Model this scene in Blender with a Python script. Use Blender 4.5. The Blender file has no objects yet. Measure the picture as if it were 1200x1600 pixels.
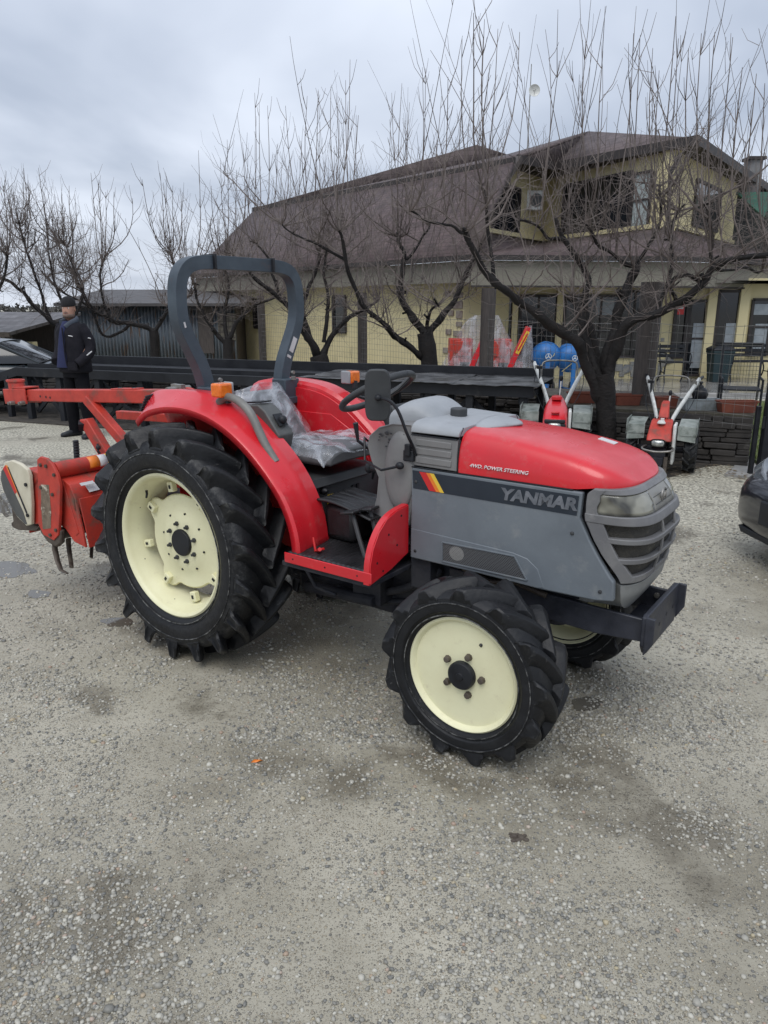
import bpy, bmesh, math, random
import numpy as np
from mathutils import Vector, Matrix, Euler, noise as mnoise
R = math.radians
PI = math.pi
sc = bpy.context.scene
col = sc.collection
random.seed(7)

# ------------------------------------------------------------------ camera
PITCH = 0.2714
CAMH = 1.693
F = 1150.0
cd = bpy.data.cameras.new('camera')
cam = bpy.data.objects.new('camera', cd)
col.objects.link(cam)
cam.location = (0, 0, CAMH)
cam.rotation_euler = (PI/2 - PITCH, 0, 0)
cd.sensor_fit = 'VERTICAL'
cd.sensor_height = 24
cd.lens = 24*F/1600
cd.clip_start = .05
cd.clip_end = 3000
sc.camera = cam
sc.render.resolution_x = 768
sc.render.resolution_y = 1024

# ------------------------------------------------------------------ sky and light
SUN_EL, SUN_AZ = R(58), R(200)          # azimuth from +Y clockwise
w = bpy.data.worlds.new('World')
sc.world = w
w.use_nodes = True
nt = w.node_tree
nt.nodes.clear()
N = nt.nodes.new
L = nt.links.new
out = N('ShaderNodeOutputWorld')
bg = N('ShaderNodeBackground')
sky = N('ShaderNodeTexSky')
sky.sky_type = 'NISHITA'
sky.sun_disc = False
sky.sun_elevation = SUN_EL
sky.sun_rotation = SUN_AZ
sky.air_density = 1.0
sky.dust_density = 2.0
tc = N('ShaderNodeTexCoord')
sep = N('ShaderNodeSeparateXYZ')
L(tc.outputs['Generated'], sep.inputs[0])
# cloud sheet: project the view direction on a flat layer overhead
addz = N('ShaderNodeMath'); addz.operation = 'ADD'; addz.inputs[1].default_value = .22
L(sep.outputs['Z'], addz.inputs[0])
mx = N('ShaderNodeMath'); mx.operation = 'MAXIMUM'; mx.inputs[1].default_value = .1
L(addz.outputs[0], mx.inputs[0])
dx = N('ShaderNodeMath'); dx.operation = 'DIVIDE'
dy = N('ShaderNodeMath'); dy.operation = 'DIVIDE'
L(sep.outputs['X'], dx.inputs[0]); L(mx.outputs[0], dx.inputs[1])
L(sep.outputs['Y'], dy.inputs[0]); L(mx.outputs[0], dy.inputs[1])
cmb = N('ShaderNodeCombineXYZ')
L(dx.outputs[0], cmb.inputs[0]); L(dy.outputs[0], cmb.inputs[1])
n1 = N('ShaderNodeTexNoise'); n1.inputs['Scale'].default_value = .85; n1.inputs['Detail'].default_value = 5
n1.inputs['Roughness'].default_value = .48; n1.inputs['Distortion'].default_value = .35
L(cmb.outputs[0], n1.inputs['Vector'])
ramp = N('ShaderNodeValToRGB')
ramp.color_ramp.elements[0].position = .36; ramp.color_ramp.elements[0].color = (2.8, 3.2, 3.95, 1)
ramp.color_ramp.elements[1].position = .62; ramp.color_ramp.elements[1].color = (5.2, 5.6, 6.35, 1)
L(n1.outputs['Fac'], ramp.inputs[0])
# overcast: brighter towards the zenith
zr = N('ShaderNodeMapRange'); zr.inputs[1].default_value = 0; zr.inputs[2].default_value = 1
zr.inputs[3].default_value = 1.0; zr.inputs[4].default_value = 1.5
L(sep.outputs['Z'], zr.inputs[0])
zm = N('ShaderNodeVectorMath'); zm.operation = 'SCALE'
L(ramp.outputs[0], zm.inputs[0]); L(zr.outputs[0], zm.inputs['Scale'])
mixs = N('ShaderNodeMixRGB'); mixs.inputs[0].default_value = .93
L(sky.outputs[0], mixs.inputs[1]); L(zm.outputs[0], mixs.inputs[2])
L(mixs.outputs[0], bg.inputs[0])
bg.inputs[1].default_value = .15
L(bg.outputs[0], out.inputs[0])

sd = bpy.data.lights.new('sun', 'SUN')
sd.energy = 1.5
sd.angle = R(38)
sd.color = (1, .97, .93)
so = bpy.data.objects.new('sun', sd)
col.objects.link(so)
sdir = Vector((math.sin(SUN_AZ)*math.cos(SUN_EL), math.cos(SUN_AZ)*math.cos(SUN_EL), math.sin(SUN_EL)))
so.rotation_euler = sdir.to_track_quat('Z', 'Y').to_euler()
so.location = sdir*30
sc.view_settings.view_transform = 'Standard'
sc.view_settings.look = 'None'
sc.view_settings.gamma = 1
sc.view_settings.exposure = 0.0

# ------------------------------------------------------------------ measuring helper (photo pixel + known plane -> place)
_cp, _sp = math.cos(PITCH), math.sin(PITCH)
def at(px, py, D=None, z=None):
    a, b = (px-600)/F, -(py-800)/F
    d = Vector((a, _cp + b*_sp, -_sp + b*_cp))
    s = D/d.y if D is not None else (z-CAMH)/d.z
    return Vector((0, 0, CAMH)) + d*s

# ------------------------------------------------------------------ materials
def newmat(name):
    m = bpy.data.materials.new(name)
    m.use_nodes = True
    return m, m.node_tree, m.node_tree.nodes['Principled BSDF']
def pm(name, c1, c2=None, scale=6, rough=.6, r2=None, metal=0, bump=0, bscale=40, detail=5, lo=.35, hi=.65, coat=0, c3=None, s3=2.0, lo3=.55, hi3=.7, spec=None, stretch=None):
    """principled with two colours blended by noise, an optional stain colour and a fine bump"""
    m, t, b = newmat(name)
    n, l = t.nodes.new, t.links.new
    tcn = n('ShaderNodeTexCoord')
    vec = tcn.outputs['Object']
    if stretch:
        mp = n('ShaderNodeMapping'); mp.inputs['Scale'].default_value = stretch
        l(vec, mp.inputs[0]); vec = mp.outputs[0]
    b.inputs['Roughness'].default_value = rough
    b.inputs['Metallic'].default_value = metal
    if spec is not None: b.inputs['Specular IOR Level'].default_value = spec
    b.inputs['Coat Weight'].default_value = coat
    b.inputs['Coat Roughness'].default_value = .12
    b.inputs['Base Color'].default_value = (*c1, 1)
    if c2:
        nn = n('ShaderNodeTexNoise'); nn.inputs['Scale'].default_value = scale; nn.inputs['Detail'].default_value = detail
        nn.inputs['Roughness'].default_value = .6
        l(vec, nn.inputs['Vector'])
        r = n('ShaderNodeValToRGB')
        r.color_ramp.elements[0].position = lo; r.color_ramp.elements[0].color = (*c1, 1)
        r.color_ramp.elements[1].position = hi; r.color_ramp.elements[1].color = (*c2, 1)
        l(nn.outputs['Fac'], r.inputs[0])
        o = r.outputs[0]
        if c3:
            n3 = n('ShaderNodeTexNoise'); n3.inputs['Scale'].default_value = s3; n3.inputs['Detail'].default_value = 7
            n3.inputs['Roughness'].default_value = .7
            l(vec, n3.inputs['Vector'])
            r3 = n('ShaderNodeMapRange'); r3.inputs[1].default_value = lo3; r3.inputs[2].default_value = hi3
            l(n3.outputs['Fac'], r3.inputs[0])
            mxx = n('ShaderNodeMixRGB'); mxx.inputs[2].default_value = (*c3, 1)
            l(r3.outputs[0], mxx.inputs[0]); l(o, mxx.inputs[1]); o = mxx.outputs[0]
        l(o, b.inputs['Base Color'])
        if r2 is not None:
            rr = n('ShaderNodeMapRange'); rr.inputs[1].default_value = lo; rr.inputs[2].default_value = hi
            rr.inputs[3].default_value = rough; rr.inputs[4].default_value = r2
            l(nn.outputs['Fac'], rr.inputs[0]); l(rr.outputs[0], b.inputs['Roughness'])
    if bump:
        nb = n('ShaderNodeTexNoise'); nb.inputs['Scale'].default_value = bscale; nb.inputs['Detail'].default_value = 4
        l(vec, nb.inputs['Vector'])
        bp = n('ShaderNodeBump'); bp.inputs['Strength'].default_value = bump; bp.inputs['Distance'].default_value = .01
        l(nb.outputs['Fac'], bp.inputs['Height']); l(bp.outputs[0], b.inputs['Normal'])
    return m

M = {}
M['red'] = pm('red_paint', (.64, .014, .024), (.55, .016, .024), 5, .25, .46, c3=(.50, .11, .10), s3=17, lo3=.56, hi3=.85, coat=.4, bump=.03, bscale=9)
M['red2'] = pm('implement_red', (.52, .045, .026), (.36, .035, .024), 8, .45, .65, c3=(.14, .085, .06), s3=8, lo3=.53, hi3=.72, bump=.08, bscale=60)
M['grey'] = pm('grey_panel', (.165, .188, .208), (.12, .138, .155), 3, .36, .58, c3=(.27, .275, .265), s3=9, lo3=.56, hi3=.9, bump=.04, bscale=120)
M['grey2'] = pm('light_grey_plastic', (.33, .345, .36), (.27, .285, .30), 5, .42, .6, c3=(.17, .17, .17), s3=18, lo3=.6, hi3=.85, bump=.03, bscale=200)
M['grey2b'] = pm('chin_grey', (.21, .215, .21), (.165, .17, .165), 5, .45, .6, c3=(.10, .10, .09), s3=12, lo3=.6, hi3=.85)
M['grey3'] = pm('cowl_grey_plastic', (.20, .197, .193), (.155, .153, .152), 5, .5, .65, c3=(.09, .088, .085), s3=8, lo3=.58, hi3=.8, bump=.03, bscale=200)
M['grille'] = pm('grille_grey', (.17, .17, .17), (.13, .13, .135), 9, .42, .55, c3=(.24, .235, .23), s3=12, lo3=.55, hi3=.8)
M['cream'] = pm('cream_rim_paint', (.78, .76, .51), (.72, .69, .45), 6, .42, .55, c3=(.56, .50, .33), s3=16, lo3=.58, hi3=.85, bump=.02)
M['black'] = pm('black_paint', (.009, .010, .013), (.018, .020, .024), 12, .4, .6, bump=.05, spec=.35)
M['darkmetal'] = pm('dirty_dark_metal', (.02, .022, .03), (.045, .045, .05), 10, .5, .7, c3=(.09, .08, .07), s3=9, lo3=.6, hi3=.85, bump=.2, bscale=60, spec=.25)
M['bumperm'] = pm('bumper_black_metal', (.018, .02, .028), (.035, .038, .05), 10, .38, .6, c3=(.10, .10, .10), s3=15, lo3=.6, hi3=.85, bump=.08, bscale=80)
M['rops'] = pm('rops_slate_paint', (.055, .075, .095), (.035, .05, .066), 6, .42, .6, c3=(.09, .07, .07), s3=6, lo3=.6, hi3=.8, bump=.05, bscale=40)
M['tyre'] = pm('tyre_rubber', (.0075, .008, .0095), (.014, .015, .017), 9, .40, .58, c3=(.035, .035, .034), s3=11, lo3=.62, hi3=.85, bump=.25, bscale=45, spec=.32)
def scuff(m):
    # pale dust and scuffs where edges rub: convex edges, broken up by streaky noise
    t = m.node_tree; n, l = t.nodes.new, t.links.new
    b = t.nodes['Principled BSDF']; src = b.inputs['Base Color'].links[0].from_socket
    ge = n('ShaderNodeNewGeometry'); mr = n('ShaderNodeMapRange'); mr.inputs[1].default_value = .525; mr.inputs[2].default_value = .60
    l(ge.outputs['Pointiness'], mr.inputs[0])
    tcn = n('ShaderNodeTexCoord'); nz = n('ShaderNodeTexNoise'); nz.inputs['Scale'].default_value = 26; nz.inputs['Detail'].default_value = 7; nz.inputs['Roughness'].default_value = .75
    l(tcn.outputs['Object'], nz.inputs['Vector'])
    m2 = n('ShaderNodeMapRange'); m2.inputs[1].default_value = .46; m2.inputs[2].default_value = .66; l(nz.outputs['Fac'], m2.inputs[0])
    mu = n('ShaderNodeMath'); mu.operation = 'MULTIPLY'; l(mr.outputs[0], mu.inputs[0]); l(m2.outputs[0], mu.inputs[1])
    # long fine scratches
    n4 = n('ShaderNodeTexNoise'); n4.inputs['Scale'].default_value = 7; n4.inputs['Detail'].default_value = 9; n4.inputs['Distortion'].default_value = 2.5; n4.inputs['Roughness'].default_value = .7
    l(tcn.outputs['Object'], n4.inputs['Vector'])
    m4 = n('ShaderNodeMapRange'); m4.inputs[1].default_value = .63; m4.inputs[2].default_value = .68; m4.inputs[4].default_value = .25; l(n4.outputs['Fac'], m4.inputs[0])
    ad = n('ShaderNodeMath'); ad.use_clamp = True; l(mu.outputs[0], ad.inputs[0]); l(m4.outputs[0], ad.inputs[1])
    mx_ = n('ShaderNodeMixRGB'); mx_.inputs[2].default_value = (.24, .24, .23, 1); l(ad.outputs[0], mx_.inputs[0]); l(src, mx_.inputs[1]); l(mx_.outputs[0], b.inputs['Base Color'])
scuff(M['tyre'])
M['plastic_dark'] = pm('dark_grey_plastic', (.03, .033, .036), (.045, .048, .05), 8, .5, .65)
M['plastic_mid'] = pm('mid_grey_plastic', (.085, .088, .085), (.065, .067, .066), 8, .45, .6)
M['rubber'] = pm('rubber_mat', (.01, .01, .011), (.02, .02, .022), 8, .35, .5, bump=.3, bscale=30)
M['steel'] = pm('dull_steel', (.32, .31, .29), (.2, .19, .17), 20, .4, .55, metal=.7)
M['rust'] = pm('worn_steel', (.07, .055, .045), (.12, .10, .08), 20, .5, .7, metal=.3, bump=.2)
M['white'] = pm('white_paint', (.72, .73, .70), (.55, .56, .53), 14, .45, .6, c3=(.3, .29, .25), s3=9, lo3=.6, hi3=.8)
M['sticker_w'] = pm('sticker_white', (.6, .6, .6), (.5, .5, .5), 8, .4)
M['sticker_y'] = pm('sticker_yellow', (.75, .5, .05), None, 1, .4)
M['sticker_o'] = pm('sticker_orange', (.75, .2, .02), None, 1, .4)
M['sticker_r'] = pm('sticker_red', (.55, .02, .02), None, 1, .4)
M['decal'] = pm('decal_navy', (.012, .019, .03), (.018, .026, .038), 8, .35, .5, c3=(.05, .055, .06), s3=12, lo3=.62, hi3=.85)
M['letter'] = pm('lettering_silver', (.17, .18, .20), (.09, .10, .115), 25, .4)
M['letterw'] = pm('lettering_white', (.75, .68, .68), None, 1, .5)
M['blue'] = pm('blue_paint', (.02, .15, .42), (.016, .115, .33), 6, .35, .5)
M['terracotta'] = pm('terracotta', (.20, .055, .03), (.14, .04, .025), 6, .6, .75)
M['wood_post'] = pm('weathered_wood', (.05, .043, .04), (.085, .072, .065), 5, .75, stretch=(14, 14, 1.2), bump=.4, bscale=8)
M['bark'] = pm('wet_bark', (.008, .0072, .0072), (.020, .017, .016), 9, .6, .85, c3=(.075, .072, .062), s3=7, lo3=.62, hi3=.8, bump=1.0, bscale=38, spec=.3)
M['twig'] = pm('twig_bark', (.085, .066, .058), (.18, .15, .135), 3, .6, .8)
M['orange'] = pm('orange_lens', (.85, .2, .01), (.7, .13, .01), 60, .2, coat=.5)

# ------------------------------------------------------------------ mesh builder
class MB:
    def __init__(s):
        s.v = []; s.f = []
    def add(s, vs, fs):
        o = len(s.v)
        s.v += [tuple(p) for p in vs]
        s.f += [tuple(i+o for i in f) for f in fs]
        return s
    def box(s, c, d, rot=None):
        rm = Euler(rot).to_matrix() if isinstance(rot, tuple) else rot
        vs = []
        for k in range(8):
            p = Vector(((k & 1)-.5, (k >> 1 & 1)-.5, (k >> 2 & 1)-.5))
            p = Vector((p.x*d[0], p.y*d[1], p.z*d[2]))
            if rm is not None: p = rm @ p
            vs.append(p+Vector(c))
        return s.add(vs, [(0, 2, 3, 1), (4, 5, 7, 6), (0, 1, 5, 4), (2, 6, 7, 3), (0, 4, 6, 2), (1, 3, 7, 5)])
    def beam(s, a, b, wd, ht, up=(0, 0, 1)):
        """rectangular bar from a to b"""
        a, b = Vector(a), Vector(b)
        d = (b-a).normalized(); u = Vector(up)
        x = d.cross(u)
        if x.length < 1e-4: x = d.cross(Vector((1, 0, 0)))
        x.normalize(); u = x.cross(d)
        vs = [p + x*sx*wd/2 + u*su*ht/2 for p in (a, b) for sx, su in ((-1, -1), (1, -1), (1, 1), (-1, 1))]
        return s.add(vs, [(3, 2, 1, 0), (4, 5, 6, 7), (0, 1, 5, 4), (1, 2, 6, 5), (2, 3, 7, 6), (3, 0, 4, 7)])
    def tube(s, pts, rad, n=8, cap=True, sq=None, up=None):
        """round (or elliptical: sq=(a,b)) tube along pts"""
        P = [Vector(p) for p in pts]
        m = len(P)
        if not hasattr(rad, '__len__'): rad = [rad]*m
        t = []
        for i in range(m):
            d = P[min(i+1, m-1)] - P[max(i-1, 0)]
            t.append(d.normalized() if d.length > 1e-9 else Vector((0, 0, 1)))
        u = Vector(up) if up else (Vector((0, 0, 1)) if abs(t[0].z) < .9 else Vector((1, 0, 0)))
        vs = []
        for i in range(m):
            u = (u - t[i]*u.dot(t[i]))
            if u.length < 1e-6: u = t[i].orthogonal()
            u.normalize(); x = t[i].cross(u)
            for k in range(n):
                a = 2*PI*(k+(.5 if n == 4 else 0))/n
                ka, kb = (sq if sq else (1, 1))
                vs.append(P[i] + u*math.cos(a)*rad[i]*ka + x*math.sin(a)*rad[i]*kb)
        fs = []
        for i in range(m-1):
            for k in range(n):
                k2 = (k+1) % n
                fs.append((i*n+k, i*n+k2, (i+1)*n+k2, (i+1)*n+k))
        if cap:
            fs.append(tuple(range(n))[::-1]); fs.append(tuple((m-1)*n+k for k in range(n)))
        return s.add(vs, fs)
    def lathe(s, prof, c=(0, 0, 0), axis='Z', n=32, closed=False):
        """prof = [(radius, along)]"""
        vs = []
        for r, h in prof:
            for k in range(n):
                a = 2*PI*k/n
                x, y = r*math.cos(a), r*math.sin(a)
                p = (x, y, h) if axis == 'Z' else ((x, h, y) if axis == 'Y' else (h, x, y))
                vs.append(Vector(p)+Vector(c))
        fs = []
        m = len(prof)
        for i in range(m-1 if not closed else m):
            j = (i+1) % m
            for k in range(n):
                k2 = (k+1) % n
                fs.append((i*n+k, i*n+k2, j*n+k2, j*n+k))
        if not closed:
            if prof[0][0] > 1e-6: fs.append(tuple(range(n))[::-1])
            if prof[-1][0] > 1e-6: fs.append(tuple((m-1)*n+k for k in range(n)))
        return s.add(vs, fs)
    def prism(s, poly, a0, a1, axis='Y'):
        """polygon (2 coords) pushed along axis from a0 to a1"""
        n = len(poly)
        def q(p, a):
            return (p[0], a, p[1]) if axis == 'Y' else ((a, p[0], p[1]) if axis == 'X' else (p[0], p[1], a))
        vs = [q(p, a0) for p in poly]+[q(p, a1) for p in poly]
        fs = [tuple(range(n))[::-1], tuple(range(n, 2*n))]
        fs += [(i, (i+1) % n, n+(i+1) % n, n+i) for i in range(n)]
        return s.add(vs, fs)
    def loft(s, secs, closed=True, caps=True):
        n = len(secs[0]); m = len(secs)
        vs = [p for q in secs for p in q]
        fs = []
        for i in range(m-1):
            for k in range(n if closed else n-1):
                k2 = (k+1) % n
                fs.append((i*n+k, i*n+k2, (i+1)*n+k2, (i+1)*n+k))
        if caps and closed:
            fs.append(tuple(range(n))[::-1]); fs.append(tuple((m-1)*n+k for k in range(n)))
        return s.add(vs, fs)
    def slab(s, poly, th, down=True):
        """3-D polygon given thickness along its normal"""
        P = [Vector(p) for p in poly]
        nn = Vector((0, 0, 0))
        for i in range(len(P)):
            a, b = P[i], P[(i+1) % len(P)]
            nn += Vector(((a.y-b.y)*(a.z+b.z), (a.z-b.z)*(a.x+b.x), (a.x-b.x)*(a.y+b.y)))
        nn.normalize()
        if down and nn.z > 0: nn = -nn
        n = len(P)
        vs = P+[p+nn*th for p in P]
        return s.add(vs, [tuple(range(n))[::-1], tuple(range(n, 2*n))]+[(i, (i+1) % n, n+(i+1) % n, n+i) for i in range(n)])
    def ball(s, c, r, n=12, m=8, sc3=(1, 1, 1)):
        pr = [(math.sin(PI*i/m)*r, -math.cos(PI*i/m)*r) for i in range(m+1)]
        o = len(s.v)
        s.lathe([(max(a, 1e-5), b) for a, b in pr], (0, 0, 0), 'Z', n)
        for i in range(o, len(s.v)):
            p = s.v[i]; s.v[i] = (p[0]*sc3[0]+c[0], p[1]*sc3[1]+c[1], p[2]*sc3[2]+c[2])
        return s
    def mesh(s, name, recalc=True, smooth=35, weld=False):
        me = bpy.data.meshes.new(name)
        me.from_pydata(s.v, [], s.f)
        if recalc or weld:
            bm = bmesh.new(); bm.from_mesh(me)
            if weld: bmesh.ops.remove_doubles(bm, verts=bm.verts, dist=1e-5)
            if recalc: bmesh.ops.recalc_face_normals(bm, faces=bm.faces)
            bm.to_mesh(me); bm.free()
        me.shade_smooth()
        if smooth: me.set_sharp_from_angle(angle=R(smooth))
        return me
    def build(s, name, mat, parent=None, bevel=0, seg=2, smooth=35, recalc=True, weld=False, subsurf=0, solid=0):
        me = s.mesh(name, recalc, smooth, weld)
        for mm in (mat if isinstance(mat, (list, tuple)) else [mat]): me.materials.append(mm)
        o = bpy.data.objects.new(name, me)
        col.objects.link(o)
        if parent: o.parent = parent
        if solid:
            md = o.modifiers.new('solid', 'SOLIDIFY'); md.thickness = solid; md.offset = 0
        if bevel:
            md = o.modifiers.new('bevel', 'BEVEL'); md.width = bevel; md.segments = seg
            md.limit_method = 'ANGLE'; md.angle_limit = R(35); md.harden_normals = False
        if subsurf:
            md = o.modifiers.new('sub', 'SUBSURF'); md.levels = subsurf; md.render_levels = subsurf
        return o

def tag(o, label=None, cat=None, group=None, kind=None):
    if label: o['label'] = label
    if cat: o['category'] = cat
    if group: o['group'] = group
    if kind: o['kind'] = kind
    return o
def empty(name, loc, rz=0):
    o = bpy.data.objects.new(name, None)
    o.empty_display_size = .1
    col.objects.link(o)
    o.location = loc
    o.rotation_euler = (0, 0, rz)
    return o
def copy_tree(o, parent=None):
    c = o.copy(); col.objects.link(c)
    if parent: c.parent = parent
    for ch in list(o.children): copy_tree(ch, c)
    return c
def text_mesh(name, body, size, mat, parent, mw, ext=.001, shear=0, off=0, sx=1.0):
    cu = bpy.data.curves.new(name, 'FONT')
    cu.body = body; cu.size = size; cu.extrude = ext; cu.shear = shear; cu.offset = off
    cu.align_x = 'LEFT'; cu.resolution_u = 3
    to = bpy.data.objects.new(name, cu); col.objects.link(to)
    dg = bpy.context.evaluated_depsgraph_get()
    me = bpy.data.meshes.new_from_object(to.evaluated_get(dg))
    bpy.data.objects.remove(to)
    me.name = name
    me.transform(mw @ Matrix.Diagonal((sx, 1, 1, 1)))
    me.materials.clear(); me.materials.append(mat)
    o = bpy.data.objects.new(name, me); col.objects.link(o)
    if parent: o.parent = parent
    return o
def fine(poly, n=3):
    """round a polyline with Chaikin cuts"""
    P = [Vector(p) for p in poly]
    for _ in range(n):
        Q = [P[0]]
        for a, b in zip(P[:-1], P[1:]):
            Q += [a.lerp(b, .25), a.lerp(b, .75)]
        Q.append(P[-1]); P = Q
    return P
# ================================================================== ground
def ground_mat():
    m, t, b = newmat('wet_gravel_ground')
    n, l = t.nodes.new, t.links.new
    tcn = n('ShaderNodeTexCoord'); v = tcn.outputs['Object']
    big = n('ShaderNodeTexNoise'); big.inputs['Scale'].default_value = .9; big.inputs['Detail'].default_value = 6; big.inputs['Roughness'].default_value = .62
    l(v, big.inputs['Vector'])
    base = n('ShaderNodeValToRGB')
    e = base.color_ramp.elements
    e[0].position = .33; e[0].color = (.20, .178, .132, 1)
    e[1].position = .60; e[1].color = (.435, .405, .325, 1)
    x = e.new(.46); x.color = (.335, .309, .242, 1)
    l(big.outputs['Fac'], base.inputs[0])
    # small pebbles at three sizes
    prev = base.outputs[0]; hs = []
    for sca, dens, c0, c1 in ((230, .46, (.12, .115, .105), (.52, .49, .41)), (120, .36, (.15, .145, .13), (.50, .475, .40)), (66, .17, (.18, .175, .16), (.50, .475, .41))):
        vo = n('ShaderNodeTexVoronoi'); vo.inputs['Scale'].default_value = sca
        l(v, vo.inputs['Vector'])
        sp = n('ShaderNodeSeparateColor'); l(vo.outputs['Color'], sp.inputs[0])
        near = n('ShaderNodeMapRange'); near.inputs[1].default_value = .38; near.inputs[2].default_value = .30
        l(vo.outputs['Distance'], near.inputs[0])
        # clumps: more pebbles where the large noise is high
        nz = n('ShaderNodeTexNoise'); nz.inputs['Scale'].default_value = 2.2 + sca*.01; nz.inputs['Detail'].default_value = 4
        l(v, nz.inputs['Vector'])
        th = n('ShaderNodeMapRange'); th.inputs[1].default_value = .35; th.inputs[2].default_value = .68
        th.inputs[3].default_value = dens*.6; th.inputs[4].default_value = min(1, dens*2.3)
        l(nz.outputs['Fac'], th.inputs[0])
        lt = n('ShaderNodeMath'); lt.operation = 'LESS_THAN'
        l(sp.outputs[0], lt.inputs[0]); l(th.outputs[0], lt.inputs[1])
        mk = n('ShaderNodeMath'); mk.operation = 'MULTIPLY'
        l(near.outputs[0], mk.inputs[0]); l(lt.outputs[0], mk.inputs[1])
        cr = n('ShaderNodeValToRGB'); cr.color_ramp.elements[0].color = (*c0, 1); cr.color_ramp.elements[1].color = (*c1, 1)
        q = cr.color_ramp.elements.new(.93); q.color = (.44, .38, .27, 1)
        l(sp.outputs[1], cr.inputs[0])
        mixc = n('ShaderNodeMixRGB'); l(mk.outputs[0], mixc.inputs[0]); l(prev, mixc.inputs[1]); l(cr.outputs[0], mixc.inputs[2])
        prev = mixc.outputs[0]
        hm = n('ShaderNodeMath'); hm.operation = 'MULTIPLY'; hm.inputs[1].default_value = 1.0*120/sca
        l(mk.outputs[0], hm.inputs[0]); hs.append(hm.outputs[0])
    # pale dry gravel further back
    sx = n('ShaderNodeSeparateXYZ'); l(v, sx.inputs[0])
    far = n('ShaderNodeMapRange'); far.inputs[1].default_value = 4.3; far.inputs[2].default_value = 6.4; far.inputs[4].default_value = .9
    l(sx.outputs['Y'], far.inputs[0])
    pn = n('ShaderNodeTexNoise'); pn.inputs['Scale'].default_value = 38; pn.inputs['Detail'].default_value = 3
    l(v, pn.inputs['Vector'])
    pr = n('ShaderNodeValToRGB'); pr.color_ramp.elements[0].position = .36; pr.color_ramp.elements[0].color = (.16, .145, .11, 1)
    pr.color_ramp.elements[1].position = .62; pr.color_ramp.elements[1].color = (.70, .665, .54, 1)
    l(pn.outputs['Fac'], pr.inputs[0])
    pn2 = n('ShaderNodeTexNoise'); pn2.inputs['Scale'].default_value = .8; pn2.inputs['Detail'].default_value = 5
    l(v, pn2.inputs['Vector'])
    pm2 = n('ShaderNodeMapRange'); pm2.inputs[1].default_value = .33; pm2.inputs[2].default_value = .50
    l(pn2.outputs['Fac'], pm2.inputs[0])
    fm = n('ShaderNodeMath'); fm.operation = 'MULTIPLY'; l(far.outputs[0], fm.inputs[0]); l(pm2.outputs[0], fm.inputs[1])
    mf = n('ShaderNodeMixRGB'); l(fm.outputs[0], mf.inputs[0]); l(prev, mf.inputs[1]); l(pr.outputs[0], mf.inputs[2])
    prev = mf.outputs[0]
    # damp mud patches
    mud = n('ShaderNodeTexNoise'); mud.inputs['Scale'].default_value = 1.35; mud.inputs['Detail'].default_value = 7; mud.inputs['Roughness'].default_value = .6
    mp = n('ShaderNodeMapping'); mp.inputs['Location'].default_value = (3.2, 1.7, 0); l(v, mp.inputs[0]); l(mp.outputs[0], mud.inputs['Vector'])
    mr = n('ShaderNodeMapRange'); mr.inputs[1].default_value = .56; mr.inputs[2].default_value = .64; mr.inputs[4].default_value = .85
    l(mud.outputs['Fac'], mr.inputs[0])
    mm = n('ShaderNodeMixRGB'); mm.inputs[2].default_value = (.165, .145, .108, 1)
    l(mr.outputs[0], mm.inputs[0]); l(prev, mm.inputs[1])
    l(mm.outputs[0], b.inputs['Base Color'])
    rg = n('ShaderNodeMapRange'); rg.inputs[1].default_value = 0; rg.inputs[2].default_value = .8; rg.inputs[3].default_value = .62; rg.inputs[4].default_value = .3
    l(mr.outputs[0], rg.inputs[0]); l(rg.outputs[0], b.inputs['Roughness'])
    b.inputs['Specular IOR Level'].default_value = .45
    s1 = n('ShaderNodeMath'); l(hs[0], s1.inputs[0]); l(hs[1], s1.inputs[1])
    s2 = n('ShaderNodeMath'); l(s1.outputs[0], s2.inputs[0]); l(hs[2], s2.inputs[1])
    fn = n('ShaderNodeTexNoise'); fn.inputs['Scale'].default_value = 14; fn.inputs['Detail'].default_value = 9; fn.inputs['Roughness'].default_value = .7
    l(v, fn.inputs['Vector'])
    s3 = n('ShaderNodeMath'); s3.operation = 'MULTIPLY_ADD'; s3.inputs[1].default_value = 2.2; l(fn.outputs['Fac'], s3.inputs[0]); l(s2.outputs[0], s3.inputs[2])
    bp = n('ShaderNodeBump'); bp.inputs['Distance'].default_value = .006; bp.inputs['Strength'].default_value = .8
    l(s3.outputs[0], bp.inputs['Height']); l(bp.outputs[0], b.inputs['Normal'])
    return m

GM = ground_mat()
def gz(x, y):
    """gentle unevenness of the yard"""
    if y > 11: return 0.0
    k = max(0.0, min(1.0, (11-y)/3))
    return k*(mnoise.noise(Vector((x*.7, y*.7, 0)))*.012 + mnoise.noise(Vector((x*2.6, y*2.6, 4)))*.007)
g = MB()
nx, ny = 150, 150
xs = [-7+14*i/nx for i in range(nx+1)]; ys = [-1+13*j/ny for j in range(ny+1)]
vs = [(x, y, gz(x, y)*min(1, (7-abs(x))/1.0)) for y in ys for x in xs]
fs = [(j*(nx+1)+i, j*(nx+1)+i+1, (j+1)*(nx+1)+i+1, (j+1)*(nx+1)+i) for j in range(ny) for i in range(nx)]
g.add(vs, fs)
# the same sheet goes on out to the horizon
for a, b_, c, d in ((-900, -400, 900, -1), (-900, 12, 900, 1500), (-900, -1, -7, 12), (7, -1, 900, 12)):
    g.add([(a, b_, 0), (c, b_, 0), (c, d, 0), (a, d, 0)], [(0, 1, 2, 3)])
tag(g.build('ground', GM, recalc=False, smooth=0), kind='structure')

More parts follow.
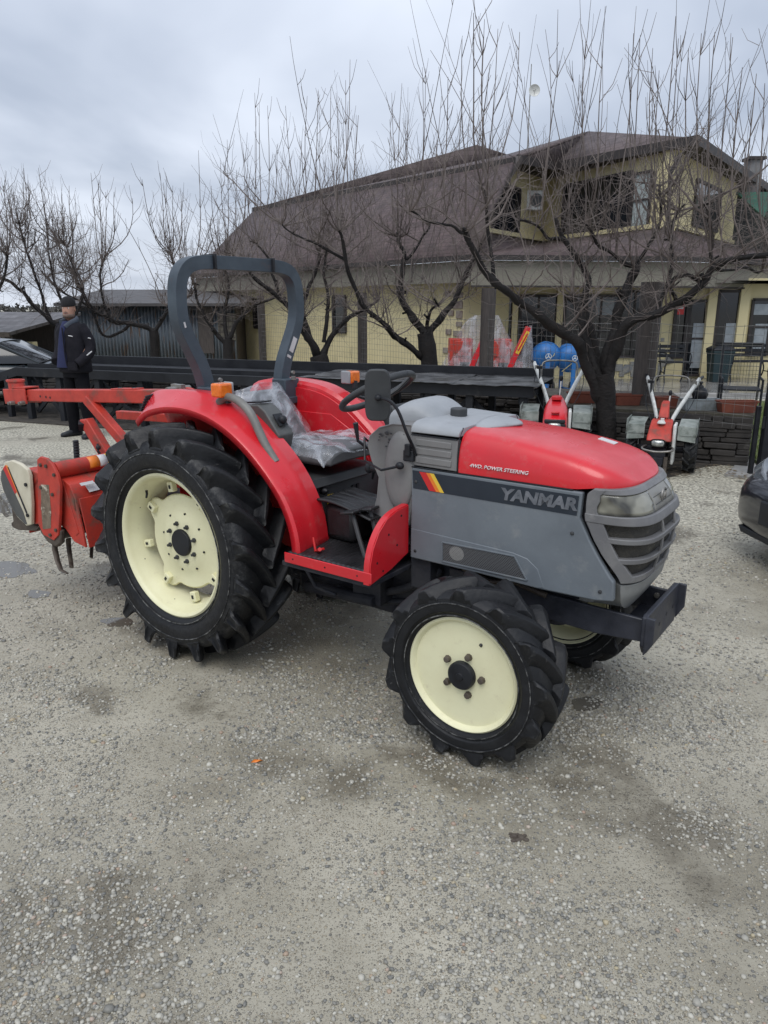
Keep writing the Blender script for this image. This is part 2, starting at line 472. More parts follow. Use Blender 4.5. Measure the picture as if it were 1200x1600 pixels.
# loose stones lying on the yard, one mesh
def gravel():
    rs = np.random.RandomState(5)
    # template pebble: icosahedron
    ph = (1+5**.5)/2
    iv = np.array([(-1, ph, 0), (1, ph, 0), (-1, -ph, 0), (1, -ph, 0), (0, -1, ph), (0, 1, ph), (0, -1, -ph), (0, 1, -ph), (ph, 0, -1), (ph, 0, 1), (-ph, 0, -1), (-ph, 0, 1)])/1.9
    it = np.array([(0, 11, 5), (0, 5, 1), (0, 1, 7), (0, 7, 10), (0, 10, 11), (1, 5, 9), (5, 11, 4), (11, 10, 2), (10, 7, 6), (7, 1, 8), (3, 9, 4), (3, 4, 2), (3, 2, 6), (3, 6, 8), (3, 8, 9), (4, 9, 5), (2, 4, 11), (6, 2, 10), (8, 6, 7), (9, 8, 1)])
    V = []; T = []; k = 0
    def scatter(n, y0, y1, s0, s1, pw):
        nonlocal k
        made = 0
        while made < n:
            y = y0 + (y1-y0)*rs.rand()**1.1
            hw = .56*y + .5
            x = rs.uniform(-hw, hw)
            c = mnoise.noise(Vector((x*1.6, y*1.6, 9)))*.6 + mnoise.noise(Vector((x*5, y*5, 2)))*.5
            if rs.rand() > .42 + c*1.15: continue
            r = s0 + (s1-s0)*rs.rand()**pw
            a = rs.rand()*6.28
            p = iv*(1+rs.uniform(-.24, .24, (12, 1)))
            p = p*np.array([1, rs.uniform(.6, .95), rs.uniform(.4, .75)])*r
            p = np.c_[p[:, 0]*math.cos(a)-p[:, 1]*math.sin(a), p[:, 0]*math.sin(a)+p[:, 1]*math.cos(a), p[:, 2]]
            V.append(p+[x, y, gz(x, y)+r*.12]); T.append(it+k*12); k += 1; made += 1
    scatter(42000, .9, 3.2, .0024, .0095, 2.3)
    scatter(34000, 2.6, 7.2, .004, .012, 2.0)
    scatter(700, .9, 5.5, .009, .016, 1.8)
    V = np.concatenate(V).astype(np.float32); T = np.concatenate(T).astype(np.int32)
    me = bpy.data.meshes.new('gravel')
    me.vertices.add(len(V)); me.vertices.foreach_set('co', V.ravel())
    me.loops.add(len(T)*3); me.loops.foreach_set('vertex_index', T.ravel())
    me.polygons.add(len(T)); me.polygons.foreach_set('loop_start', np.arange(len(T), dtype=np.int32)*3)
    me.polygons.foreach_set('loop_total', np.full(len(T), 3, dtype=np.int32))
    me.update(); me.validate(); me.shade_smooth()
    m, t, b = newmat('pebble_stone')
    n, l = t.nodes.new, t.links.new
    ge = n('ShaderNodeNewGeometry')
    cr = n('ShaderNodeValToRGB'); e = cr.color_ramp.elements
    e[0].color = (.14, .14, .13, 1); e[1].color = (.54, .52, .45, 1)
    for p_, c_ in ((.2, (.23, .22, .19)), (.5, (.32, .305, .26)), (.8, (.41, .39, .33)), (.955, (.50, .48, .41)), (.965, (.40, .35, .23)), (.985, (.34, .24, .18))):
        x = e.new(p_); x.color = (*c_, 1)
    l(ge.outputs['Random Per Island'], cr.inputs[0]); l(cr.outputs[0], b.inputs['Base Color'])
    b.inputs['Roughness'].default_value = .5
    me.materials.append(m)
    o = bpy.data.objects.new('gravel', me); col.objects.link(o)
    tag(o, 'small grey and buff stones scattered over the wet yard', 'gravel', kind='stuff')
gravel()

# shallow puddles standing in the yard
pdm, pt_, pb_ = newmat('puddle_water')
pb_.inputs['Base Color'].default_value = (.12, .11, .09, 1); pb_.inputs['Roughness'].default_value = .04; pb_.inputs['Specular IOR Level'].default_value = .6
for cx_, cy_, rx_, ry_, sd_ in ((185, 972, 26, 7, 1), (20, 890, 34, 12, 2), (8, 790, 16, 18, 3), (915, 1100, 26, 10, 5), (60, 930, 20, 6, 8)):
    P_ = []
    for k in range(30):
        a = 2*PI*k/30; q_ = 1+.45*mnoise.noise(Vector((math.cos(a)*1.4, math.sin(a)*1.4, sd_)))
        p_ = at(cx_+rx_*q_*math.cos(a), cy_+ry_*q_*math.sin(a), z=0); P_.append(p_)
    c_ = sum(P_, Vector())/len(P_); zz = max(gz(p_.x, p_.y) for p_ in P_)*.5+gz(c_.x, c_.y)*.5+.003
    s = MB(); s.add([(p_.x, p_.y, zz) for p_ in P_]+[(p_.x, p_.y, zz-.02) for p_ in P_], [tuple(range(30))]+[(i, (i+1) % 30, 30+(i+1) % 30, 30+i) for i in range(30)])
    tag(s.build('puddle', pdm), kind='structure')
# red plastic scrap lying on the gravel
s = MB(); p = at(401, 1190, z=.006)
s.loft([[p+Vector((-.022, -.006, 0)), p+Vector((.0, -.012, .004))], [p+Vector((-.01, .004, .006)), p+Vector((.018, -.002, .008))], [p+Vector((.0, .012, .001)), p+Vector((.024, .006, .0))]], closed=False, caps=False)
tag(s.build('plastic_scrap', M['sticker_o'], solid=.002), 'tiny orange red scrap lying on the gravel left of the front wheel', 'litter')
# dark clod
s = MB(); p = at(812, 1308, z=.008)
for i in range(16): s.ball(p+Vector((random.uniform(-.03, .03), random.uniform(-.02, .02), 0)), random.uniform(.006, .014), 6, 4, (1, .8, .6))
tag(s.build('mud_clod', M['rust']), 'dark crumbly clod of mud on the gravel in front of the front wheel', 'mud')

# ------------------------------------------------------------------ soil bed, slab, lawn, terrace
soil = pm('dark_soil', (.028, .024, .02), (.07, .06, .048), 9, .8, bump=.8, bscale=20, c3=(.2, .19, .16), s3=30, lo3=.68, hi3=.75)
s = MB(); s.prism([(2.0, 8.76), (4.02, 8.0), (4.10, 9.6), (4.5, 11.5), (1.5, 12.6), (-6.2, 14.8), (-6.2, 13.55), (2.3, 10.25)], -.05, .42, 'Z')
tag(s.build('garden_bed', soil, bevel=.03), kind='structure')
conc = pm('pale_concrete', (.24, .235, .225), (.32, .315, .30), 4, .7, bump=.2, bscale=50)
s = MB(); a = at(1132, 742, z=.012); b1 = at(1165, 712, z=.012); c1 = at(1230, 712, z=.012); d1 = at(1235, 752, z=.012)
s.slab([a+Vector((0, 0, .01)), d1, c1, b1], .03)
tag(s.build('path', conc), kind='structure')
# dark wet margin at the foot of the stone wall
s = MB()
pts = [at(880, 735, z=.02), at(960, 752, z=.02), at(1040, 745, z=.02), at(1100, 728, z=.02), at(1150, 722, z=.02), at(1160, 705, z=.02), at(1000, 700, z=.02), at(880, 690, z=.02)]
s.slab([Vector((p.x, p.y, .016)) for p in pts], .03)
tag(s.build('soil_and_shade_margin', soil), kind='structure')
rs_ = random.Random(3)
lawn = pm('lawn_soil', (.06, .08, .025), (.10, .12, .04), 6, .8)
s = MB(); s.prism([(4.12, 7.9), (9.5, 7.4), (14, 13.5), (5.0, 13.5)], -.05, .05, 'Z')
tag(s.build('lawn', lawn), kind='structure')
gr = MB()
for i in range(9000):
    y = 7.75+rs_.random()**1.3*5.5; x = 4.1+(y-7.6)*.12+rs_.random()*1.9
    h_ = rs_.uniform(.03, .075); a = rs_.random()*6.28; wv = .005
    dx_, dy_ = math.cos(a)*wv, math.sin(a)*wv; bx_, by_ = rs_.uniform(-.03, .03), rs_.uniform(-.03, .03)
    gr.add([(x-dx_, y-dy_, .05), (x+dx_, y+dy_, .05), (x+bx_, y+by_, .05+h_)], [(0, 1, 2)])
gm = pm('grass_blades', (.11, .17, .03), (.20, .24, .07), 3, .6)
tag(gr.build('grass', gm, recalc=False), 'green grass growing beyond the black gate post', 'grass', kind='stuff')

def tile_mat(name, c1, c2, mortar, sx, rough=.25, bw=.5, rh=.25, bump=.3, vec='Object', rot=None):
    m, t, b = newmat(name)
    n, l = t.nodes.new, t.links.new
    tcn = n('ShaderNodeTexCoord'); mp = n('ShaderNodeMapping')
    if rot: mp.inputs['Rotation'].default_value = rot
    l(tcn.outputs[vec], mp.inputs[0])
    br = n('ShaderNodeTexBrick'); br.inputs['Scale'].default_value = sx
    br.inputs['Color1'].default_value = (*c1, 1); br.inputs['Color2'].default_value = (*c2, 1); br.inputs['Mortar'].default_value = (*mortar, 1)
    br.inputs['Brick Width'].default_value = bw; br.inputs['Row Height'].default_value = rh; br.inputs['Mortar Size'].default_value = .012
    l(mp.outputs[0], br.inputs['Vector'])
    nz = n('ShaderNodeTexNoise'); nz.inputs['Scale'].default_value = 3; nz.inputs['Detail'].default_value = 6; l(tcn.outputs[vec], nz.inputs['Vector'])
    mr = n('ShaderNodeMapRange'); mr.inputs[1].default_value = .3; mr.inputs[2].default_value = .7; mr.inputs[3].default_value = .6; mr.inputs[4].default_value = 1.25
    l(nz.outputs['Fac'], mr.inputs[0])
    vm = n('ShaderNodeVectorMath'); vm.operation = 'SCALE'; l(br.outputs['Color'], vm.inputs[0]); l(mr.outputs[0], vm.inputs['Scale'])
    l(vm.outputs[0], b.inputs['Base Color'])
    b.inputs['Roughness'].default_value = rough
    bp = n('ShaderNodeBump'); bp.inputs['Strength'].default_value = bump; bp.inputs['Distance'].default_value = .02; bp.invert = True
    l(br.outputs['Fac'], bp.inputs['Height']); l(bp.outputs[0], b.inputs['Normal'])
    return m
tl = tile_mat('terrace_tiles', (.26, .25, .235), (.32, .31, .29), (.12, .12, .11), 2.2, .16, .5, .5)
s = MB(); s.prism([(-1.5, 14.3), (11, 14.3), (11, 18), (-1.5, 18)], -.2, .10, 'Z')
tag(s.build('terrace', tl, bevel=.01), kind='structure')
s = MB(); s.box((4.75, 14.262, .045), (12.5, .07, .09)); s.box((4.75, 14.2, -.0), (12.5, .1, .06))
tag(s.build('kerb', conc, bevel=.008), kind='structure')

# ------------------------------------------------------------------ stone retaining wall
st = MB()
rw = random.Random(11)
wallr = empty('stone_wall', (0, 0, 0)); tag(wallr, 'low dark dry stone retaining wall behind the two walk behind tractors', 'wall')
stm = pm('dark_slate_stone', (.026, .023, .021), (.055, .049, .044), 5, .6, .85, bump=.8, bscale=18, c3=(.13, .125, .11), s3=6, lo3=.62, hi3=.8)
mossy = pm('mossy_ledge', (.035, .032, .022), (.08, .07, .05), 8, .75, bump=.5)
def dry_wall(A, B, H=.55):
    st = MB()
    d = (B-A); Lw = d.length; d.normalize(); nrm = Vector((d.y, -d.x, 0))
    if nrm.y > 0: nrm = -nrm
    z = 0.0
    ang = math.atan2(d.y, d.x)
    while z < H-.04:
        h_ = rw.uniform(.03, .075); h_ = min(h_, H-z)
        u = -rw.random()*.15
        while u < Lw:
            l_ = rw.uniform(.10, .50)
            u0, u1 = max(u, 0), min(u+l_, Lw)
            if u1-u0 > .03:
                c = A+d*((u0+u1)/2)-nrm*(.06+rw.uniform(-.024, .016))
                c.z = z+h_/2+rw.uniform(-.006, .006)
                st.box(c, (u1-u0-rw.uniform(.002, .012), .16, h_-rw.uniform(-.004, .008)), (rw.uniform(-.08, .08), rw.uniform(-.035, .035), ang))
            u += l_
        z += h_
    st.build('stonework', stm, wallr, bevel=.009, seg=1)
    s = MB(); cA = A-nrm*.1; cB = B-nrm*.1
    s.beam(cA+Vector((0, 0, .25)), cB+Vector((0, 0, .25)), .09, .50)
    s.build('core', stm, wallr)
    s = MB(); s.beam(A-nrm*.28+Vector((0, 0, H)), B-nrm*.28+Vector((0, 0, H)), .55, .05)
    s.build('ledge', mossy, wallr, bevel=.008)
dry_wall(Vector((4.0, 7.93, 0)), Vector((2.02, 8.67, 0)))
dry_wall(Vector((2.35, 10.15, 0)), Vector((-6.3, 13.5, 0)), .50)
LEDGE = .577
# ================================================================== tractor (local: +X forward, +Y its left, Z up; origin on the ground below the rear axle)
TR = empty('tractor', (-.6718, 3.8773, 0), -.6233)
tag(TR, 'red and grey farm tractor with cream wheel discs and slate roll bar on wet gravel', 'tractor')

def part_empty(name, parent, loc):
    e = bpy.data.objects.new(name, None); e.empty_display_size = .05
    col.objects.link(e); e.parent = parent; e.location = loc
    return e

def make_wheel(parent, loc, s, Rt, Rc, hw, rimr, nl, lugh, big, steer=0, wd=0.0):
    wroot = part_empty('rear_wheel' if big else 'front_wheel', parent, loc)
    wroot.rotation_euler = (0, 0, steer)
    # --- carcass
    t = MB()
    sw = hw*1.04
    prof = [(rimr-.014, -hw*.74), (rimr+.004, -hw*.80), (rimr+.02, -hw*.90), (rimr+(Rc-rimr)*.3, -sw), (rimr+(Rc-rimr)*.55, -sw*1.015), (rimr+(Rc-rimr)*.78, -sw*.98), (Rc-.014, -hw*.90), (Rc-.003, -hw*.72), (Rc, -hw*.3)]
    prof = prof+[(r, -y) for r, y in prof[::-1]]
    t.lathe(prof, (0, 0, 0), 'Y', 96, closed=True)
    # fine rings moulded on the sidewall
    for rr in (.16, .62):
        r_ = rimr+(Rc-rimr)*rr
        for q in (-1, 1):
            yb = q*(sw*(.955 if rr < .3 else 1.005))
            t.lathe([(r_-.004, yb*.985), (r_-.002, yb+q*.004), (r_+.002, yb+q*.004), (r_+.004, yb*.985)], (0, 0, 0), "Y", 96, closed=True)
    # --- bars
    rg = random.Random(nl)
    for side in (-1, 1):
        for i in range(nl):
            ph0 = 2*PI*(i+(.5 if side > 0 else 0))/nl
            sweep = (.36 if big else .44)
            secs = []
            K = 12
            for k in range(K+1):
                u = k/K
                y = side*(-.012*1+ (hw+.004+.012)*u)
                ph = ph0 + sweep*(1-u)**1.25 + rg.uniform(-.003, .003)
                wear = .0 if big else .006
                rt = Rt - (.010*u**3 if big else .012*u**2) - wear*(1-abs(2*u-1))*.5
                rb = Rc-.012 - max(0, u-.72)*.10
                bw = (.064 if big else .056)/Rt*(1.0-.1*u); tw = (.0235 if big else .025)/Rt
                if u < .15: tw *= .8
                lead = .004/Rt
                def P(phi, r, yy):
                    return Vector((math.sin(phi)*r, yy, math.cos(phi)*r))
                yo = side*.003*max(0, u-.8)*5
                m1, m2 = (1.55, .45) if big else (1.8, .5)
                secs.append([P(ph-bw, rb, y+yo), P(ph-tw*m1*1.25, rb+(rt-rb)*m2*.5, y+yo*.7), P(ph-tw*m1, rb+(rt-rb)*m2, y+yo*.4), P(ph-tw*.96, rt-.006, y), P(ph-tw*.6, rt, y), P(ph+tw*.6, rt, y), P(ph+tw*.96, rt-.006, y), P(ph+tw*m1, rb+(rt-rb)*m2, y+yo*.4), P(ph+tw*m1*1.25, rb+(rt-rb)*m2*.5, y+yo*.7), P(ph+bw, rb, y+yo)])
            # shoulder foot running down the sidewall
            ph = ph0-.01
            y = side*(hw+(.016 if big else .012))
            tw = (.021 if big else .023)/Rt
            r0 = Rc-(.060 if big else .050)
            yb = side*hw*.95
            secs.append([P(ph-tw*1.7, r0, yb), P(ph-tw*1.6, r0+.02, yb+side*.006), P(ph-tw*1.3, Rc-.012, y), P(ph-tw*1.0, Rt-.026, y), P(ph-tw*.6, Rt-.018, y-side*.002), P(ph+tw*.6, Rt-.018, y-side*.002), P(ph+tw*1.0, Rt-.026, y), P(ph+tw*1.3, Rc-.012, y), P(ph+tw*1.6, r0+.02, yb+side*.006), P(ph+tw*1.7, r0, yb)])
            t.loft(secs)
    # outward is -Y for s=-1; build for the right wheel then mirror
    if s > 0: t.v = [(x, -y, z) for x, y, z in t.v]
    t.build('tyre', M['tyre'], wroot, bevel=.006 if big else .011, seg=2 if big else 3, smooth=60)
    def O(mb):
        if s > 0: mb.v = [(x, -y, z) for x, y, z in mb.v]
        return mb
    fl = -(hw*.80)           # flange plane (outward negative)
    r = MB()
    if big:
        pr = [(rimr+.001, fl+.010), (rimr+.002, fl-.004), (rimr-.004, fl-.008), (rimr-.012, fl-.004), (rimr-.019, fl+.012), (rimr-.022, fl+.034), (rimr-.036, fl+.05), (rimr-.040, fl+.10), (rimr-.052, fl+.125), (rimr-.052, -fl-.05), (rimr-.022, -fl-.03), (rimr-.012, -fl+.004), (rimr+.001, -fl+.004)]
        r.lathe(pr, (0, 0, 0), 'Y', 96)
        r.v = r.v; r.f = [f for f in r.f if len(f) == 4]
        O(r).build('rim', M['cream'], wroot, smooth=40, solid=.006)
        # lobed centre disc
        dd = MB(); n = 96; dy0 = fl+.105
        def rad(a):
            c = math.cos(4*(a-PI/4-.2))
            return .238 + .062*max(0, (c-.45)/.55)**.8
        rings = [(1.0, 0.0), (.97, -.006), (.80, -.004), (.62, -.012), (.56, -.02), (.30, -.022), (.0001, -.022)]
        secs = []
        for q, dyq in rings:
            secs.append([Vector((math.cos(2*PI*k/n)*rad(2*PI*k/n)*q if q > .7 else math.cos(2*PI*k/n)*.238*q, dy0+dyq, math.sin(2*PI*k/n)*(rad(2*PI*k/n) if q > .7 else .238)*q)) for k in range(n)])
        dd.loft(secs, caps=False)
        O(dd).build('wheel_disc', M['cream'], wroot, smooth=40, solid=.008)
        # brackets welded to the barrel
        for j in range(8):
            a = PI/4*j+.2+PI/8*0
            bk = MB(); rr = .278 if j % 2 == 0 else .262
            c = Vector((math.cos(a)*rr, dy0-.018, math.sin(a)*rr))
            rot = Matrix.Rotation(-a, 3, 'Y')
            bk.box(c, (.05, .03, .038), rot)
            O(bk).build('bracket', M['cream'], wroot, bevel=.004)
            bk = MB(); bk.box(c+Vector((0, -.0165, 0)), (.018, .002, .013), rot)
            O(bk).build('slot', M['black'], wroot)
        h = MB(); h.lathe([(.068, dy0-.02), (.068, dy0-.034), (.064, dy0-.040), (.03, dy0-.041), (1e-4, dy0-.041)], (0, 0, 0), 'Y', 32)
        O(h).build('hub_cap', M['black'], wroot)
        for j in range(8):
            a = 2*PI*j/8+.3
            bb = MB(); bb.lathe([(.012, dy0-.018), (.012, dy0-.033), (.007, dy0-.035), (.007, dy0-.045), (1e-4, dy0-.045)], (math.cos(a)*.096, 0, math.sin(a)*.096), 'Y', 6)
            O(bb).build('wheel_bolt', M['plastic_dark'], wroot, smooth=20)
        for j in range(8):
            a = 2*PI*j/8+.62
            hl = MB()
            hl.lathe([(.0055, dy0-.012), (.0055, dy0-.021), (1e-4, dy0-.0212)], (math.cos(a)*.148, 0, math.sin(a)*.148), 'Y', 10)
            O(hl).build('drain_hole', M['black'], wroot)
        for j in range(7):
            a = 2*PI*j/7+.9
            c = Vector((math.cos(a)*(rimr-.035), fl+.06, math.sin(a)*(rimr-.035)))
            hl = MB(); hl.ball(c, .006, 8, 5)
            O(hl).build('drain_hole', M['black'], wroot)
        v = MB(); a = 2.3; v.tube([(math.cos(a)*(rimr-.03), fl+.055, math.sin(a)*(rimr-.03)), (math.cos(a)*(rimr-.055), fl+.045, math.sin(a)*(rimr-.055)), (math.cos(a)*(rimr-.075), fl+.03, math.sin(a)*(rimr-.075))], [.007, .006, .005], 8); O(v).build('valve', M['black'], wroot)
    else:
        pr = [(rimr+.001, fl+.012), (rimr+.003, fl-.003), (rimr-.003, fl-.008), (rimr-.010, fl-.004), (rimr-.015, fl+.008), (rimr-.026, fl+.020), (rimr-.034, fl+.036), (rimr-.039, fl+.044), (rimr-.041, fl+.038), (rimr-.045, fl+.031), (rimr-.055, fl+.027), (.15, fl+.020), (.12, fl+.0175), (.09, fl+.017), (.06, fl+.017), (.0001, fl+.017)]
        r.lathe(pr, (0, 0, 0), 'Y', 96)
        O(r).build('rim', M['cream'], wroot, smooth=50)
        gr_ = MB(); gr_.lathe([(rimr-.0405, fl+.034), (rimr-.0385, fl+.032), (rimr-.0365, fl+.034), (rimr-.0385, fl+.046)], (0, 0, 0), 'Y', 64, closed=True); O(gr_).build('rim_seam', M['plastic_dark'], wroot)
        rb = MB()
        rb.lathe([(rimr-.004, -fl+.004), (rimr+.001, -fl+.004), (rimr-.012, -fl-.01), (rimr-.03, -fl-.03), (rimr-.034, fl+.05), (rimr-.05, fl+.05), (.08, fl+.04)], (0, 0, 0), 'Y', 64)
        rb.f = [f for f in rb.f if len(f) == 4]
        O(rb).build('rim_barrel', M['cream'], wroot, smooth=50, solid=.004)
        h = MB(); h.lathe([(.055, fl+.016), (.056, fl-.006), (.051, fl-.014), (.016, fl-.016), (.014, fl-.020), (1e-4, fl-.021)], (0, 0, 0), 'Y', 32)
        O(h).build('hub_cap', M['black'], wroot)
        for j in range(5):
            a = 2*PI*j/5+.02
            bb = MB(); bb.lathe([(.0145, fl+.017), (.0145, fl+.010), (.0125, fl+.003), (.0125, fl-.004), (.008, fl-.006), (1e-4, fl-.006)], (math.cos(a)*.081, 0, math.sin(a)*.081), 'Y', 8)
            O(bb).build('wheel_bolt', M['rust'], wroot, smooth=20)
        v = MB(); a = 1.1
        c0 = Vector((math.cos(a)*(rimr-.066), fl+.020, math.sin(a)*(rimr-.066))); c1 = Vector((math.cos(a)*(rimr-.036), fl+.026, math.sin(a)*(rimr-.036)))
        v.tube([c1, c0, c0+Vector((-.004, -.012, -.008))], [.009, .008, .006], 8)
        O(v).build('valve', M['black'], wroot)
    return wroot

RW = dict(Rt=.586, Rc=.522, hw=.146, rimr=.355, nl=18, lugh=.05, big=True)
FW = dict(Rt=.366, Rc=.332, hw=.102, rimr=.228, nl=13, lugh=.03, big=False)
make_wheel(TR, (0, -.505, .582), -1, **RW)
make_wheel(TR, (0, .505, .580), 1, **RW)
make_wheel(TR, (1.586, -.475, .360), -1, **FW)
make_wheel(TR, (1.586, .475, .360), 1, **FW)

# ------------------------------------------------------------------ hood
HW = .272
def hood_w(X):
    if X < 1.84: return HW-.004*(X-1.17)
    u = min(1, (X-1.84)/(2.052-1.84))
    return (HW-.003)*(1-u**3.2)**(1/3.0)
def hood_top(X):
    k = [(1.16, 1.248), (1.30, 1.240), (1.45, 1.232), (1.63, 1.216), (1.82, 1.186), (1.90, 1.166), (1.98, 1.136), (2.025, 1.104), (2.052, 1.082)]
    for (a, b), (c, d_) in zip(k[:-1], k[1:]):
        if X <= c:
            return b+(d_-b)*(X-a)/(c-a)
    return k[-1][1]
def hood_sec(X, n=15, zb=None, grow=0):
    wv = max(hood_w(X), .002)+grow; zt = hood_top(X)+grow
    zs = 1.062+.013*max(0, min(1, (X-1.86)/.08))
    z0 = zb if zb is not None else zs
    hh = max(zt-z0, .004)
    prof = [(1, 0), (1.0, .12), (.992, .30), (.975, .48), (.945, .64), (.90, .775), (.855, .855), (.79, .905), (.68, .945), (.5, .975), (.25, .994), (0, 1)]
    pts = [Vector((X, -wv*a, z0+hh*b)) for a, b in prof]+[Vector((X, wv*a, z0+hh*b)) for a, b in prof[-2::-1]]
    return pts
h = MB()
secs = [hood_sec(1.384), hood_sec(1.389)]+[hood_sec(1.39+(2.0515-1.39)*(1-(1-i/30)**1.9)) for i in range(1, 31)]
secs = [hood_sec(q[0].x, 41) for q in secs]
h.loft(secs, closed=True)
hood = h.build('hood', M['red'], TR, smooth=50)
# white paper sticker near the nose
s = MB(); s.box((1.84, .12, hood_top(1.84)-.001), (.07, .045, .003), (0, R(12), 0)); s.build('sticker', M['sticker_w'], hood)
text_mesh('lettering', '4WD. POWER STEERING', .0195, M['letterw'], hood,
          Matrix.Translation((1.435, -.2725, 1.092)) @ Matrix.Rotation(PI/2, 4, 'X'), ext=.0022, shear=.18, off=.0, sx=1.16)

# light grey tank cover in front of the dashboard
tc_ = MB()
secs = []
for i in range(7):
    X = 1.158+(1.382-1.158)*i/6
    secs.append([Vector((p.x, p.y*1.006, p.z+.004)) for p in hood_sec(X, 41, 1.198)])
tc_.loft(secs)
tank = tc_.build('tank_cover', M['grey2'], TR, smooth=28, bevel=.003)
# tongue of the cover lying over the hood
t2 = MB()
secs = []
for i in range(9):
    u = i/8; X = 1.378+(1.52-1.378)*u
    secs.append([Vector((X, -.16*(1-u**2)*1+.0*1 + .32*(1-u**2)*j/10, hood_top(X)+.004+.006*(1-u)+.004*math.sin(PI*j/10)-.03*(abs(j-5)/5)**3*(1-u))) for j in range(11)])
t2.loft(secs, closed=False, caps=False)
t2.build('tongue', M['grey2'], tank, smooth=60, solid=.012)
fc = MB(); fc.lathe([(.036, 1.240), (.036, 1.276), (.032, 1.280), (1e-4, 1.281)], (1.235, -.02, 0), 'Z', 24)
fc.build('fuel_cap', M['plastic_dark'], TR, bevel=.002)
# ribbed rear side panels of the hood
for sg in (-1, 1):
    p = MB(); y0 = sg*HW
    p.prism([(1.164, 1.066), (1.378, 1.064), (1.378, 1.190), (1.158, 1.190)], y0*.90, y0*1.0, 'Y')
    o = p.build('louvre_panel', M['grey3'], TR, bevel=.004)
    p = MB()
    for k in range(3):
        zc = 1.093+.036*k
        p.prism([(1.185, zc-.014), (1.352, zc-.014), (1.352, zc+.012), (1.185, zc+.014)], y0*.99, y0*1.0+sg*.0045, 'Y')
    p.build('rib', M['grey3'], o, bevel=.003)

# grey side panels
side_poly = [(1.166, 1.058), (1.898, 1.056), (1.893, .962), (1.935, .885), (1.972, .828), (2.02, .762), (2.036, .745), (2.040, .672), (1.97, .660), (1.748, .655), (1.47, .662), (1.163, .664)]
for sg in (-1, 1):
    p = MB(); y1 = sg*.276
    p.prism(side_poly, sg*.248, y1, 'Y')
    o = p.build('side_panel', M['grey'], TR, bevel=.006, seg=3)
    # raised wheel-arch field
    p = MB()
    arch = [(1.168, .668), (1.168, .795), (1.40, .788), (1.64, .780), (1.70, .768), (1.745, .735), (1.775, .665), (1.748, .659), (1.47, .666)]
    p.prism(arch, sg*.274, sg*.2785, 'Y')
    p.build('arch_field', M['grey'], o, bevel=.003, seg=2)
    # perforated vent
    p = MB(); p.prism([(1.322, .764), (1.648, .768), (1.705, .682), (1.325, .682)], sg*.2782, sg*.2800, 'Y')
    vm, vt, vb = newmat('perforated_mesh')
    n_, l_ = vt.nodes.new, vt.links.new
    tcn = n_('ShaderNodeTexCoord'); mp = n_('ShaderNodeMapping'); mp.inputs['Rotation'].default_value = (PI/2, 0, 0); l_(tcn.outputs['Object'], mp.inputs[0])
    br = n_('ShaderNodeTexBrick'); br.inputs['Scale'].default_value = 100; br.inputs['Brick Width'].default_value = .9; br.inputs['Row Height'].default_value = .55; br.inputs['Mortar Size'].default_value = .09
    br.inputs['Color1'].default_value = (.008, .008, .009, 1); br.inputs['Color2'].default_value = (.012, .012, .012, 1); br.inputs['Mortar'].default_value = (.15, .155, .16, 1)
    l_(mp.outputs[0], br.inputs['Vector']); l_(br.outputs['Color'], vb.inputs['Base Color']); vb.inputs['Roughness'].default_value = .5
    v = p.build('vent_mesh', vm, o)
    vm2 = vm.copy(); vm2.name = 'perforated_mesh_over_filter'
    for nd in vm2.node_tree.nodes:
        if nd.type == 'TEX_BRICK': nd.inputs['Color1'].default_value = (.12, .12, .115, 1); nd.inputs['Color2'].default_value = (.16, .16, .15, 1); nd.inputs['Mortar'].default_value = (.26, .26, .25, 1)
    p = MB(); p.prism([(1.392+.034*math.cos(q_*PI/14), .728+.030*math.sin(q_*PI/14)) for q_ in range(28)], sg*.2795, sg*.2803, 'Y'); p.build('filter_cap', vm2, v)
    p = MB()
    fr = [Vector((a, sg*.280, b)) for a, b in [(1.322, .764), (1.648, .768), (1.705, .682), (1.325, .682), (1.322, .764)]]
    for a, b in zip(fr[:-1], fr[1:]): p.beam(a, b, .006, .006, up=(0, 1, 0))
    p.build('vent_frame', M['grey'], o, bevel=.001)
    # dark decal stripe with three slanting colour bars
    p = MB(); p.prism([(1.172, 1.046), (1.886, 1.042), (1.882, .968), (1.176, .970)], sg*.2755, sg*.2775, 'Y')
    st_ = p.build('stripe', M['decal'], o)
    for k, (mn, a, b) in enumerate((('sticker_r', 1.205, 1.238), ('sticker_o', 1.238, 1.256), ('sticker_y', 1.256, 1.275))):
        p = MB(); p.prism([(a, 1.044), (b, 1.044), (b+.05, .971), (a+.05, .971)], sg*.2765, sg*.2785, 'Y')
        p.build('colour_bar', M[mn], st_)
    if sg < 0:
        text_mesh('lettering', 'YANMAR', .061, M['letter'], st_,
                  Matrix.Translation((1.578, -.2777, .986)) @ Matrix.Rotation(R(-.5), 4, 'Y') @ Matrix.Rotation(PI/2, 4, 'X'), ext=.0018, shear=.14, off=.0028, sx=1.20)
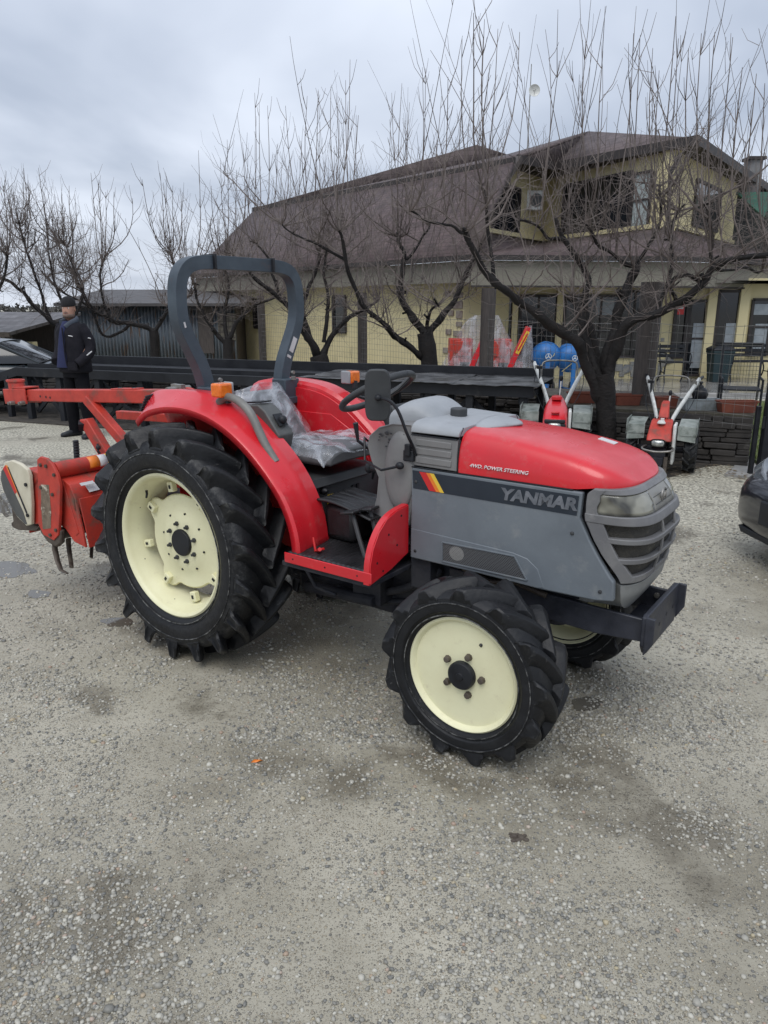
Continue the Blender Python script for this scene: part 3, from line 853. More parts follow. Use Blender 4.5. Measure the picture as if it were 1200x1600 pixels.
for sg in (-1, 1):
    s = MB(); s.tube([(1.166, sg*.2745, 1.0595), (1.55, sg*.2735, 1.0595), (1.86, sg*.2725, 1.0595)], .0028, 6); s.build('panel_seam', M['black'], TR)
    s = MB(); s.tube([(1.3815, sg*.274, 1.064), (1.3815, sg*.2745, 1.13), (1.3815, sg*.262, 1.20), (1.3815, sg*.235, 1.235)], .0024, 6); s.build('panel_seam', M['black'], TR)
    s = MB(); s.tube([(1.162, sg*.2735, 1.194), (1.27, sg*.2735, 1.193), (1.378, sg*.2725, 1.192)], .0026, 6); s.build('panel_seam', M['black'], TR)
    for a, b in ((1.19, .70), (1.19, 1.00), (1.99, .70), (1.87, .90)):
        s = MB(); s.lathe([(.007, sg*.276), (.007, sg*.280), (.0045, sg*.2815), (1e-4, sg*.2816)], (a, 0, b), 'Y', 10); s.build('panel_screw', M['plastic_dark'], TR)
# dark core so that gaps read black
c = MB(); c.box((1.55, 0, .86), (.74, .46, .38)); c.build('engine', M['darkmetal'], TR, bevel=.02)

# ------------------------------------------------------------------ nose / grille
def nose(a, z, grow=0.0, w0=.268, X0=1.875):
    """plan curve of the nose: a from -1 (right flank) to 1 (left flank)"""
    kz = [(.60, 2.052), (.64, 2.076), (.68, 2.099), (.76, 2.114), (.84, 2.134), (.90, 2.138), (.96, 2.126), (1.02, 2.102), (1.05, 2.078), (1.085, 2.049)]
    Xc = kz[-1][1]
    if z <= kz[0][0]: Xc = kz[0][1]
    else:
        for (p_, q), (r_, s_) in zip(kz[:-1], kz[1:]):
            if z <= r_:
                Xc = q+(s_-q)*(z-p_)/(r_-p_); break
    th = a*PI/2
    y = math.copysign(abs(math.sin(th))**.5, a)*(w0+grow)
    X = X0 + (Xc+grow-X0)*abs(math.cos(th))**.5
    return Vector((X, y, z))
def edgeX(z):
    k = [(.60, 2.040), (.735, 2.040), (.765, 2.028), (.83, 1.975), (.885, 1.938), (.962, 1.897), (1.055, 1.900), (1.075, 1.925)]
    if z <= k[0][0]: return k[0][1]
    for (a, b), (c, d_) in zip(k[:-1], k[1:]):
        if z <= c: return b+(d_-b)*(z-a)/(c-a)
    return k[-1][1]
def arc(z, grow=0.0, n=41, off=.012, clip=True):
    """points of the nose curve in front of the side panel edge at height z"""
    lo = 0.0
    a_hi = 1.0
    ex = edgeX(z)+off
    for i in range(400):
        a = 1-i/400
        if nose(a, z, grow).x >= ex:
            a_hi = a; break
    raw = [nose(-a_hi+2*a_hi*k/400, z, grow) for k in range(401)]
    Ls = [0]
    for p_, q in zip(raw[:-1], raw[1:]): Ls.append(Ls[-1]+(q-p_).length)
    res = []; j = 0
    for k in range(n):
        t_ = Ls[-1]*k/(n-1)
        while j < 399 and Ls[j+1] < t_: j += 1
        res.append(raw[j].lerp(raw[j+1], max(0, min(1, (t_-Ls[j])/max(1e-9, Ls[j+1]-Ls[j])))))
    return res
# dark screens behind the bars
g_ = MB(); rows = []
for i in range(14):
    z = .72+(1.06-.72)*i/13
    rows.append([p for p in arc(z, -.022)])
g_.loft(rows, closed=False, caps=False)
screen = pm('radiator_screen', (.035, .033, .028), (.06, .055, .045), 60, .6, .8, c3=(.13, .12, .09), s3=22, lo3=.55, hi3=.75, bump=.6, bscale=300)
GR = part_empty('grille', TR, (0, 0, 0))
g_.build('grille_screen', screen, GR, solid=.004)
def band(z0, z1, g0, g1, name, mat, n=41, bevel=.003, parent=None, sub=None):
    m_ = MB(); rows = []
    m = sub or 3
    for i in range(m+1):
        z = z0+(z1-z0)*i/m
        rows.append((arc(z, g1, n), arc(z, g0, n)))
    secs = []
    for k in range(n):
        q = [r_[0][k] for r_ in rows]+[r_[1][k] for r_ in rows[::-1]]
        secs.append(q)
    m_.loft(secs)
    return m_.build(name, mat, parent or GR, bevel=bevel, seg=2, smooth=40)
band(1.056, 1.076, -.02, .003, 'grille_bar', M['grille'])
band(.951, .983, -.02, .008, 'grille_bar', M['grille'])
band(.883, .903, -.02, .006, 'grille_bar', M['grille'])
band(.809, .829, -.02, .005, 'grille_bar', M['grille'])
band(.733, .760, -.02, .003, 'grille_bar', M['grille'])
band(.605, .727, -.10, .000, 'chin_panel', M['grey2b'], sub=8, bevel=.004)
# wide frame following the diagonal edge
for sg in (-1, 1):
    f_ = MB(); secs = []
    for i in range(17):
        z = .735+(1.074-.735)*i/16
        c_ = arc(z, .006, 81); c0_ = arc(z, -.02, 81)
        if sg > 0: c_ = c_[::-1]; c0_ = c0_[::-1]
        # walk along the arc a fixed width
        wdt = .040 if z > .98 else (.060 if z > .9 else .050)
        acc = 0; j = 0
        while acc < wdt and j < 78:
            acc += (c_[j+1]-c_[j]).length; j += 1
        secs.append([c_[0], c_[j//2], c_[j], c0_[j], c0_[j//2], c0_[0]])
    f_.loft(secs)
    f_.build('grille_frame', M['grille'], GR, bevel=.003, smooth=40)
# upright struts of the screens
for yy in (-.065, .065):
    s = MB(); pts = []
    for i in range(10):
        z = .74+(.96-.74)*i/9
        a_ = min(arc(z, .0, 121), key=lambda p: abs(p.y-yy*(1+(z-.76)*1.2)))
        pts.append(a_)
    s.tube(pts, .006, 6)
    s.build('strut', M['grille'], GR)
# headlight glass: one wrap-round lens, reflectors left and right, grey centre piece
lensm, lt_, lb_ = newmat('smoked_lens')
lb_.inputs['Base Color'].default_value = (.17, .165, .13, 1); lb_.inputs['Roughness'].default_value = .12
lb_.inputs['Coat Weight'].default_value = .6; lb_.inputs['Coat Roughness'].default_value = .05
n_, l_ = lt_.nodes.new, lt_.links.new
tcn = n_('ShaderNodeTexCoord'); nz = n_('ShaderNodeTexNoise'); nz.inputs['Scale'].default_value = 9; nz.inputs['Detail'].default_value = 2; l_(tcn.outputs['Object'], nz.inputs['Vector'])
rr_ = n_('ShaderNodeValToRGB'); rr_.color_ramp.elements[0].position = .42; rr_.color_ramp.elements[0].color = (.045, .043, .035, 1)
rr_.color_ramp.elements[1].position = .58; rr_.color_ramp.elements[1].color = (.24, .235, .19, 1); l_(nz.outputs['Fac'], rr_.inputs[0]); l_(rr_.outputs[0], lb_.inputs['Base Color'])
def arcpart(name, a0, a1, z0, z1, grow, mat, n=24):
    m_ = MB(); rows = []
    for i in range(7):
        z = z0+(z1-z0)*i/6
        c_ = arc(z, grow, 121)
        rows.append([c_[int(a0*120+(a1-a0)*120*k/n)] for k in range(n+1)])
    m_.loft(rows, closed=False, caps=False)
    return m_.build(name, mat, GR, smooth=60, solid=.006)
arcpart('headlight', .055, .36, .984, 1.057, -.004, lensm)
arcpart('headlight', .64, .945, .984, 1.057, -.004, lensm)
arcpart('lamp_divider', .365, .635, .984, 1.057, -.004, pm('lamp_divider_grey', (.21, .205, .18), (.17, .165, .15), 9, .3))
s = MB()
for k in range(2): 
    z = 1.006+.024*k
    s.tube([p+Vector((.001, 0, 0)) for p in arc(z, .0, 121)[46:75]], .0012, 5)
s.build('divider_line', M['plastic_dark'], GR)
# round emblem on the nose
s = MB(); ec = nose(0, 1.018, 0)+Vector((.004, 0, 0))
s.tube([ec+Vector((0, -.024, .018)), ec+Vector((0, -.012, -.004)), ec+Vector((0, 0, .014)), ec+Vector((0, .012, -.004)), ec+Vector((0, .024, .018))], .0042, 8)
s.lathe([(.030, -.001), (.030, .004), (.025, .005), (.025, -.001)], (ec.x-.002, ec.y, ec.z+.004), 'X', 28, closed=True)
s.build('emblem', M['steel'], GR)

# ------------------------------------------------------------------ front frame and bumper
B_ = part_empty('front_bumper', TR, (0, 0, 0))
for sg in (-1, 1):
    s = MB(); s.prism([(1.30, .62), (1.88, .60), (2.13, .592), (2.13, .502), (1.95, .490), (1.72, .50), (1.60, .54), (1.30, .55)], sg*.165, sg*.182, 'Y')
    s.build('side_plate', M['bumperm'], B_, bevel=.004)
s = MB()
s.prism([(-.215, .612), (-.20, .62), (.20, .62), (.215, .612), (.215, .50), (.185, .462), (-.185, .462), (-.215, .50)], 2.13, 2.150, 'X')
s.build('front_plate', M['bumperm'], B_, bevel=.004)
for sg in (-1, 1):
    s = MB(); s.prism([(2.145, .617), (2.178, .615), (2.178, .52), (2.150, .47), (2.145, .47)], sg*.205, sg*.22, 'Y')
    s.build('flange', M['bumperm'], B_, bevel=.003)
for yy in (-.12, -.04, .05, .14):
    s = MB(); s.lathe([(.008, 2.13), (.008, 2.1512), (1e-4, 2.1515)], (0, yy, .53+.01*(yy > 0)), 'X', 10); s.build('bolt_hole', M['black'], B_)
s = MB(); s.box((2.07, 0, .508), (.11, .33, .010)); s.build('bottom_plate', M['bumperm'], B_, bevel=.003)
for x_, y_ in ((2.01, .155), (2.08, .155), (2.02, -.155), (2.10, -.155)):
    s = MB(); s.lathe([(.011, 0), (.011, -.012 if y_ > 0 else .012), (1e-4, -.014 if y_ > 0 else .014)], (x_, y_+(.008 if y_ > 0 else -.008)+(0), .565), 'Y', 8); s.build('bolt', M['steel'], B_)

# chassis and axle
s = MB()
s.box((.66, 0, .50), (1.15, .27, .26)); s.box((.15, 0, .60), (.55, .46, .40)); s.box((.70, 0, .36), (.6, .30, .10))
s.box((1.50, 0, .61), (.75, .30, .13))
CH = s.build('chassis', M['darkmetal'], TR, bevel=.02)
s = MB(); s.tube([(0, -.40, .58), (0, -.2, .60), (0, .2, .60), (0, .40, .58)], [.07, .11, .11, .07], 16); s.build('rear_axle', M['darkmetal'], TR)
s = MB()
s.tube([(1.586, -.40, .37), (1.586, -.30, .40), (1.586, 0, .43), (1.586, .30, .40), (1.586, .40, .37)], [.045, .038, .055, .038, .045], 14)
for sg in (-1, 1):
    s.tube([(1.586, sg*.34, .26), (1.586, sg*.35, .52)], [.06, .045], 14)
    s.lathe([(.07, 0), (.085, .03), (.085, .05)], (1.586, sg*.37-.02, .36), 'Y', 18)
s.build('front_axle', M['darkmetal'], TR, bevel=.004)
s = MB(); s.tube([(1.45, -.33, .37), (1.47, .33, .37)], .014, 8); s.tube([(1.66, -.08, .50), (1.46, -.25, .47)], .018, 8); s.tube([(1.78, -.15, .52), (1.60, -.30, .49), (1.50, -.33, .42)], .012, 8)
s.tube([(1.75, -.19, .60), (1.62, -.20, .63), (1.50, -.19, .60), (1.38, -.20, .64)], .012, 8)
s.build('steering_linkage', M['rust'], TR)
s = MB(); s.tube([(1.25, -.17, .60), (1.22, -.21, .55), (1.08, -.20, .48), (.95, -.17, .42)], .02, 8); s.tube([(1.2, -.12, .42), (.9, -.16, .36), (.7, -.2, .40)], .016, 8)
s.box((1.20, -.20, .60), (.10, .10, .16)); s.box((.90, -.19, .44), (.16, .10, .12)); s.tube([(.62, -.34, .52), (.70, -.36, .45), (.82, -.36, .44)], .010, 6)
s.tube([(.5, -.2, .36), (.95, -.24, .40)], .03, 10)
s.build('pipework', M['darkmetal'], TR, bevel=.004)

# ------------------------------------------------------------------ dashboard cowl
cw = [(1.160, 1.232), (1.163, 1.05), (1.163, .874), (1.148, .80), (1.09, .76), (.99, .765), (.945, .80), (.975, .90), (.985, .99), (.945, 1.06), (.925, 1.12), (.935, 1.165), (.985, 1.205), (1.06, 1.228)]
def cowl_sec(y, k, dx=0):
    cx, cz = 1.09, 1.0
    return [Vector((cx+(a-cx)*k+dx, y, cz+(b-cz)*(k*.2+.8))) for a, b in cw]
s = MB()
s.loft([cowl_sec(-.262, .86), cowl_sec(-.268, .95), cowl_sec(-.252, 1.0), cowl_sec(-.18, 1.02), cowl_sec(0, 1.03), cowl_sec(.18, 1.02), cowl_sec(.252, 1.0), cowl_sec(.262, .86)])
cowl = s.build('dash_cowl', M['grey3'], TR, smooth=40, bevel=.008, seg=3)
s = MB()   # rounded bulge on the side
pts = []
s.loft([[Vector((1.10+.075*k*math.cos(a)*(1.0), -y, 1.03+.17*k*math.sin(a)-.02*(1-k))) for a in [2*PI*i/28 for i in range(28)]] for k, y in ((1.0, .262), (.97, .272), (.85, .279), (.6, .283), (.2, .285), (.01, .285))])
s.build('cowl_bulge', M['grey3'], cowl, smooth=60)
# hump over the instrument panel
s = MB(); secs = []
for i in range(9):
    u = i/8; X = .985+(1.20-.985)*u
    zt = 1.232+.082*math.sin(PI*min(1, .16+u*.80))**.9
    wv = .185-.035*u
    secs.append([Vector((X+.02*abs(math.cos(PI*j/16))**2*0, -wv*math.copysign(abs(math.cos(PI*j/16))**.55, math.cos(PI*j/16)), 1.20+(zt-1.20)*abs(math.sin(PI*j/16))**.5)) for j in range(17)])
s.loft(secs)
s.build('instrument_hump', M['grey2'], TR, smooth=60, bevel=.004)
s = MB(); s.box((.985, 0, 1.245), (.03, .30, .085), (0, R(-28), 0)); s.build('instrument_panel', M['plastic_dark'], TR, bevel=.01)
rv = random.Random(2)
s = MB()
for i in range(30): s.ball((rv.uniform(.99, 1.12), -.2675-.002, rv.uniform(1.12, 1.19)), rv.uniform(.002, .0055), 6, 4, (1.6, .35, 1))
s.build('paint_chip', M['plastic_dark'], cowl)

# ------------------------------------------------------------------ steering wheel
s = MB()
tilt = R(-30)
SW = Matrix.Translation((.79, 0, 1.318)) @ Matrix.Rotation(tilt, 4, 'Y')
ring = [SW @ Vector((.178*math.cos(2*PI*i/40), .178*math.sin(2*PI*i/40), 0)) for i in range(41)]
s.tube(ring, .0155, 10, cap=False)
SWo = s.build('steering_wheel', M['plastic_dark'], TR, weld=True, smooth=60)
s = MB()
for a in (.5, 2.6, 4.71):
    s.tube([SW @ Vector((0, 0, -.045)), SW @ Vector((.09*math.cos(a), .09*math.sin(a), -.03)), SW @ Vector((.174*math.cos(a), .174*math.sin(a), 0))], [.014, .012, .009], 8, sq=(.7, 1.3))
s.build('spoke', M['plastic_dark'], SWo)
s = MB(); o = len(s.v); s.lathe([(.035, -.06), (.045, -.04), (.04, -.02), (1e-4, -.015)], (0, 0, 0), 'Z', 20); s.v = [tuple(SW @ Vector(p)) for p in s.v]
s.build('hub', M['plastic_dark'], SWo)
s = MB(); s.tube([SW @ Vector((0, 0, -.05)), SW @ Vector((0, 0, -.25))], .03, 12); s.build('steering_column', M['plastic_dark'], TR)

# levers
s = MB(); s.tube([(.925, -.20, 1.10), (.90, -.245, 1.15), (.935, -.29, 1.06), (1.05, -.33, 1.04), (1.12, -.31, 1.06)], .0055, 6)
lv = s.build('control_rod', M['black'], TR); s = MB(); s.ball((1.13, -.31, 1.065), .016, 12, 8, (1.2, 1, 1)); s.build('knob', M['black'], lv)
s = MB(); s.tube([(.93, -.20, 1.07), (.86, -.24, 1.13), (.855, -.25, 1.21)], [.006, .007, .012], 8, sq=(1, 1.4)); s.build('gear_lever', M['black'], TR)
s = MB(); s.tube([(.70, .08, .88), (.735, .06, .97), (.76, .05, 1.02)], [.006, .013, .013], 8); s.tube([(.75, .055, 1.01), (.79, .05, 1.022)], .014, 8); s.build('gear_lever', M['black'], TR)
s = MB(); s.lathe([(.018, 0), (.018, .03), (.012, .035)], (.94, -.245, 1.02), 'X', 12); s.ball((.925, -.245, 1.02), .024, 12, 8, (.8, 1, 1)); s.build('ignition_knob', M['black'], TR)

# mirror on its bent arm
s = MB(); s.prism([(.052*math.copysign(abs(math.cos(a))**.45, math.cos(a)), .104*math.copysign(abs(math.sin(a))**.45, math.sin(a))) for a in [2*PI*i/32 for i in range(32)]], -.011, .011, 'Y')
mr_ = Matrix.Translation((1.055, -.36, 1.353)) @ Matrix.Rotation(R(30), 4, 'Z') @ Matrix.Rotation(R(3), 4, 'X')
s.v = [tuple(mr_ @ Vector(p)) for p in s.v]
MI = s.build('mirror', M['plastic_dark'], TR, bevel=.006, seg=3)
s = MB(); s.tube(fine([(1.185, -.275, 1.11), (1.188, -.30, 1.15), (1.19, -.35, 1.21), (1.165, -.37, 1.30), (1.13, -.378, 1.34), (1.075, -.372, 1.345)], 2), .0065, 8)
s.build('mirror_arm', M['black'], MI)
s = MB(); s.box((1.155, -.278, 1.105), (.05, .02, .045), (0, 0, 0)); s.box((1.155, -.287, 1.13), (.026, .02, .05)); s.build('mirror_bracket', M['black'], MI, bevel=.004)
s = MB(); s.ball((1.07, -.377, 1.345), .014, 10, 6); s.build('ball_joint', M['black'], MI)

# ------------------------------------------------------------------ fenders
lip = [(-.30, 1.150), (-.246, 1.194), (-.179, 1.218), (-.047, 1.243), (.125, 1.241), (.293, 1.199), (.449, 1.115), (.596, .990), (.692, .875), (.742, .745), (.750, .626)]
crs = [(-.385, 1.185), (-.335, 1.277), (-.177, 1.300), (.08, 1.299), (.231, 1.272), (.372, 1.204), (.487, 1.113), (.576, 1.037), (.663, .932), (.728, .796), (.745, .650)]
def resamp(pts, n):
    P = [Vector((a, 0, b)) for a, b in pts]; Q = fine(P, 3)
    Ls = [0]
    for a, b in zip(Q[:-1], Q[1:]): Ls.append(Ls[-1]+(b-a).length)
    o = []
    for i in range(n):
        t_ = Ls[-1]*i/(n-1); j = 0
        while j < len(Ls)-2 and Ls[j+1] < t_: j += 1
        o.append(Q[j].lerp(Q[j+1], (t_-Ls[j])/max(1e-9, Ls[j+1]-Ls[j])))
    return o
NF = 34
lp, cr_ = resamp(lip, NF), resamp(crs, NF)
def fender(sg):
    f_ = MB(); secs = []
    for i in range(NF):
        a, b = lp[i], cr_[i]
        c = Vector((-.0, 0, .56)) # towards axle
        inw = (c-a).normalized()
        u = i/(NF-1)
        nr = Vector((0, 0, 0))
        q = [
            Vector((a.x, 0, a.z))+inw*.028+Vector((0, -.528, 0)),
            Vector((a.x, 0, a.z))+Vector((0, -.531, 0)),
            Vector((a.x, 0, a.z))+(-inw)*.008+Vector((0, -.520, 0)),
            Vector((a.x*.6+b.x*.4, 0, a.z*.6+b.z*.4))+Vector((0, -.470, 0)),
            Vector((b.x, -.418, b.z)),
            Vector((b.x, -.402, b.z))+(-inw)*.006,
            Vector((b.x, -.385, b.z))+(-inw)*.004,
            Vector((b.x, -.318, b.z)),
            Vector((b.x, -.303, b.z))+inw*.015,
            Vector((b.x, -.298, b.z))+inw*.06,
            Vector((b.x, -.296, b.z))+inw*(.20 if u < .9 else .15),
        ]
        secs.append([Vector((p.x, -sg*p.y if sg > 0 else p.y, p.z)) for p in q])
    f_.loft(secs, closed=False, caps=False)
    fo = f_.build('fender', M['red'], TR, smooth=38, solid=.006, recalc=True)
    return fo
FR = fender(-1); FL = fender(1)
# inner side walls of the fenders (the far one is seen behind the seat)
for sg, fo in ((-1, FR), (1, FL)):
    s = MB()
    poly = [(p.x*.985, p.z-.03) for p in cr_[2:]]+[(.62, .56), (.05, .56), (-.30, .70)]
    s.prism(poly, sg*.288, sg*.296, 'Y')
    s.build('fender_wall', M['red'], fo, bevel=.003)
s = MB()  # pressed field in the far wall
s.prism([(-.1, 1.14), (.27, 1.14), (.42, 1.06), (.52, .93), (.60, .74), (.3, .74), (-.1, .8)], .284, .289, 'Y'); s.build('pressed_field', M['red'], FL, bevel=.004)
# black ribs on the rear tip
s = MB()
for k in range(6):
    s.tube([(-.345+.010*k, -.468, 1.195+.0135*k), (-.333+.010*k, -.425, 1.205+.0135*k)], .0065, 6)
s.build('rib_grip', M['black'], FR)
# indicator lamps
for sg, fo, X in ((-1, FR, .225), (1, FL, .295)):
    s = MB(); s.box((X, sg*.435, 1.328), (.066, .078, .064)); lo_ = s.build('indicator_lamp', M['orange'], fo, bevel=.010, seg=3)
    s = MB(); s.box((X-.002, sg*.390, 1.328), (.060, .014, .068)); s.build('lamp_housing', M['grey2'], lo_, bevel=.006)
    s = MB(); s.tube([(X+.03, sg*.425, 1.27), (X+.03, sg*.43, 1.31)], .014, 8); s.build('lamp_foot', M['black'], lo_)
s = MB(); s.lathe([(.033, 0), (.036, .02), (.02, .04), (1e-4, .042)], (.27, .44, 1.325), 'X', 20); s.build('work_lamp', M['steel'], FL)
# grab rail
s = MB(); s.tube(fine([(.20, -.43, 1.268), (.245, -.43, 1.302), (.325, -.43, 1.290), (.405, -.435, 1.242), (.455, -.44, 1.168), (.495, -.44, 1.10), (.556, -.44, 1.03)], 2), .0195, 10)
s.build('grab_rail', pm('rail_grey', (.20, .195, .18), (.12, .115, .105), 9, .5), FR, smooth=60)
# console with knob beside the seat
s = MB(); s.prism([(.245, 1.25), (.36, 1.262), (.405, 1.235), (.49, 1.13), (.475, 1.07), (.42, 1.03), (.27, 1.10)], -.345, -.245, 'Y')
co_ = s.build('side_console', M['plastic_mid'], TR, bevel=.008, seg=3)
s = MB(); s.box((.452, -.295, 1.195), (.065, .055, .004), (0, R(50), 0)); s.build('console_plate', M['black'], co_)
s = MB(); s.ball((.462, -.290, 1.195), .021, 12, 8); s.build('knob', M['black'], co_)
s = MB()
for k in range(9): s.box((.275+.011*k, -.295, 1.2635+.001*k), (.006, .07, .006))
s.build('slot_gate', M['black'], co_)

# ------------------------------------------------------------------ roll bar
RB = [(.262, 1.20), (.268, 1.30), (.292, 1.40), (.345, 1.50), (.398, 1.60), (.412, 1.68), (.408, 1.77), (.395, 1.83), (.355, 1.878), (.29, 1.898), (.20, 1.903)]
pts = [Vector((-.07, -a, b)) for a, b in RB]+[Vector((-.07, a, b)) for a, b in RB[::-1]]
s = MB(); s.tube(fine(pts, 3), .045, 4, sq=(1.0, 1.0), up=(1, 0, 0))
ROP = s.build('roll_bar', M['rops'], TR, bevel=.010, seg=3, smooth=40)
for sg in (-1, 1):
    s = MB(); s.box((-.03, sg*.262, 1.26), (.10, .115, .11)); s.box((-.03, sg*.262, 1.2), (.12, .10, .04)); s.build('roll_bar_bracket', M['rops'], ROP, bevel=.006)
    s = MB(); s.lathe([(.013, 0), (.013, .02), (1e-4, .02)], (.03, sg*.262, 1.31), 'Z', 8); s.lathe([(.010, 0), (.010, .014), (1e-4, .014)], (.021, sg*.262, 1.35), 'X', 8); s.build('bolt', M['steel'], ROP)
    s = MB(); s.box((-.07, sg*.20, 1.905), (.096, .012, .070)); s.build('joint_band', M['black'], ROP, bevel=.002)
def on_bar(y0, z0, y1, z1, wd, mat, nm):
    s = MB(); a = Vector((-.0375, y0, z0)); b = Vector((-.0375, y1, z1)); s.beam(a, b, .0015, wd, up=(0, -(z1-z0), (y1-y0))); s.build(nm, mat, ROP)
on_bar(.322, 1.455, .362, 1.53, .032, M['sticker_w'], 'sticker')
on_bar(.303, 1.425, .309, 1.438, .032, M['sticker_w'], 'sticker')
on_bar(-.398, 1.60, -.405, 1.625, .010, M['sticker_w'], 'sticker')

# ------------------------------------------------------------------ seat, plinth, floor
seatm = pm('grey_seat_fabric', (.12, .125, .13), (.09, .093, .096), 12, .6)
s = MB(); s.prism([(.05, .62), (.565, .60), (.60, .70), (.60, .86), (.57, .915), (.05, .93)], -.285, .285, 'Y')
PL = s.build('seat_plinth', M['plastic_dark'], TR, bevel=.012, seg=3)
s = MB(); s.prism([(.06, .925), (.60, .905), (.615, .88), (.63, .885), (.61, .925), (.06, .945)], -.285, .20, 'Y'); s.build('plinth_lip', M['plastic_dark'], PL, bevel=.004)
s = MB(); s.box((.604, -.13, .80), (.004, .045, .06)); s.build('warning_sticker', M['sticker_y'], PL)
s = MB(); s.prism([(-.148, .782), (-.112, .782), (-.13, .812)], .606, .6075, 'X'); s.build('sticker_symbol', M['black'], PL)
s = MB(); s.box((.604, .05, .80), (.006, .018, .085)); s.box((.604, .085, .80), (.006, .018, .085)); s.build('lever_slot', M['black'], PL)
s = MB(); s.lathe([(.016, 0), (.02, .02), (.01, .04), (1e-4, .04)], (.60, -.19, .86), 'X', 14); s.build('knob', M['black'], PL)
s = MB()
secs = []
for i in range(9):
    u = i/8; X = .16+.50*u
    th_ = .085*(1-.3*abs(2*u-1)**3)
    zc = .985+.018*math.sin(u*PI)+.02*u
    secs.append([Vector((X, .215*math.copysign(abs(math.cos(a))**.5, math.cos(a))*(1-.10*abs(2*u-1)**4), zc+th_/2*math.copysign(abs(math.sin(a))**.6, math.sin(a))-.012*math.cos(a*2))) for a in [2*PI*k/24 for k in range(24)]])
s.loft(secs)
SE = s.build('seat_cushion', seatm, TR, bevel=.01, smooth=60)
s = MB(); secs = []
for i in range(9):
    u = i/8; z = 1.0+.27*u
    xc = .175-.16*u**1.1; wv = .205-.05*u**2
    secs.append([Vector((xc+.045*math.copysign(abs(math.sin(a))**.7, math.sin(a)), wv*math.copysign(abs(math.cos(a))**.6, math.cos(a)), z)) for a in [2*PI*k/24 for k in range(24)]])
s.loft(secs)
s.build('seat_back', seatm, TR, bevel=.012, smooth=60)
# crumpled clear plastic wrap over cushion and back
plm, pt, pb = newmat('clear_plastic_wrap')
pb.inputs['Base Color'].default_value = (.62, .65, .70, 1); pb.inputs['Roughness'].default_value = .13
pb.inputs['Alpha'].default_value = .34; pb.inputs['Specular IOR Level'].default_value = 1.0
pb.inputs['Coat Weight'].default_value = .5
n_, l_ = pt.nodes.new, pt.links.new
tcn = n_('ShaderNodeTexCoord'); nz = n_('ShaderNodeTexNoise'); nz.inputs['Scale'].default_value = 9; nz.inputs['Detail'].default_value = 3; nz.inputs['Distortion'].default_value = 1.2; l_(tcn.outputs['Object'], nz.inputs['Vector'])
bp_ = n_('ShaderNodeBump'); bp_.inputs['Strength'].default_value = 1.0; bp_.inputs['Distance'].default_value = .03; l_(nz.outputs['Fac'], bp_.inputs['Height']); l_(bp_.outputs[0], pb.inputs['Normal'])
ar = n_('ShaderNodeMapRange'); ar.inputs[1].default_value = .35; ar.inputs[2].default_value = .62; ar.inputs[3].default_value = .08; ar.inputs[4].default_value = .50
l_(nz.outputs['Fac'], ar.inputs[0]); l_(ar.outputs[0], pb.inputs['Alpha'])
def crumple(p, amp, sc_=16):
    return p+Vector([mnoise.noise(p*sc_+Vector((k*9, 0, 0)))*amp for k in range(3)])+Vector([abs(mnoise.noise(p*sc_*2+Vector((k*5, 3, 0))))*amp*.6 for k in range(3)])
s = MB(); rows = []
for i in range(44):
    u = i/43; X = .15+.52*u
    row = []
    for j in range(40):
        v_ = j/39*2-1
        y = v_*.25
        z = 1.045+.018*math.sin(u*PI)+.018*u - .05*max(0, abs(v_)-.75)/.25 - (.03 if u > .93 else 0)*((u-.93)/.07)
        row.append(crumple(Vector((X, y, z)), .024, 7))
    rows.append(row)
s.loft(rows, closed=False, caps=False); s.build('seat_cover', plm, SE, smooth=0)
s = MB(); rows = []
for i in range(36):
    u = i/35; z = .99+.30*u
    rows.append([crumple(Vector((.235-.165*u**1.1-.05*(2*j/27-1)**4, (2*j/27-1)*(.235-.06*u*u), z+.03*(1-(2*j/27-1)**2)*u)), .016, 9) for j in range(28)])
s.loft(rows, closed=False, caps=False); s.build('backrest_cover', plm, SE, smooth=0)

# floor: red step edge, mat and front guard plate
FLo = part_empty('foot_platform', TR, (0, 0, 0))
s = MB(); s.prism([(.66, .622), (1.145, .622), (1.145, .600), (.66, .600)], -.535, .30, 'Y'); s.build('floor_plate', M['darkmetal'], FLo, bevel=.003)
s = MB(); s.box((.925, -.5485, .648), (.47, .006, .046)); s.build('step_edge', M['red'], FLo, bevel=.003)
for X in (.74, .92, 1.09):
    s = MB(); s.lathe([(.004, -.549), (.004, -.5525), (1e-4, -.5525)], (X, 0, .648), 'Y', 8); s.build('rivet', M['black'], FLo)
s = MB(); rows = []
for i in range(60):
    X = .70+.43*i/59
    rows.append([Vector((X, y_, .668 + .0025*math.sin(X*240) + .016*max(0, mnoise.noise(Vector((X*5, y_*6, 1)))) - (.05 if y_ < -.53 else 0)*0)) for y_ in [-.543+.44*k/24 for k in range(25)]])
s.loft(rows, closed=False, caps=False); s.build('rubber_mat', M['rubber'], FLo, solid=.008, smooth=60)
s = MB()  # tunnel with ribbed mat
secs = []
for i in range(30):
    X = .60+.50*i/29
    secs.append([Vector((X, y_, .665+.155*(1-abs(y_/.17)**3)+.002*(i % 2)-.06*(i/29))) for y_ in [-.17+.34*k/16 for k in range(17)]])
s.loft(secs, closed=False, caps=False); s.build('tunnel_mat', M['rubber'], FLo, solid=.008, smooth=60)
s = MB(); rows = []
for i in range(22):
    X = .70+.30*i/21
    rows.append([Vector((X, y_, .862-.05*(i/21)**2+.003*math.sin(y_*300)+.01*mnoise.noise(Vector((X*8, y_*8, 2))))) for y_ in [-.34+.26*k/30 for k in range(31)]])
s.loft(rows, closed=False, caps=False); s.build('side_mat', M['rubber'], FLo, solid=.006, smooth=60)
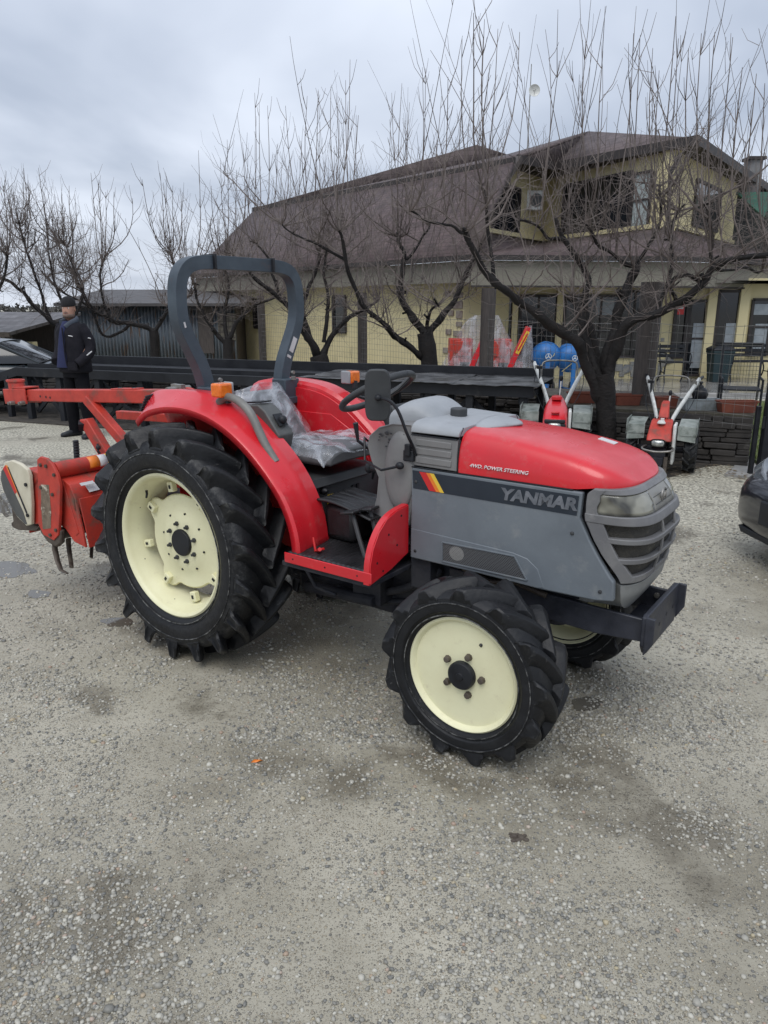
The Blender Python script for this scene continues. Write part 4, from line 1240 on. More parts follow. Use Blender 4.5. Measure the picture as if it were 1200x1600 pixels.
s = MB(); s.box((.80, -.21, .76), (.18, .2, .17)); s.build('mat_base', M['rubber'], FLo, bevel=.03)
guard = [(-.548, .618), (-.545, .700), (-.525, .765), (-.485, .825), (-.43, .868), (-.36, .888), (-.275, .894), (-.275, .685), (-.40, .645)]
s = MB(); s.prism(guard, 1.148, 1.153, 'X'); GP = s.build('guard_plate', M['red'], FLo, bevel=.0015)
s = MB(); P = fine([Vector((1.135, a, b)) for a, b in guard[:7]], 2)
s.tube(P, .016, 4, sq=(1.2, .3), up=(1, 0, 0)); s.build('guard_edge', M['red'], GP, smooth=40)
for a, b in ((-.50, .70), (-.36, .74), (-.33, .86), (-.46, .655), (-.42, .80)):
    s = MB(); s.lathe([(.005, 1.1525), (.005, 1.1545), (1e-4, 1.1545)], (0, a, b), 'X', 8); s.build('rivet', M['black'], GP)
# pedals
for (x0, y0, x1, y1, z1) in ((1.02, -.40, .92, -.36, .835), (1.06, -.33, .97, -.30, .845)):
    s = MB(); s.tube([(x0, y0, .66), ((x0+x1)/2, (y0+y1)/2, .74), (x1, y1, z1)], .010, 8); pe = s.build('pedal', M['plastic_dark'], TR)
    s = MB(); s.box((x1-.01, y1, z1+.008), (.075, .065, .012), (0, R(-12), 0)); s.build('pedal_pad', M['rubber'], pe, bevel=.004)
s = MB(); s.tube([(.84, -.46, .69), (.80, -.47, .675), (.78, -.46, .73)], .006, 6); s.tube([(.815, -.47, .68), (.85, -.50, .70)], .009, 6); s.build('red_cable', M['sticker_r'], TR)
# red top frame between fenders behind seat
s = MB(); s.box((-.12, 0, 1.17), (.12, .56, .06)); s.box((-.16, 0, 1.0), (.03, .56, .35)); s.build('seat_rear_panel', M['darkmetal'], TR, bevel=.01)
# three point linkage
s = MB()
for sg in (-1, 1):
    s.beam((-.1, sg*.24, .42), (-.85, sg*.30, .38), .02, .05); s.beam((-.15, sg*.22, .88), (-.55, sg*.27, .80), .03, .05); s.tube([(-.53, sg*.27, .80), (-.60, sg*.28, .40)], .014, 8)
s.tube([(-.2, 0, .86), (-.80, 0, .92)], .02, 8)
s.build('three_point_linkage', M['darkmetal'], TR, bevel=.003)
s = MB(); s.tube([(-.40, 0, .62), (-.85, 0, .60)], .045, 12); s.build('drive_shaft', M['black'], TR)
# ================================================================== rotary tiller hitched behind the tractor
TI = empty('rotary_tiller', TR.location, TR.rotation_euler[2])
tag(TI, 'red rotary tiller hitched behind the tractor with a long socket beam and curved tines', 'tiller')
r2 = M['red2']
# long rear beam with socket
s = MB(); s.beam((-2.44, 0, 1.088), (-.55, 0, 1.205), .075, .080); bm_ = s.build('beam', r2, TI, bevel=.006)
s = MB()
for a in (.0, 1.0):
    pass
c0 = Vector((-2.30, 0, 1.10))
s.beam((-2.47, 0, 1.075), (-2.18, 0, 1.098), .105, .016); s.beam((-2.47, -.05, 1.08), (-2.18, -.05, 1.10), .012, .105); s.beam((-2.47, .05, 1.08), (-2.18, .05, 1.10), .012, .105)
s.beam((-2.40, 0, 1.145), (-2.18, 0, 1.158), .105, .012)
s.build('socket_box', r2, bm_, bevel=.004)
s = MB(); s.lathe([(.056, 0), (.054, .045), (.062, .045), (.062, .060), (.046, .060), (.046, -.02), (.056, -.02)], (-2.37, 0, 1.14), 'Z', 24, closed=True)
s.v = [(x+(z-1.13)*-.25, y, z) for x, y, z in s.v]
s.build('socket_ring', r2, bm_, bevel=.002)
s = MB(); s.lathe([(.045, 1.12), (.045, 1.170), (1e-4, 1.170)], (-2.375, 0, 0), 'Z', 20); s.build('socket_bore', M['rust'], bm_)
for X in (-2.34, -2.20):
    s = MB(); s.lathe([(.014, -.055), (.014, -.085), (.011, -.09), (.011, -.10), (1e-4, -.10)], (X, 0, 1.045+(X+2.34)*.07), 'Y', 8); s.build('bolt', M['steel'], bm_, smooth=20)
s = MB(); s.beam((-1.22, 0, 1.206), (-.98, 0, 1.221), .07, .010); s.build('cover_plate', r2, bm_, bevel=.003)
for X in (-1.17, -1.03):
    s = MB(); s.lathe([(.014, 0), (.014, .0025), (1e-4, .0025)], (X, 0, 1.2145+(X+1.17)*.062), 'Z', 12); s.build('plate_hole', M['black'], bm_)
for X in (-1.95, -1.90, -2.02):
    s = MB(); s.lathe([(.008, -.0385), (.008, -.0395), (1e-4, -.0395)], (X, 0, 1.11), 'Y', 10); s.build('hole', M['black'], bm_)
# struts
s = MB(); s.beam((-1.475, -.03, 1.13), (-.86, -.03, .70), .058, .06); s.build('strut', r2, TI, bevel=.005)
s = MB(); s.beam((-1.60, .27, .985), (-.55, .27, 1.03), .05, .055); s.build('strut', r2, TI, bevel=.005)
s = MB(); s.beam((-.60, .05, 1.25), (-.66, .05, .78), .03, .09); s.beam((-.74, .0, .8), (-.62, .0, 1.22), .05, .05); s.build('mast', r2, TI, bevel=.005)
s = MB(); s.lathe([(.02, -.08), (.02, .08)], (-.62, .0, 1.24), 'Y', 10); s.box((-.62, 0, 1.255), (.09, .03, .03)); s.build('hitch_pin', M['steel'], TI)
# bracket arm standing at the back
s = MB(); s.beam((-1.48, -.05, .985), (-1.22, -.05, .70), .055, .085); s.beam((-1.50, -.05, .935), (-1.50, -.05, 1.0), .05, .05); s.build('bracket_arm', r2, TI, bevel=.006)
s = MB(); s.beam((-1.535, -.05, .97), (-1.49, -.085, .95), .04, .05); s.build('bracket_mouth', M['black'], TI)
s = MB(); s.tube([(-1.52, -.12, .86), (-1.50, -.14, .74), (-1.47, -.15, .66)], .018, 8)
for k in range(12): s.lathe([(.014, 0), (.022, .006), (.014, .012)], (-1.52+.004*k, -.12-.003*k, .86-.017*k), 'Z', 8)
s.build('spring', M['black'], TI)
s = MB(); s.tube([(-1.33, -.09, .86), (-1.27, -.13, .83), (-1.25, -.10, .76), (-1.20, -.12, .74)], .008, 6); s.ball((-1.28, -.12, .85), .016, 8, 6); s.build('linkage', M['black'], TI)
# main cross tube
s = MB(); s.tube([(-.94, -.62, .835), (-.94, .62, .835)], .046, 20, cap=True); mt_ = s.build('cross_tube', r2, TI, smooth=60)
def tubelabel(y0, y1, mat):
    s = MB(); rows = []
    for i in range(9):
        a = R(-20+12*i)
        rows.append([Vector((-.94+.0470*math.cos(a), y0, .835+.0470*math.sin(a))), Vector((-.94+.0470*math.cos(a), y1, .835+.0470*math.sin(a)))])
    s.loft(rows, closed=False, caps=False); s.build('label', mat, mt_, solid=.001)
tubelabel(-.43, -.365, M['sticker_o']); tubelabel(-.365, -.315, M['sticker_w']); tubelabel(-.315, -.28, M['sticker_y'])
# rotor hood: curved shield lofted across
hp = [(-.80, .62), (-.80, .70), (-.84, .765), (-.92, .795), (-1.04, .79), (-1.17, .755), (-1.25, .68), (-1.28, .58), (-1.265, .575), (-1.235, .67), (-1.16, .735), (-1.04, .77), (-.93, .775), (-.855, .75), (-.82, .695), (-.82, .62)]
s = MB(); s.loft([[Vector((a, y, b)) for a, b in hp] for y in (-.60, .60)]); hd_ = s.build('rotor_hood', r2, TI, bevel=.003, smooth=45)
s = MB(); s.loft([[Vector((a, y, b)) for a, b in [(-.795, .69), (-.76, .52), (-.745, .42), (-.752, .42), (-.770, .52), (-.805, .69)]] for y in (-.58, .60)]); s.build('front_flap', r2, hd_, bevel=.002)
s = MB(); s.loft([[Vector((a, y, b)) for a, b in [(-1.27, .60), (-1.35, .48), (-1.40, .38), (-1.41, .385), (-1.36, .485), (-1.28, .60)]] for y in (-.56, .60)]); s.build('rear_flap', r2, hd_, bevel=.002)
s = MB(); s.prism([(-1.06, .765), (-.93, .785), (-.85, .755), (-.805, .69), (-.765, .52), (-.752, .425), (-.86, .44), (-.93, .50), (-1.0, .52), (-1.06, .60)], -.600, -.588, 'Y'); s.build('end_cheek', r2, hd_, bevel=.002)
s = MB(); s.prism([(-.93, .785), (-.90, .79), (-.80, .50), (-.83, .48)], -.604, -.600, 'Y'); s.build('cheek_rib', r2, hd_, bevel=.002)
for y in (-.42, -.20, .1):
    s = MB(); s.box((-.797, y, .60), (.012, .012, .17), (0, R(-12), 0)); s.build('hood_seam', r2, hd_, bevel=.002)
s = MB(); s.box((-.812, -.47, .735), (.002, .10, .05), (0, R(-38), R(8))); s.box((-.80, -.52, .765), (.002, .08, .02), (0, R(-50), 0)); s.build('torn_label', M['sticker_w'], hd_)
# near side plate
ep = [(-1.065, .885), (-1.03, .905), (-.97, .902), (-.925, .88), (-.885, .83), (-.865, .77), (-.905, .60), (-.945, .47), (-1.0, .43), (-1.10, .445), (-1.14, .50), (-1.12, .60), (-1.085, .75)]
s = MB(); s.prism(ep, -.640, -.622, 'Y'); sp_ = s.build('side_plate', r2, TI, bevel=.003)
s = MB(); s.prism([(-1.055, .745), (-.975, .755), (-.985, .60), (-1.01, .50), (-1.095, .48), (-1.085, .60)], -.6415, -.6400, 'Y'); s.build('worn_label', pm('worn_label', (.10, .075, .05), (.22, .17, .12), 20, .7, c3=(.55, .5, .4), s3=16, lo3=.55, hi3=.62), sp_)
for a, b in ((-.905, .82), (-1.03, .86), (-.945, .705), (-1.055, .73), (-1.02, .46), (-.955, .50), (-.975, .86)):
    s = MB(); s.lathe([(.010, -.640), (.010, -.650), (1e-4, -.651)], (a, 0, b), 'Y', 8); s.build('bolt', M['rust'], sp_, smooth=20)
s = MB(); s.prism([(-1.14, .50), (-.93, .50), (-.945, .42), (-1.0, .385), (-1.08, .40), (-1.15, .45)], -.632, -.60, 'Y'); s.build('bearing_guard', M['rust'], sp_, bevel=.01)
s = MB(); s.tube([(-1.0, -.60, .46), (-1.0, .60, .46)], .035, 12); s.build('rotor_shaft', M['rust'], TI)
# red box behind plate and the cream cover
s = MB(); s.prism([(-1.29, .80), (-1.08, .79), (-1.11, .50), (-1.26, .47)], -.60, -.30, 'Y'); s.build('gear_case', r2, TI, bevel=.006)
cp = [(-1.52, .70), (-1.49, .775), (-1.43, .825), (-1.36, .845), (-1.27, .835), (-1.20, .81), (-1.185, .775), (-1.205, .60), (-1.235, .48), (-1.29, .462), (-1.38, .50), (-1.45, .57), (-1.50, .64)]
CV = s = MB(); s.prism(cp, -.632, -.608, 'Y'); cv_ = s.build('end_cover', pm('cream_cover', (.62, .58, .45), (.52, .48, .36), 8, .45, c3=(.2, .16, .1), s3=18, lo3=.66, hi3=.8), TI, bevel=.006, seg=3)
for nm, mt, pl in (('grey_band', 'plastic_mid', [(-1.508, .71), (-1.49, .76), (-1.46, .785), (-1.30, .545), (-1.275, .475), (-1.30, .473), (-1.38, .51), (-1.45, .58), (-1.495, .65)]),
                   ('red_band', 'sticker_r', [(-1.462, .784), (-1.43, .808), (-1.345, .66), (-1.365, .645)]), ('orange_band', 'sticker_o', [(-1.43, .808), (-1.41, .808), (-1.32, .63), (-1.34, .655)]),
                   ('dark_band', 'black', [(-1.41, .80), (-1.40, .80), (-1.255, .55), (-1.27, .54)])):
    s = MB(); s.prism(pl, -.6340 if nm != 'grey_band' else -.6332, -.632, 'Y'); s.build(nm, M[mt], cv_)
for a, b in ((-1.225, .72), (-1.25, .535)):
    s = MB(); s.lathe([(.011, -.634), (.011, -.642), (1e-4, -.642)], (a, 0, b), 'Y', 8); s.build('bolt', M['black'], cv_)
s = MB(); s.prism([(-1.50, .60), (-1.46, .62), (-1.38, .49), (-1.24, .46), (-1.25, .43), (-1.45, .40), (-1.52, .405), (-1.53, .43), (-1.50, .45)], -.60, -.50, 'Y'); s.build('skid_foot', M['rust'], TI, bevel=.006)
# tines: each a flat blade curved at the tip
def tine(y, a, sgn=1, k=1.0, shift=0):
    s = MB(); pts = []
    for i in range(11):
        u = i/10
        r_ = .05+.155*u*k; aa = a+.55*u**2.2+.35*u
        pts.append(Vector((-1.0+math.cos(aa)*r_, y+sgn*.075*u**3, .46+math.sin(aa)*r_)))
    s.tube(pts, [.017-.004*i/10 for i in range(11)], 8, sq=(1.0, .42), up=(0, 1, 0))
    return s.build('tine', M['rust'], TI, smooth=50)
for k in range(11):
    y = -.54+.105*k
    for q in range(3):
        tine(y, -PI/2-.35+q*2.1+k*.7, 1 if (k+q) % 2 else -1)
s = MB(); s.tube([(-1.055, -.60, .415), (-1.05, -.61, .36), (-1.02, -.62, .30), (-.96, -.64, .262), (-.88, -.65, .262)], [.018, .018, .017, .014, .008], 8, sq=(1, .5), up=(0, 1, 0)); s.build('tine', M['rust'], TI, smooth=50)
# ================================================================== house
def onplane(px, py, p0, p1):
    """photo pixel -> point on the vertical wall through p0, p1"""
    d = at(px, py, D=10)-Vector((0, 0, CAMH))
    n = Vector((p1.y-p0.y, p0.x-p1.x, 0))
    s_ = (Vector((p0.x, p0.y, 0))-Vector((0, 0, 0))).dot(n)/d.dot(n)
    return Vector((0, 0, CAMH))+d*s_
def uvwrap(o):
    me = o.data; uv = me.uv_layers.new(name='UVMap')
    for p in me.polygons:
        n = p.normal
        t = Vector((0, 0, 1)).cross(n)
        t = t.normalized() if t.length > .05 else Vector((1, 0, 0))
        b = n.cross(t)
        for li in p.loop_indices:
            c = me.vertices[me.loops[li].vertex_index].co
            uv.data[li].uv = (c.dot(t), c.dot(b))
    return o
HO = empty('house', (2, 18, 0)); tag(HO, 'two storey cream yellow house with brown shingle mansard roof beyond the fruit trees', 'house')
HOi = Matrix.Translation((-2, -18, 0))
def hb(mb, name, mat, parent=None, **k):
    mb.v = [(x-2, y-18, z) for x, y, z in mb.v]
    return mb.build(name, mat, parent or HO, **k)
yellow = pm('cream_yellow_render', (.66, .58, .34), (.60, .525, .30), 1.5, .8, c3=(.42, .37, .23), s3=1.2, lo3=.55, hi3=.8, bump=.15, bscale=80)
beige = pm('grey_beige_fascia', (.24, .225, .18), (.19, .18, .145), 1.2, .8)
shing = tile_mat('brown_shingles', (.078, .053, .053), (.112, .078, .077), (.058, .040, .040), 1.0, .75, .32, .12, .35, vec='UV')
shing2 = tile_mat('grey_brown_shingles', (.105, .082, .082), (.128, .10, .10), (.08, .062, .062), 1.0, .8, .32, .15, .15, vec='UV')
dkwood = pm('dark_brown_timber', (.022, .018, .017), (.035, .028, .026), 4, .6)
glass, gt_, gb_ = newmat('dark_window_glass')
gb_.inputs['Base Color'].default_value = (.012, .014, .017, 1); gb_.inputs['Roughness'].default_value = .08; gb_.inputs['Specular IOR Level'].default_value = .7
blind = pm('roller_blind', (.42, .47, .46), (.36, .41, .40), 6, .5)
ZE = 2.65
eL, eC = at(300, 432, z=ZE), at(735, 402, z=ZE)
eR1, eR2 = at(1085, 405, z=ZE), at(1330, 418, z=ZE)
dW = (eC-eL).normalized(); nW = Vector((-dW.y, dW.x, 0))
if nW.y < 0: nW = -nW
# walls of the long wing
w0 = eL+nW*.55; w1 = eC+nW*.55
wc = onplane(724, 500, w0, w1); wc.z = 0
w0.z = 0
th = .3
def wall(p, q, z0, z1, n, mat, name='wall', t=th):
    m_ = MB(); p = Vector(p); q = Vector(q)
    m_.add([Vector((a.x, a.y, zz))+(n*t if k else Vector((0, 0, 0))) for k in (0, 1) for zz in (z0, z1) for a in (p, q)], [(0, 1, 3, 2), (4, 6, 7, 5), (0, 2, 6, 4), (1, 5, 7, 3), (0, 4, 5, 1), (2, 3, 7, 6)])
    return hb(m_, name, mat)
wall(w0, wc, -.1, 2.32, nW, yellow)
PD_ = 17.3
pw0 = Vector((wc.x+.6, PD_, 0)); pw1 = Vector((11.2, PD_, 0))
ret = Vector((wc.x+nW.x*(PD_-wc.y)/nW.y, PD_, 0))
wall(wc+nW*.302, ret, -.1, 2.32, -dW, yellow)
wall(Vector((ret.x-.2, PD_, 0)), pw1, .0, 2.32, Vector((0, 1, 0)), yellow)
wall(w0+nW*.302, w0+nW*7, -.1, 2.6, dW, yellow)
# flat fascia band and ceiling
def fband(p, q, n, z0, z1, mat, name, t=.06, out=0):
    m_ = MB(); P_ = [Vector((a.x, a.y, 0))-n*out for a in (p, q)]
    m_.add([Vector((a.x, a.y, zz))+(n*t if k else Vector((0, 0, 0))) for k in (0, 1) for zz in (z0, z1) for a in P_], [(0, 1, 3, 2), (4, 6, 7, 5), (0, 2, 6, 4), (1, 5, 7, 3), (0, 4, 5, 1), (2, 3, 7, 6)])
    return hb(m_, name, mat)
eCf = eC+nW*.12
fband(eL+nW*.12, eCf, nW, 2.18, 2.60, beige, 'fascia')
fband(Vector((eCf.x-.05, eCf.y+.02, 0)), eR1+Vector((0, .12, 0)), Vector((0, 1, 0)), 2.12, 2.60, beige, 'fascia')
fband(eR1+Vector((0, .12, 0)), eR2+Vector((0, .12, 0)), Vector((0, 1, 0)), 2.12, 2.60, beige, 'fascia')
fband(eL, eC, nW, 2.605, 2.70, dkwood, 'eave_board', .14, .03)
fband(eC, eR1, Vector((0, 1, 0)), 2.605, 2.70, dkwood, 'eave_board', .14, .03); fband(eR1, eR2, Vector((0, 1, 0)), 2.605, 2.70, dkwood, 'eave_board', .14, .03)
m_ = MB(); m_.prism([(eCf.x+.05, eCf.y+.2), (eR1.x, eR1.y+.25), (eR2.x, eR2.y+.25), (11, PD_), (ret.x, PD_), (wc.x+.2, wc.y)], 2.20, 2.26, 'Z'); hb(m_, 'porch_ceiling', beige)
# dark line under the fascia
fband(Vector((eCf.x-.05, eCf.y+.0, 0)), eR1+Vector((0, .10, 0)), Vector((0, 1, 0)), 2.085, 2.118, dkwood, 'drip_board'); fband(eR1+Vector((0, .10, 0)), eR2+Vector((0, .10, 0)), Vector((0, 1, 0)), 2.085, 2.118, dkwood, 'drip_board')

# roofs
def roof(polys, name, mat, th_=.10):
    m_ = MB()
    for p in polys: m_.slab(p, th_)
    o = hb(m_, name, mat, smooth=0); uvwrap(o); return o
def onp3(px, py, a, b, c):
    n = (b-a).cross(c-a); d = at(px, py, D=10)-Vector((0, 0, CAMH))
    return Vector((0, 0, CAMH))+d*((a-Vector((0, 0, CAMH))).dot(n)/d.dot(n))
ZB = 5.0
bL, bR = at(398, 327, z=ZB), at(803, 250, z=ZB+.05)
A1 = at(751, 362, z=3.5); A1s = A1.copy(); A2 = at(847, 378, z=3.5); K1 = at(1043, 355, z=3.5); K2 = at(1143, 382, z=3.5)
eM = at(850, 403.5, z=ZE)
eCu, eLu = eC+Vector((0, 0, .06)), eL+Vector((0, 0, .06))
bRp = onp3(803, 250, eLu, eCu, bL); A1p = onp3(753, 362, eLu, eCu, bL); bR = bRp
A1p.z = max(A1p.z, 3.3)
roof([[eLu, eCu, A1p, bRp, bL], [eLu, bL, bL+nW*6, eLu+nW*8.5]], 'mansard_roof', shing)
pk = at(745, 226, z=6.6)
pk2 = at(792, 241, z=6.3)
roof([[bL+Vector((0, 0, .04)), bR+Vector((0, 0, .04)), pk2], [bL+Vector((0, 0, .04)), pk2, pk], [bL+Vector((0, 0, .04)), pk, bL+nW*6]], 'upper_roof', shing2, .08)
m_ = MB(); m_.beam(bL+Vector((-.05, -.06, -.02)), bR+Vector((0, -.08, -.02)), .08, .13); hb(m_, 'break_board', dkwood)
up = Vector((0, 0, .06))
K2b = at(1300, 405, z=3.5)
K2b = K2+(K2-K1)*.9
roof([[eCu, eM+up, A2], [eCu, A2, A1], [eCu, A1, A1p], [eM+up, eR1+up, K1], [eM+up, K1, A2], [eR1+up, eR2+up, K2], [eR1+up, K2, K1], [eR2+up, K2b, K2]], 'skirt_roof', shing)
# upper storey
U0, U1, U2, U3 = at(808, 245, z=5.3), at(867, 257, z=5.3), at(1090, 215, z=5.3), at(1200, 290, z=5.3)
U3 = U3+(U3-U2)*.35
ap = at(919, 205, z=6.3)
roof([[U1, U2, ap], [U0, U1, ap], [U0, ap, pk2], [U2, U3, ap], [U3, U3+Vector((-3, 4, 0)), ap]], 'upper_roof', shing2, .08)
def vwall(p, q, z0, z1, back=.25, mat=yellow, name='upper_wall'):
    n = Vector((-(q-p).y, (q-p).x, 0)).normalized()
    if n.y < 0: n = -n
    return wall(p, q, z0, z1, n, mat, name, back)
A0 = A1+(A1-A2)*.05
m_ = MB(); q_ = [onplane(a, b, A1, A2) for a, b in ((752, 366), (767, 322), (800, 268), (814, 250), (846, 256), (847, 380))]
q_[3].z = q_[4].z = 5.24; q_[4].x, q_[4].y = A2.x, A2.y; q_[5] = Vector((A2.x, A2.y, 3.35)); q_[0].z = 3.35
m_.add([p for p in q_]+[p+Vector((.1, .2, 0)) for p in q_], [tuple(range(6))[::-1], tuple(range(6, 12))]+[(i, (i+1) % 6, 6+(i+1) % 6, 6+i) for i in range(6)]); hb(m_, 'upper_wall', yellow)
vwall(A2, K1, 3.35, 5.24); vwall(K1, K2, 3.35, 5.24)
m_ = MB(); pts = [U0, U1, U2, U3, U3+Vector((-2.5, 2.5, 0)), A2+Vector((1, 3, 0)), A1+Vector((.3, 3, 0))]
m_.prism([(p.x, p.y) for p in [U0, U1, U2, U3]]+[(A2.x+2, A2.y+3), (A1.x+.6, A1.y+2.6)], 5.16, 5.215, 'Z'); hb(m_, 'soffit', dkwood)
for a, b in ((U0, U1), (U1, U2), (U2, U3)):
    m_ = MB(); m_.beam(a+Vector((0, 0, -.045)), b+Vector((0, 0, -.045)), .05, .20); hb(m_, 'eave_board', dkwood)
# dormer verge running down the mansard
m_ = MB(); m_.beam(at(811, 247, z=5.2), at(765, 322, z=4.0)+Vector((0, -.05, 0)), .18, .12); hb(m_, 'verge_board', M['wood_post'])
m_ = MB(); m_.beam(onplane(1043, 350, K1, K2)+Vector((0, -.04, 0)), onplane(1046, 272, K1, K2)+Vector((0, -.04, 0)), .07, .07); m_.beam(onplane(1046, 272, K1, K2)+Vector((0, -.04, 0)), U2+Vector((-.2, .4, -.25)), .07, .07); hb(m_, 'downpipe', dkwood)
# sills (pale lines)
for a, b in ((A0, A2), (A2, K1), (K1, K2)):
    n = Vector((-(b-a).y, (b-a).x, 0)).normalized(); n = -n if n.y > 0 else n
    m_ = MB(); m_.beam(a+n*.03+Vector((0, 0, .06)), b+n*.03+Vector((0, 0, .06)), .08, .10); hb(m_, 'sill_band', yellow)
def window(p, q, x0, y0, x1, y1, cols=1, rows=1, frame=dkwood, pane=glass, wd=.06, name='window', y0b=None, y1b=None):
    """window on the wall p-q given by its photo corners"""
    ya_, yb_ = (y0+y1)/2, ((y0b if y0b is not None else y0)+(y1b if y1b is not None else y1))/2
    m0, m1 = onplane(x0, ya_, p, q), onplane(x1, yb_, p, q)
    c = [onplane(x0, y0, p, q), onplane(x1, y0b if y0b is not None else y0, p, q), onplane(x1, y1b if y1b is not None else y1, p, q), onplane(x0, y1, p, q)]
    for i_, m2 in ((0, m0), (1, m1), (2, m1), (3, m0)): c[i_].x, c[i_].y = m2.x, m2.y
    n = Vector(((q-p).y, -(q-p).x, 0)).normalized(); n = -n if n.y > 0 else n
    if True:
        zt = (c[0].z+c[1].z)/2; zb = (c[2].z+c[3].z)/2
        c[0].z = c[1].z = zt; c[2].z = c[3].z = zb
    f_ = MB()
    for i in range(4): f_.beam(c[i]+n*.03, c[(i+1) % 4]+n*.03, .055, wd, up=n.cross(c[(i+1) % 4]-c[i]))
    for k in range(1, cols): f_.beam(c[0].lerp(c[1], k/cols)+n*.025, c[3].lerp(c[2], k/cols)+n*.025, .04, wd*.7, up=(c[1]-c[0]))
    for k in range(1, rows): f_.beam(c[0].lerp(c[3], k/rows)+n*.026, c[1].lerp(c[2], k/rows)+n*.026, .04, wd*.7, up=(0, 0, 1))
    fo = hb(f_, name, frame)
    g_ = MB(); g_.add([v+n*.004 for v in c]+[v+n*.014 for v in c], [(3, 2, 1, 0), (4, 5, 6, 7), (0, 1, 5, 4), (1, 2, 6, 5), (2, 3, 7, 6), (3, 0, 4, 7)])
    g_.v = [(x-2, y-18, z) for x, y, z in g_.v]
    g_.build('pane', pane, fo)
    return fo
window(A2, K1, 881, 283, 986, 368, 3, 1, y0b=277, y1b=360)
window(A2, K1, 989, 271, 1017, 356, 1, 2, pane=blind, y0b=270, y1b=352)
window(A0, A2, 768, 288, 810, 358, 2, 1, y0b=291, y1b=366)
window(K1, K2, 1084, 279, 1122, 352, 2, 1, y0b=296, y1b=364)
m_ = MB(); c_ = onplane(832, 315, A0, A2); m_.box(c_+Vector((0, -.15, 0)), (.5, .28, .5)); ac = hb(m_, 'air_conditioner', M['white'], bevel=.02)
m_ = MB(); m_.lathe([(.17, -.30), (.17, -.31), (1e-4, -.31)], (c_.x+.05, c_.y, c_.z), 'Y', 20); m_.v = [(x-2, y-18, z) for x, y, z in m_.v]; m_.build('fan_guard', M['plastic_mid'], ac)
# windows of the wing
window(w0, wc, 522, 463, 541, 519, 1, 1)
window(w0, wc, 398, 470, 408, 512, 1, 1)
# corner stones
rq = random.Random(4)
quoin = pm('quoin_stone', (.20, .15, .13), (.30, .27, .22), 9, .8, bump=.3)
for k in range(11):
    z0 = .05+.2*k; u = rq.uniform(.14, .34)
    m_ = MB(); c0 = wc-dW*(u/2+.02)-nW*.012
    m_.box((c0.x, c0.y, z0+.09), (u, .05, rq.uniform(.10, .17)), (0, 0, math.atan2(dW.y, dW.x))); hb(m_, 'quoin', quoin, bevel=.01)
    if k % 2:
        c0 = wc-dW*(u+.18)-nW*.012; m_ = MB(); m_.box((c0.x, c0.y, z0+.12), (.16, .05, .12), (0, 0, math.atan2(dW.y, dW.x))); hb(m_, 'quoin', quoin, bevel=.01)
# porch front: windows and doors
P0, P1 = Vector((0, PD_, 0)), Vector((11, PD_, 0))
for (x0, y0, x1, y1, c_, r_) in ((767, 460, 799, 572, 1, 1), (811, 462, 868, 570, 2, 1), (880, 462, 964, 572, 3, 2), (968, 455, 1010, 557, 2, 1), (1073, 470, 1101, 586, 1, 2), (1118, 455, 1153, 553, 1, 1), (1171, 468, 1230, 553, 2, 2), (1052, 472, 1070, 558, 1, 1)):
    window(P0, P1, x0, y0, x1, y1, c_, r_, name='door' if y1 > 584 else 'window')
# faint curtains behind two panes
curt = pm('pale_curtain', (.30, .33, .35), (.22, .25, .27), 9, .6)
for x0, y0, x1, y1 in ((932, 468, 958, 492), (1083, 505, 1093, 575), (1178, 475, 1199, 492), (1180, 506, 1196, 545), (1134, 505, 1146, 535)):
    a, b = onplane(x0, y0, P0, P1), onplane(x1, y1, P0, P1)
    m_ = MB(); m_.box(((a.x+b.x)/2, PD_-.022, (a.z+b.z)/2), (b.x-a.x, .01, a.z-b.z)); hb(m_, 'curtain', curt, bevel=.004)
a = onplane(1061, 482, P0, P1); m_ = MB(); m_.box((a.x, PD_-.04, a.z), (.2, .02, .26)); po = hb(m_, 'poster', M['sticker_r']); m_ = MB(); m_.box((a.x, PD_-.053, a.z+.02), (.15, .006, .06)); m_.v = [(x-2, y-18, z) for x, y, z in m_.v]; m_.build('poster_band', M['sticker_w'], po)
# cream pilasters
for x0, x1, dd in ((1103, 1117, .10), (1153, 1168, .08), (800, 809, .08), (869, 879, .08), (1022, 1036, .05)):
    a, b = onplane(x0, 480, P0, P1), onplane(x1, 480, P0, P1)
    m_ = MB(); m_.box(((a.x+b.x)/2, PD_-dd/2-.003, 1.15), (b.x-a.x, dd, 2.1)); hb(m_, 'pilaster', yellow, bevel=.008)
# stone patches at the foot of the wall
pst = pm('grey_cladding_stone', (.20, .215, .23), (.33, .31, .26), 12, .75)
for k in range(26):
    px, py = rq.choice([(rq.uniform(962, 993), rq.uniform(568, 585)), (rq.uniform(1022, 1046), rq.uniform(520, 586)), (rq.uniform(1020, 1040), rq.uniform(540, 585))])
    a = onplane(px, py, P0, P1); m_ = MB(); m_.box((a.x, PD_-.008-rq.random()*.01, a.z), (rq.uniform(.10, .2), .04, rq.uniform(.08, .16))); hb(m_, 'cladding_stone', pst, bevel=.008)
# chimney
m_ = MB(); c_ = at(1176, 268, z=5.5); m_.box((c_.x, c_.y, 5.35), (.38, .38, .9)); ch = hb(m_, 'chimney', pm('chimney_render', (.12, .12, .125), (.2, .2, .2), 5, .8), bevel=.01)
m_ = MB(); m_.box((c_.x, c_.y, 5.83), (.50, .50, .08)); m_.v = [(x-2, y-18, z) for x, y, z in m_.v]; m_.build('chimney_cap', dkwood, ch)
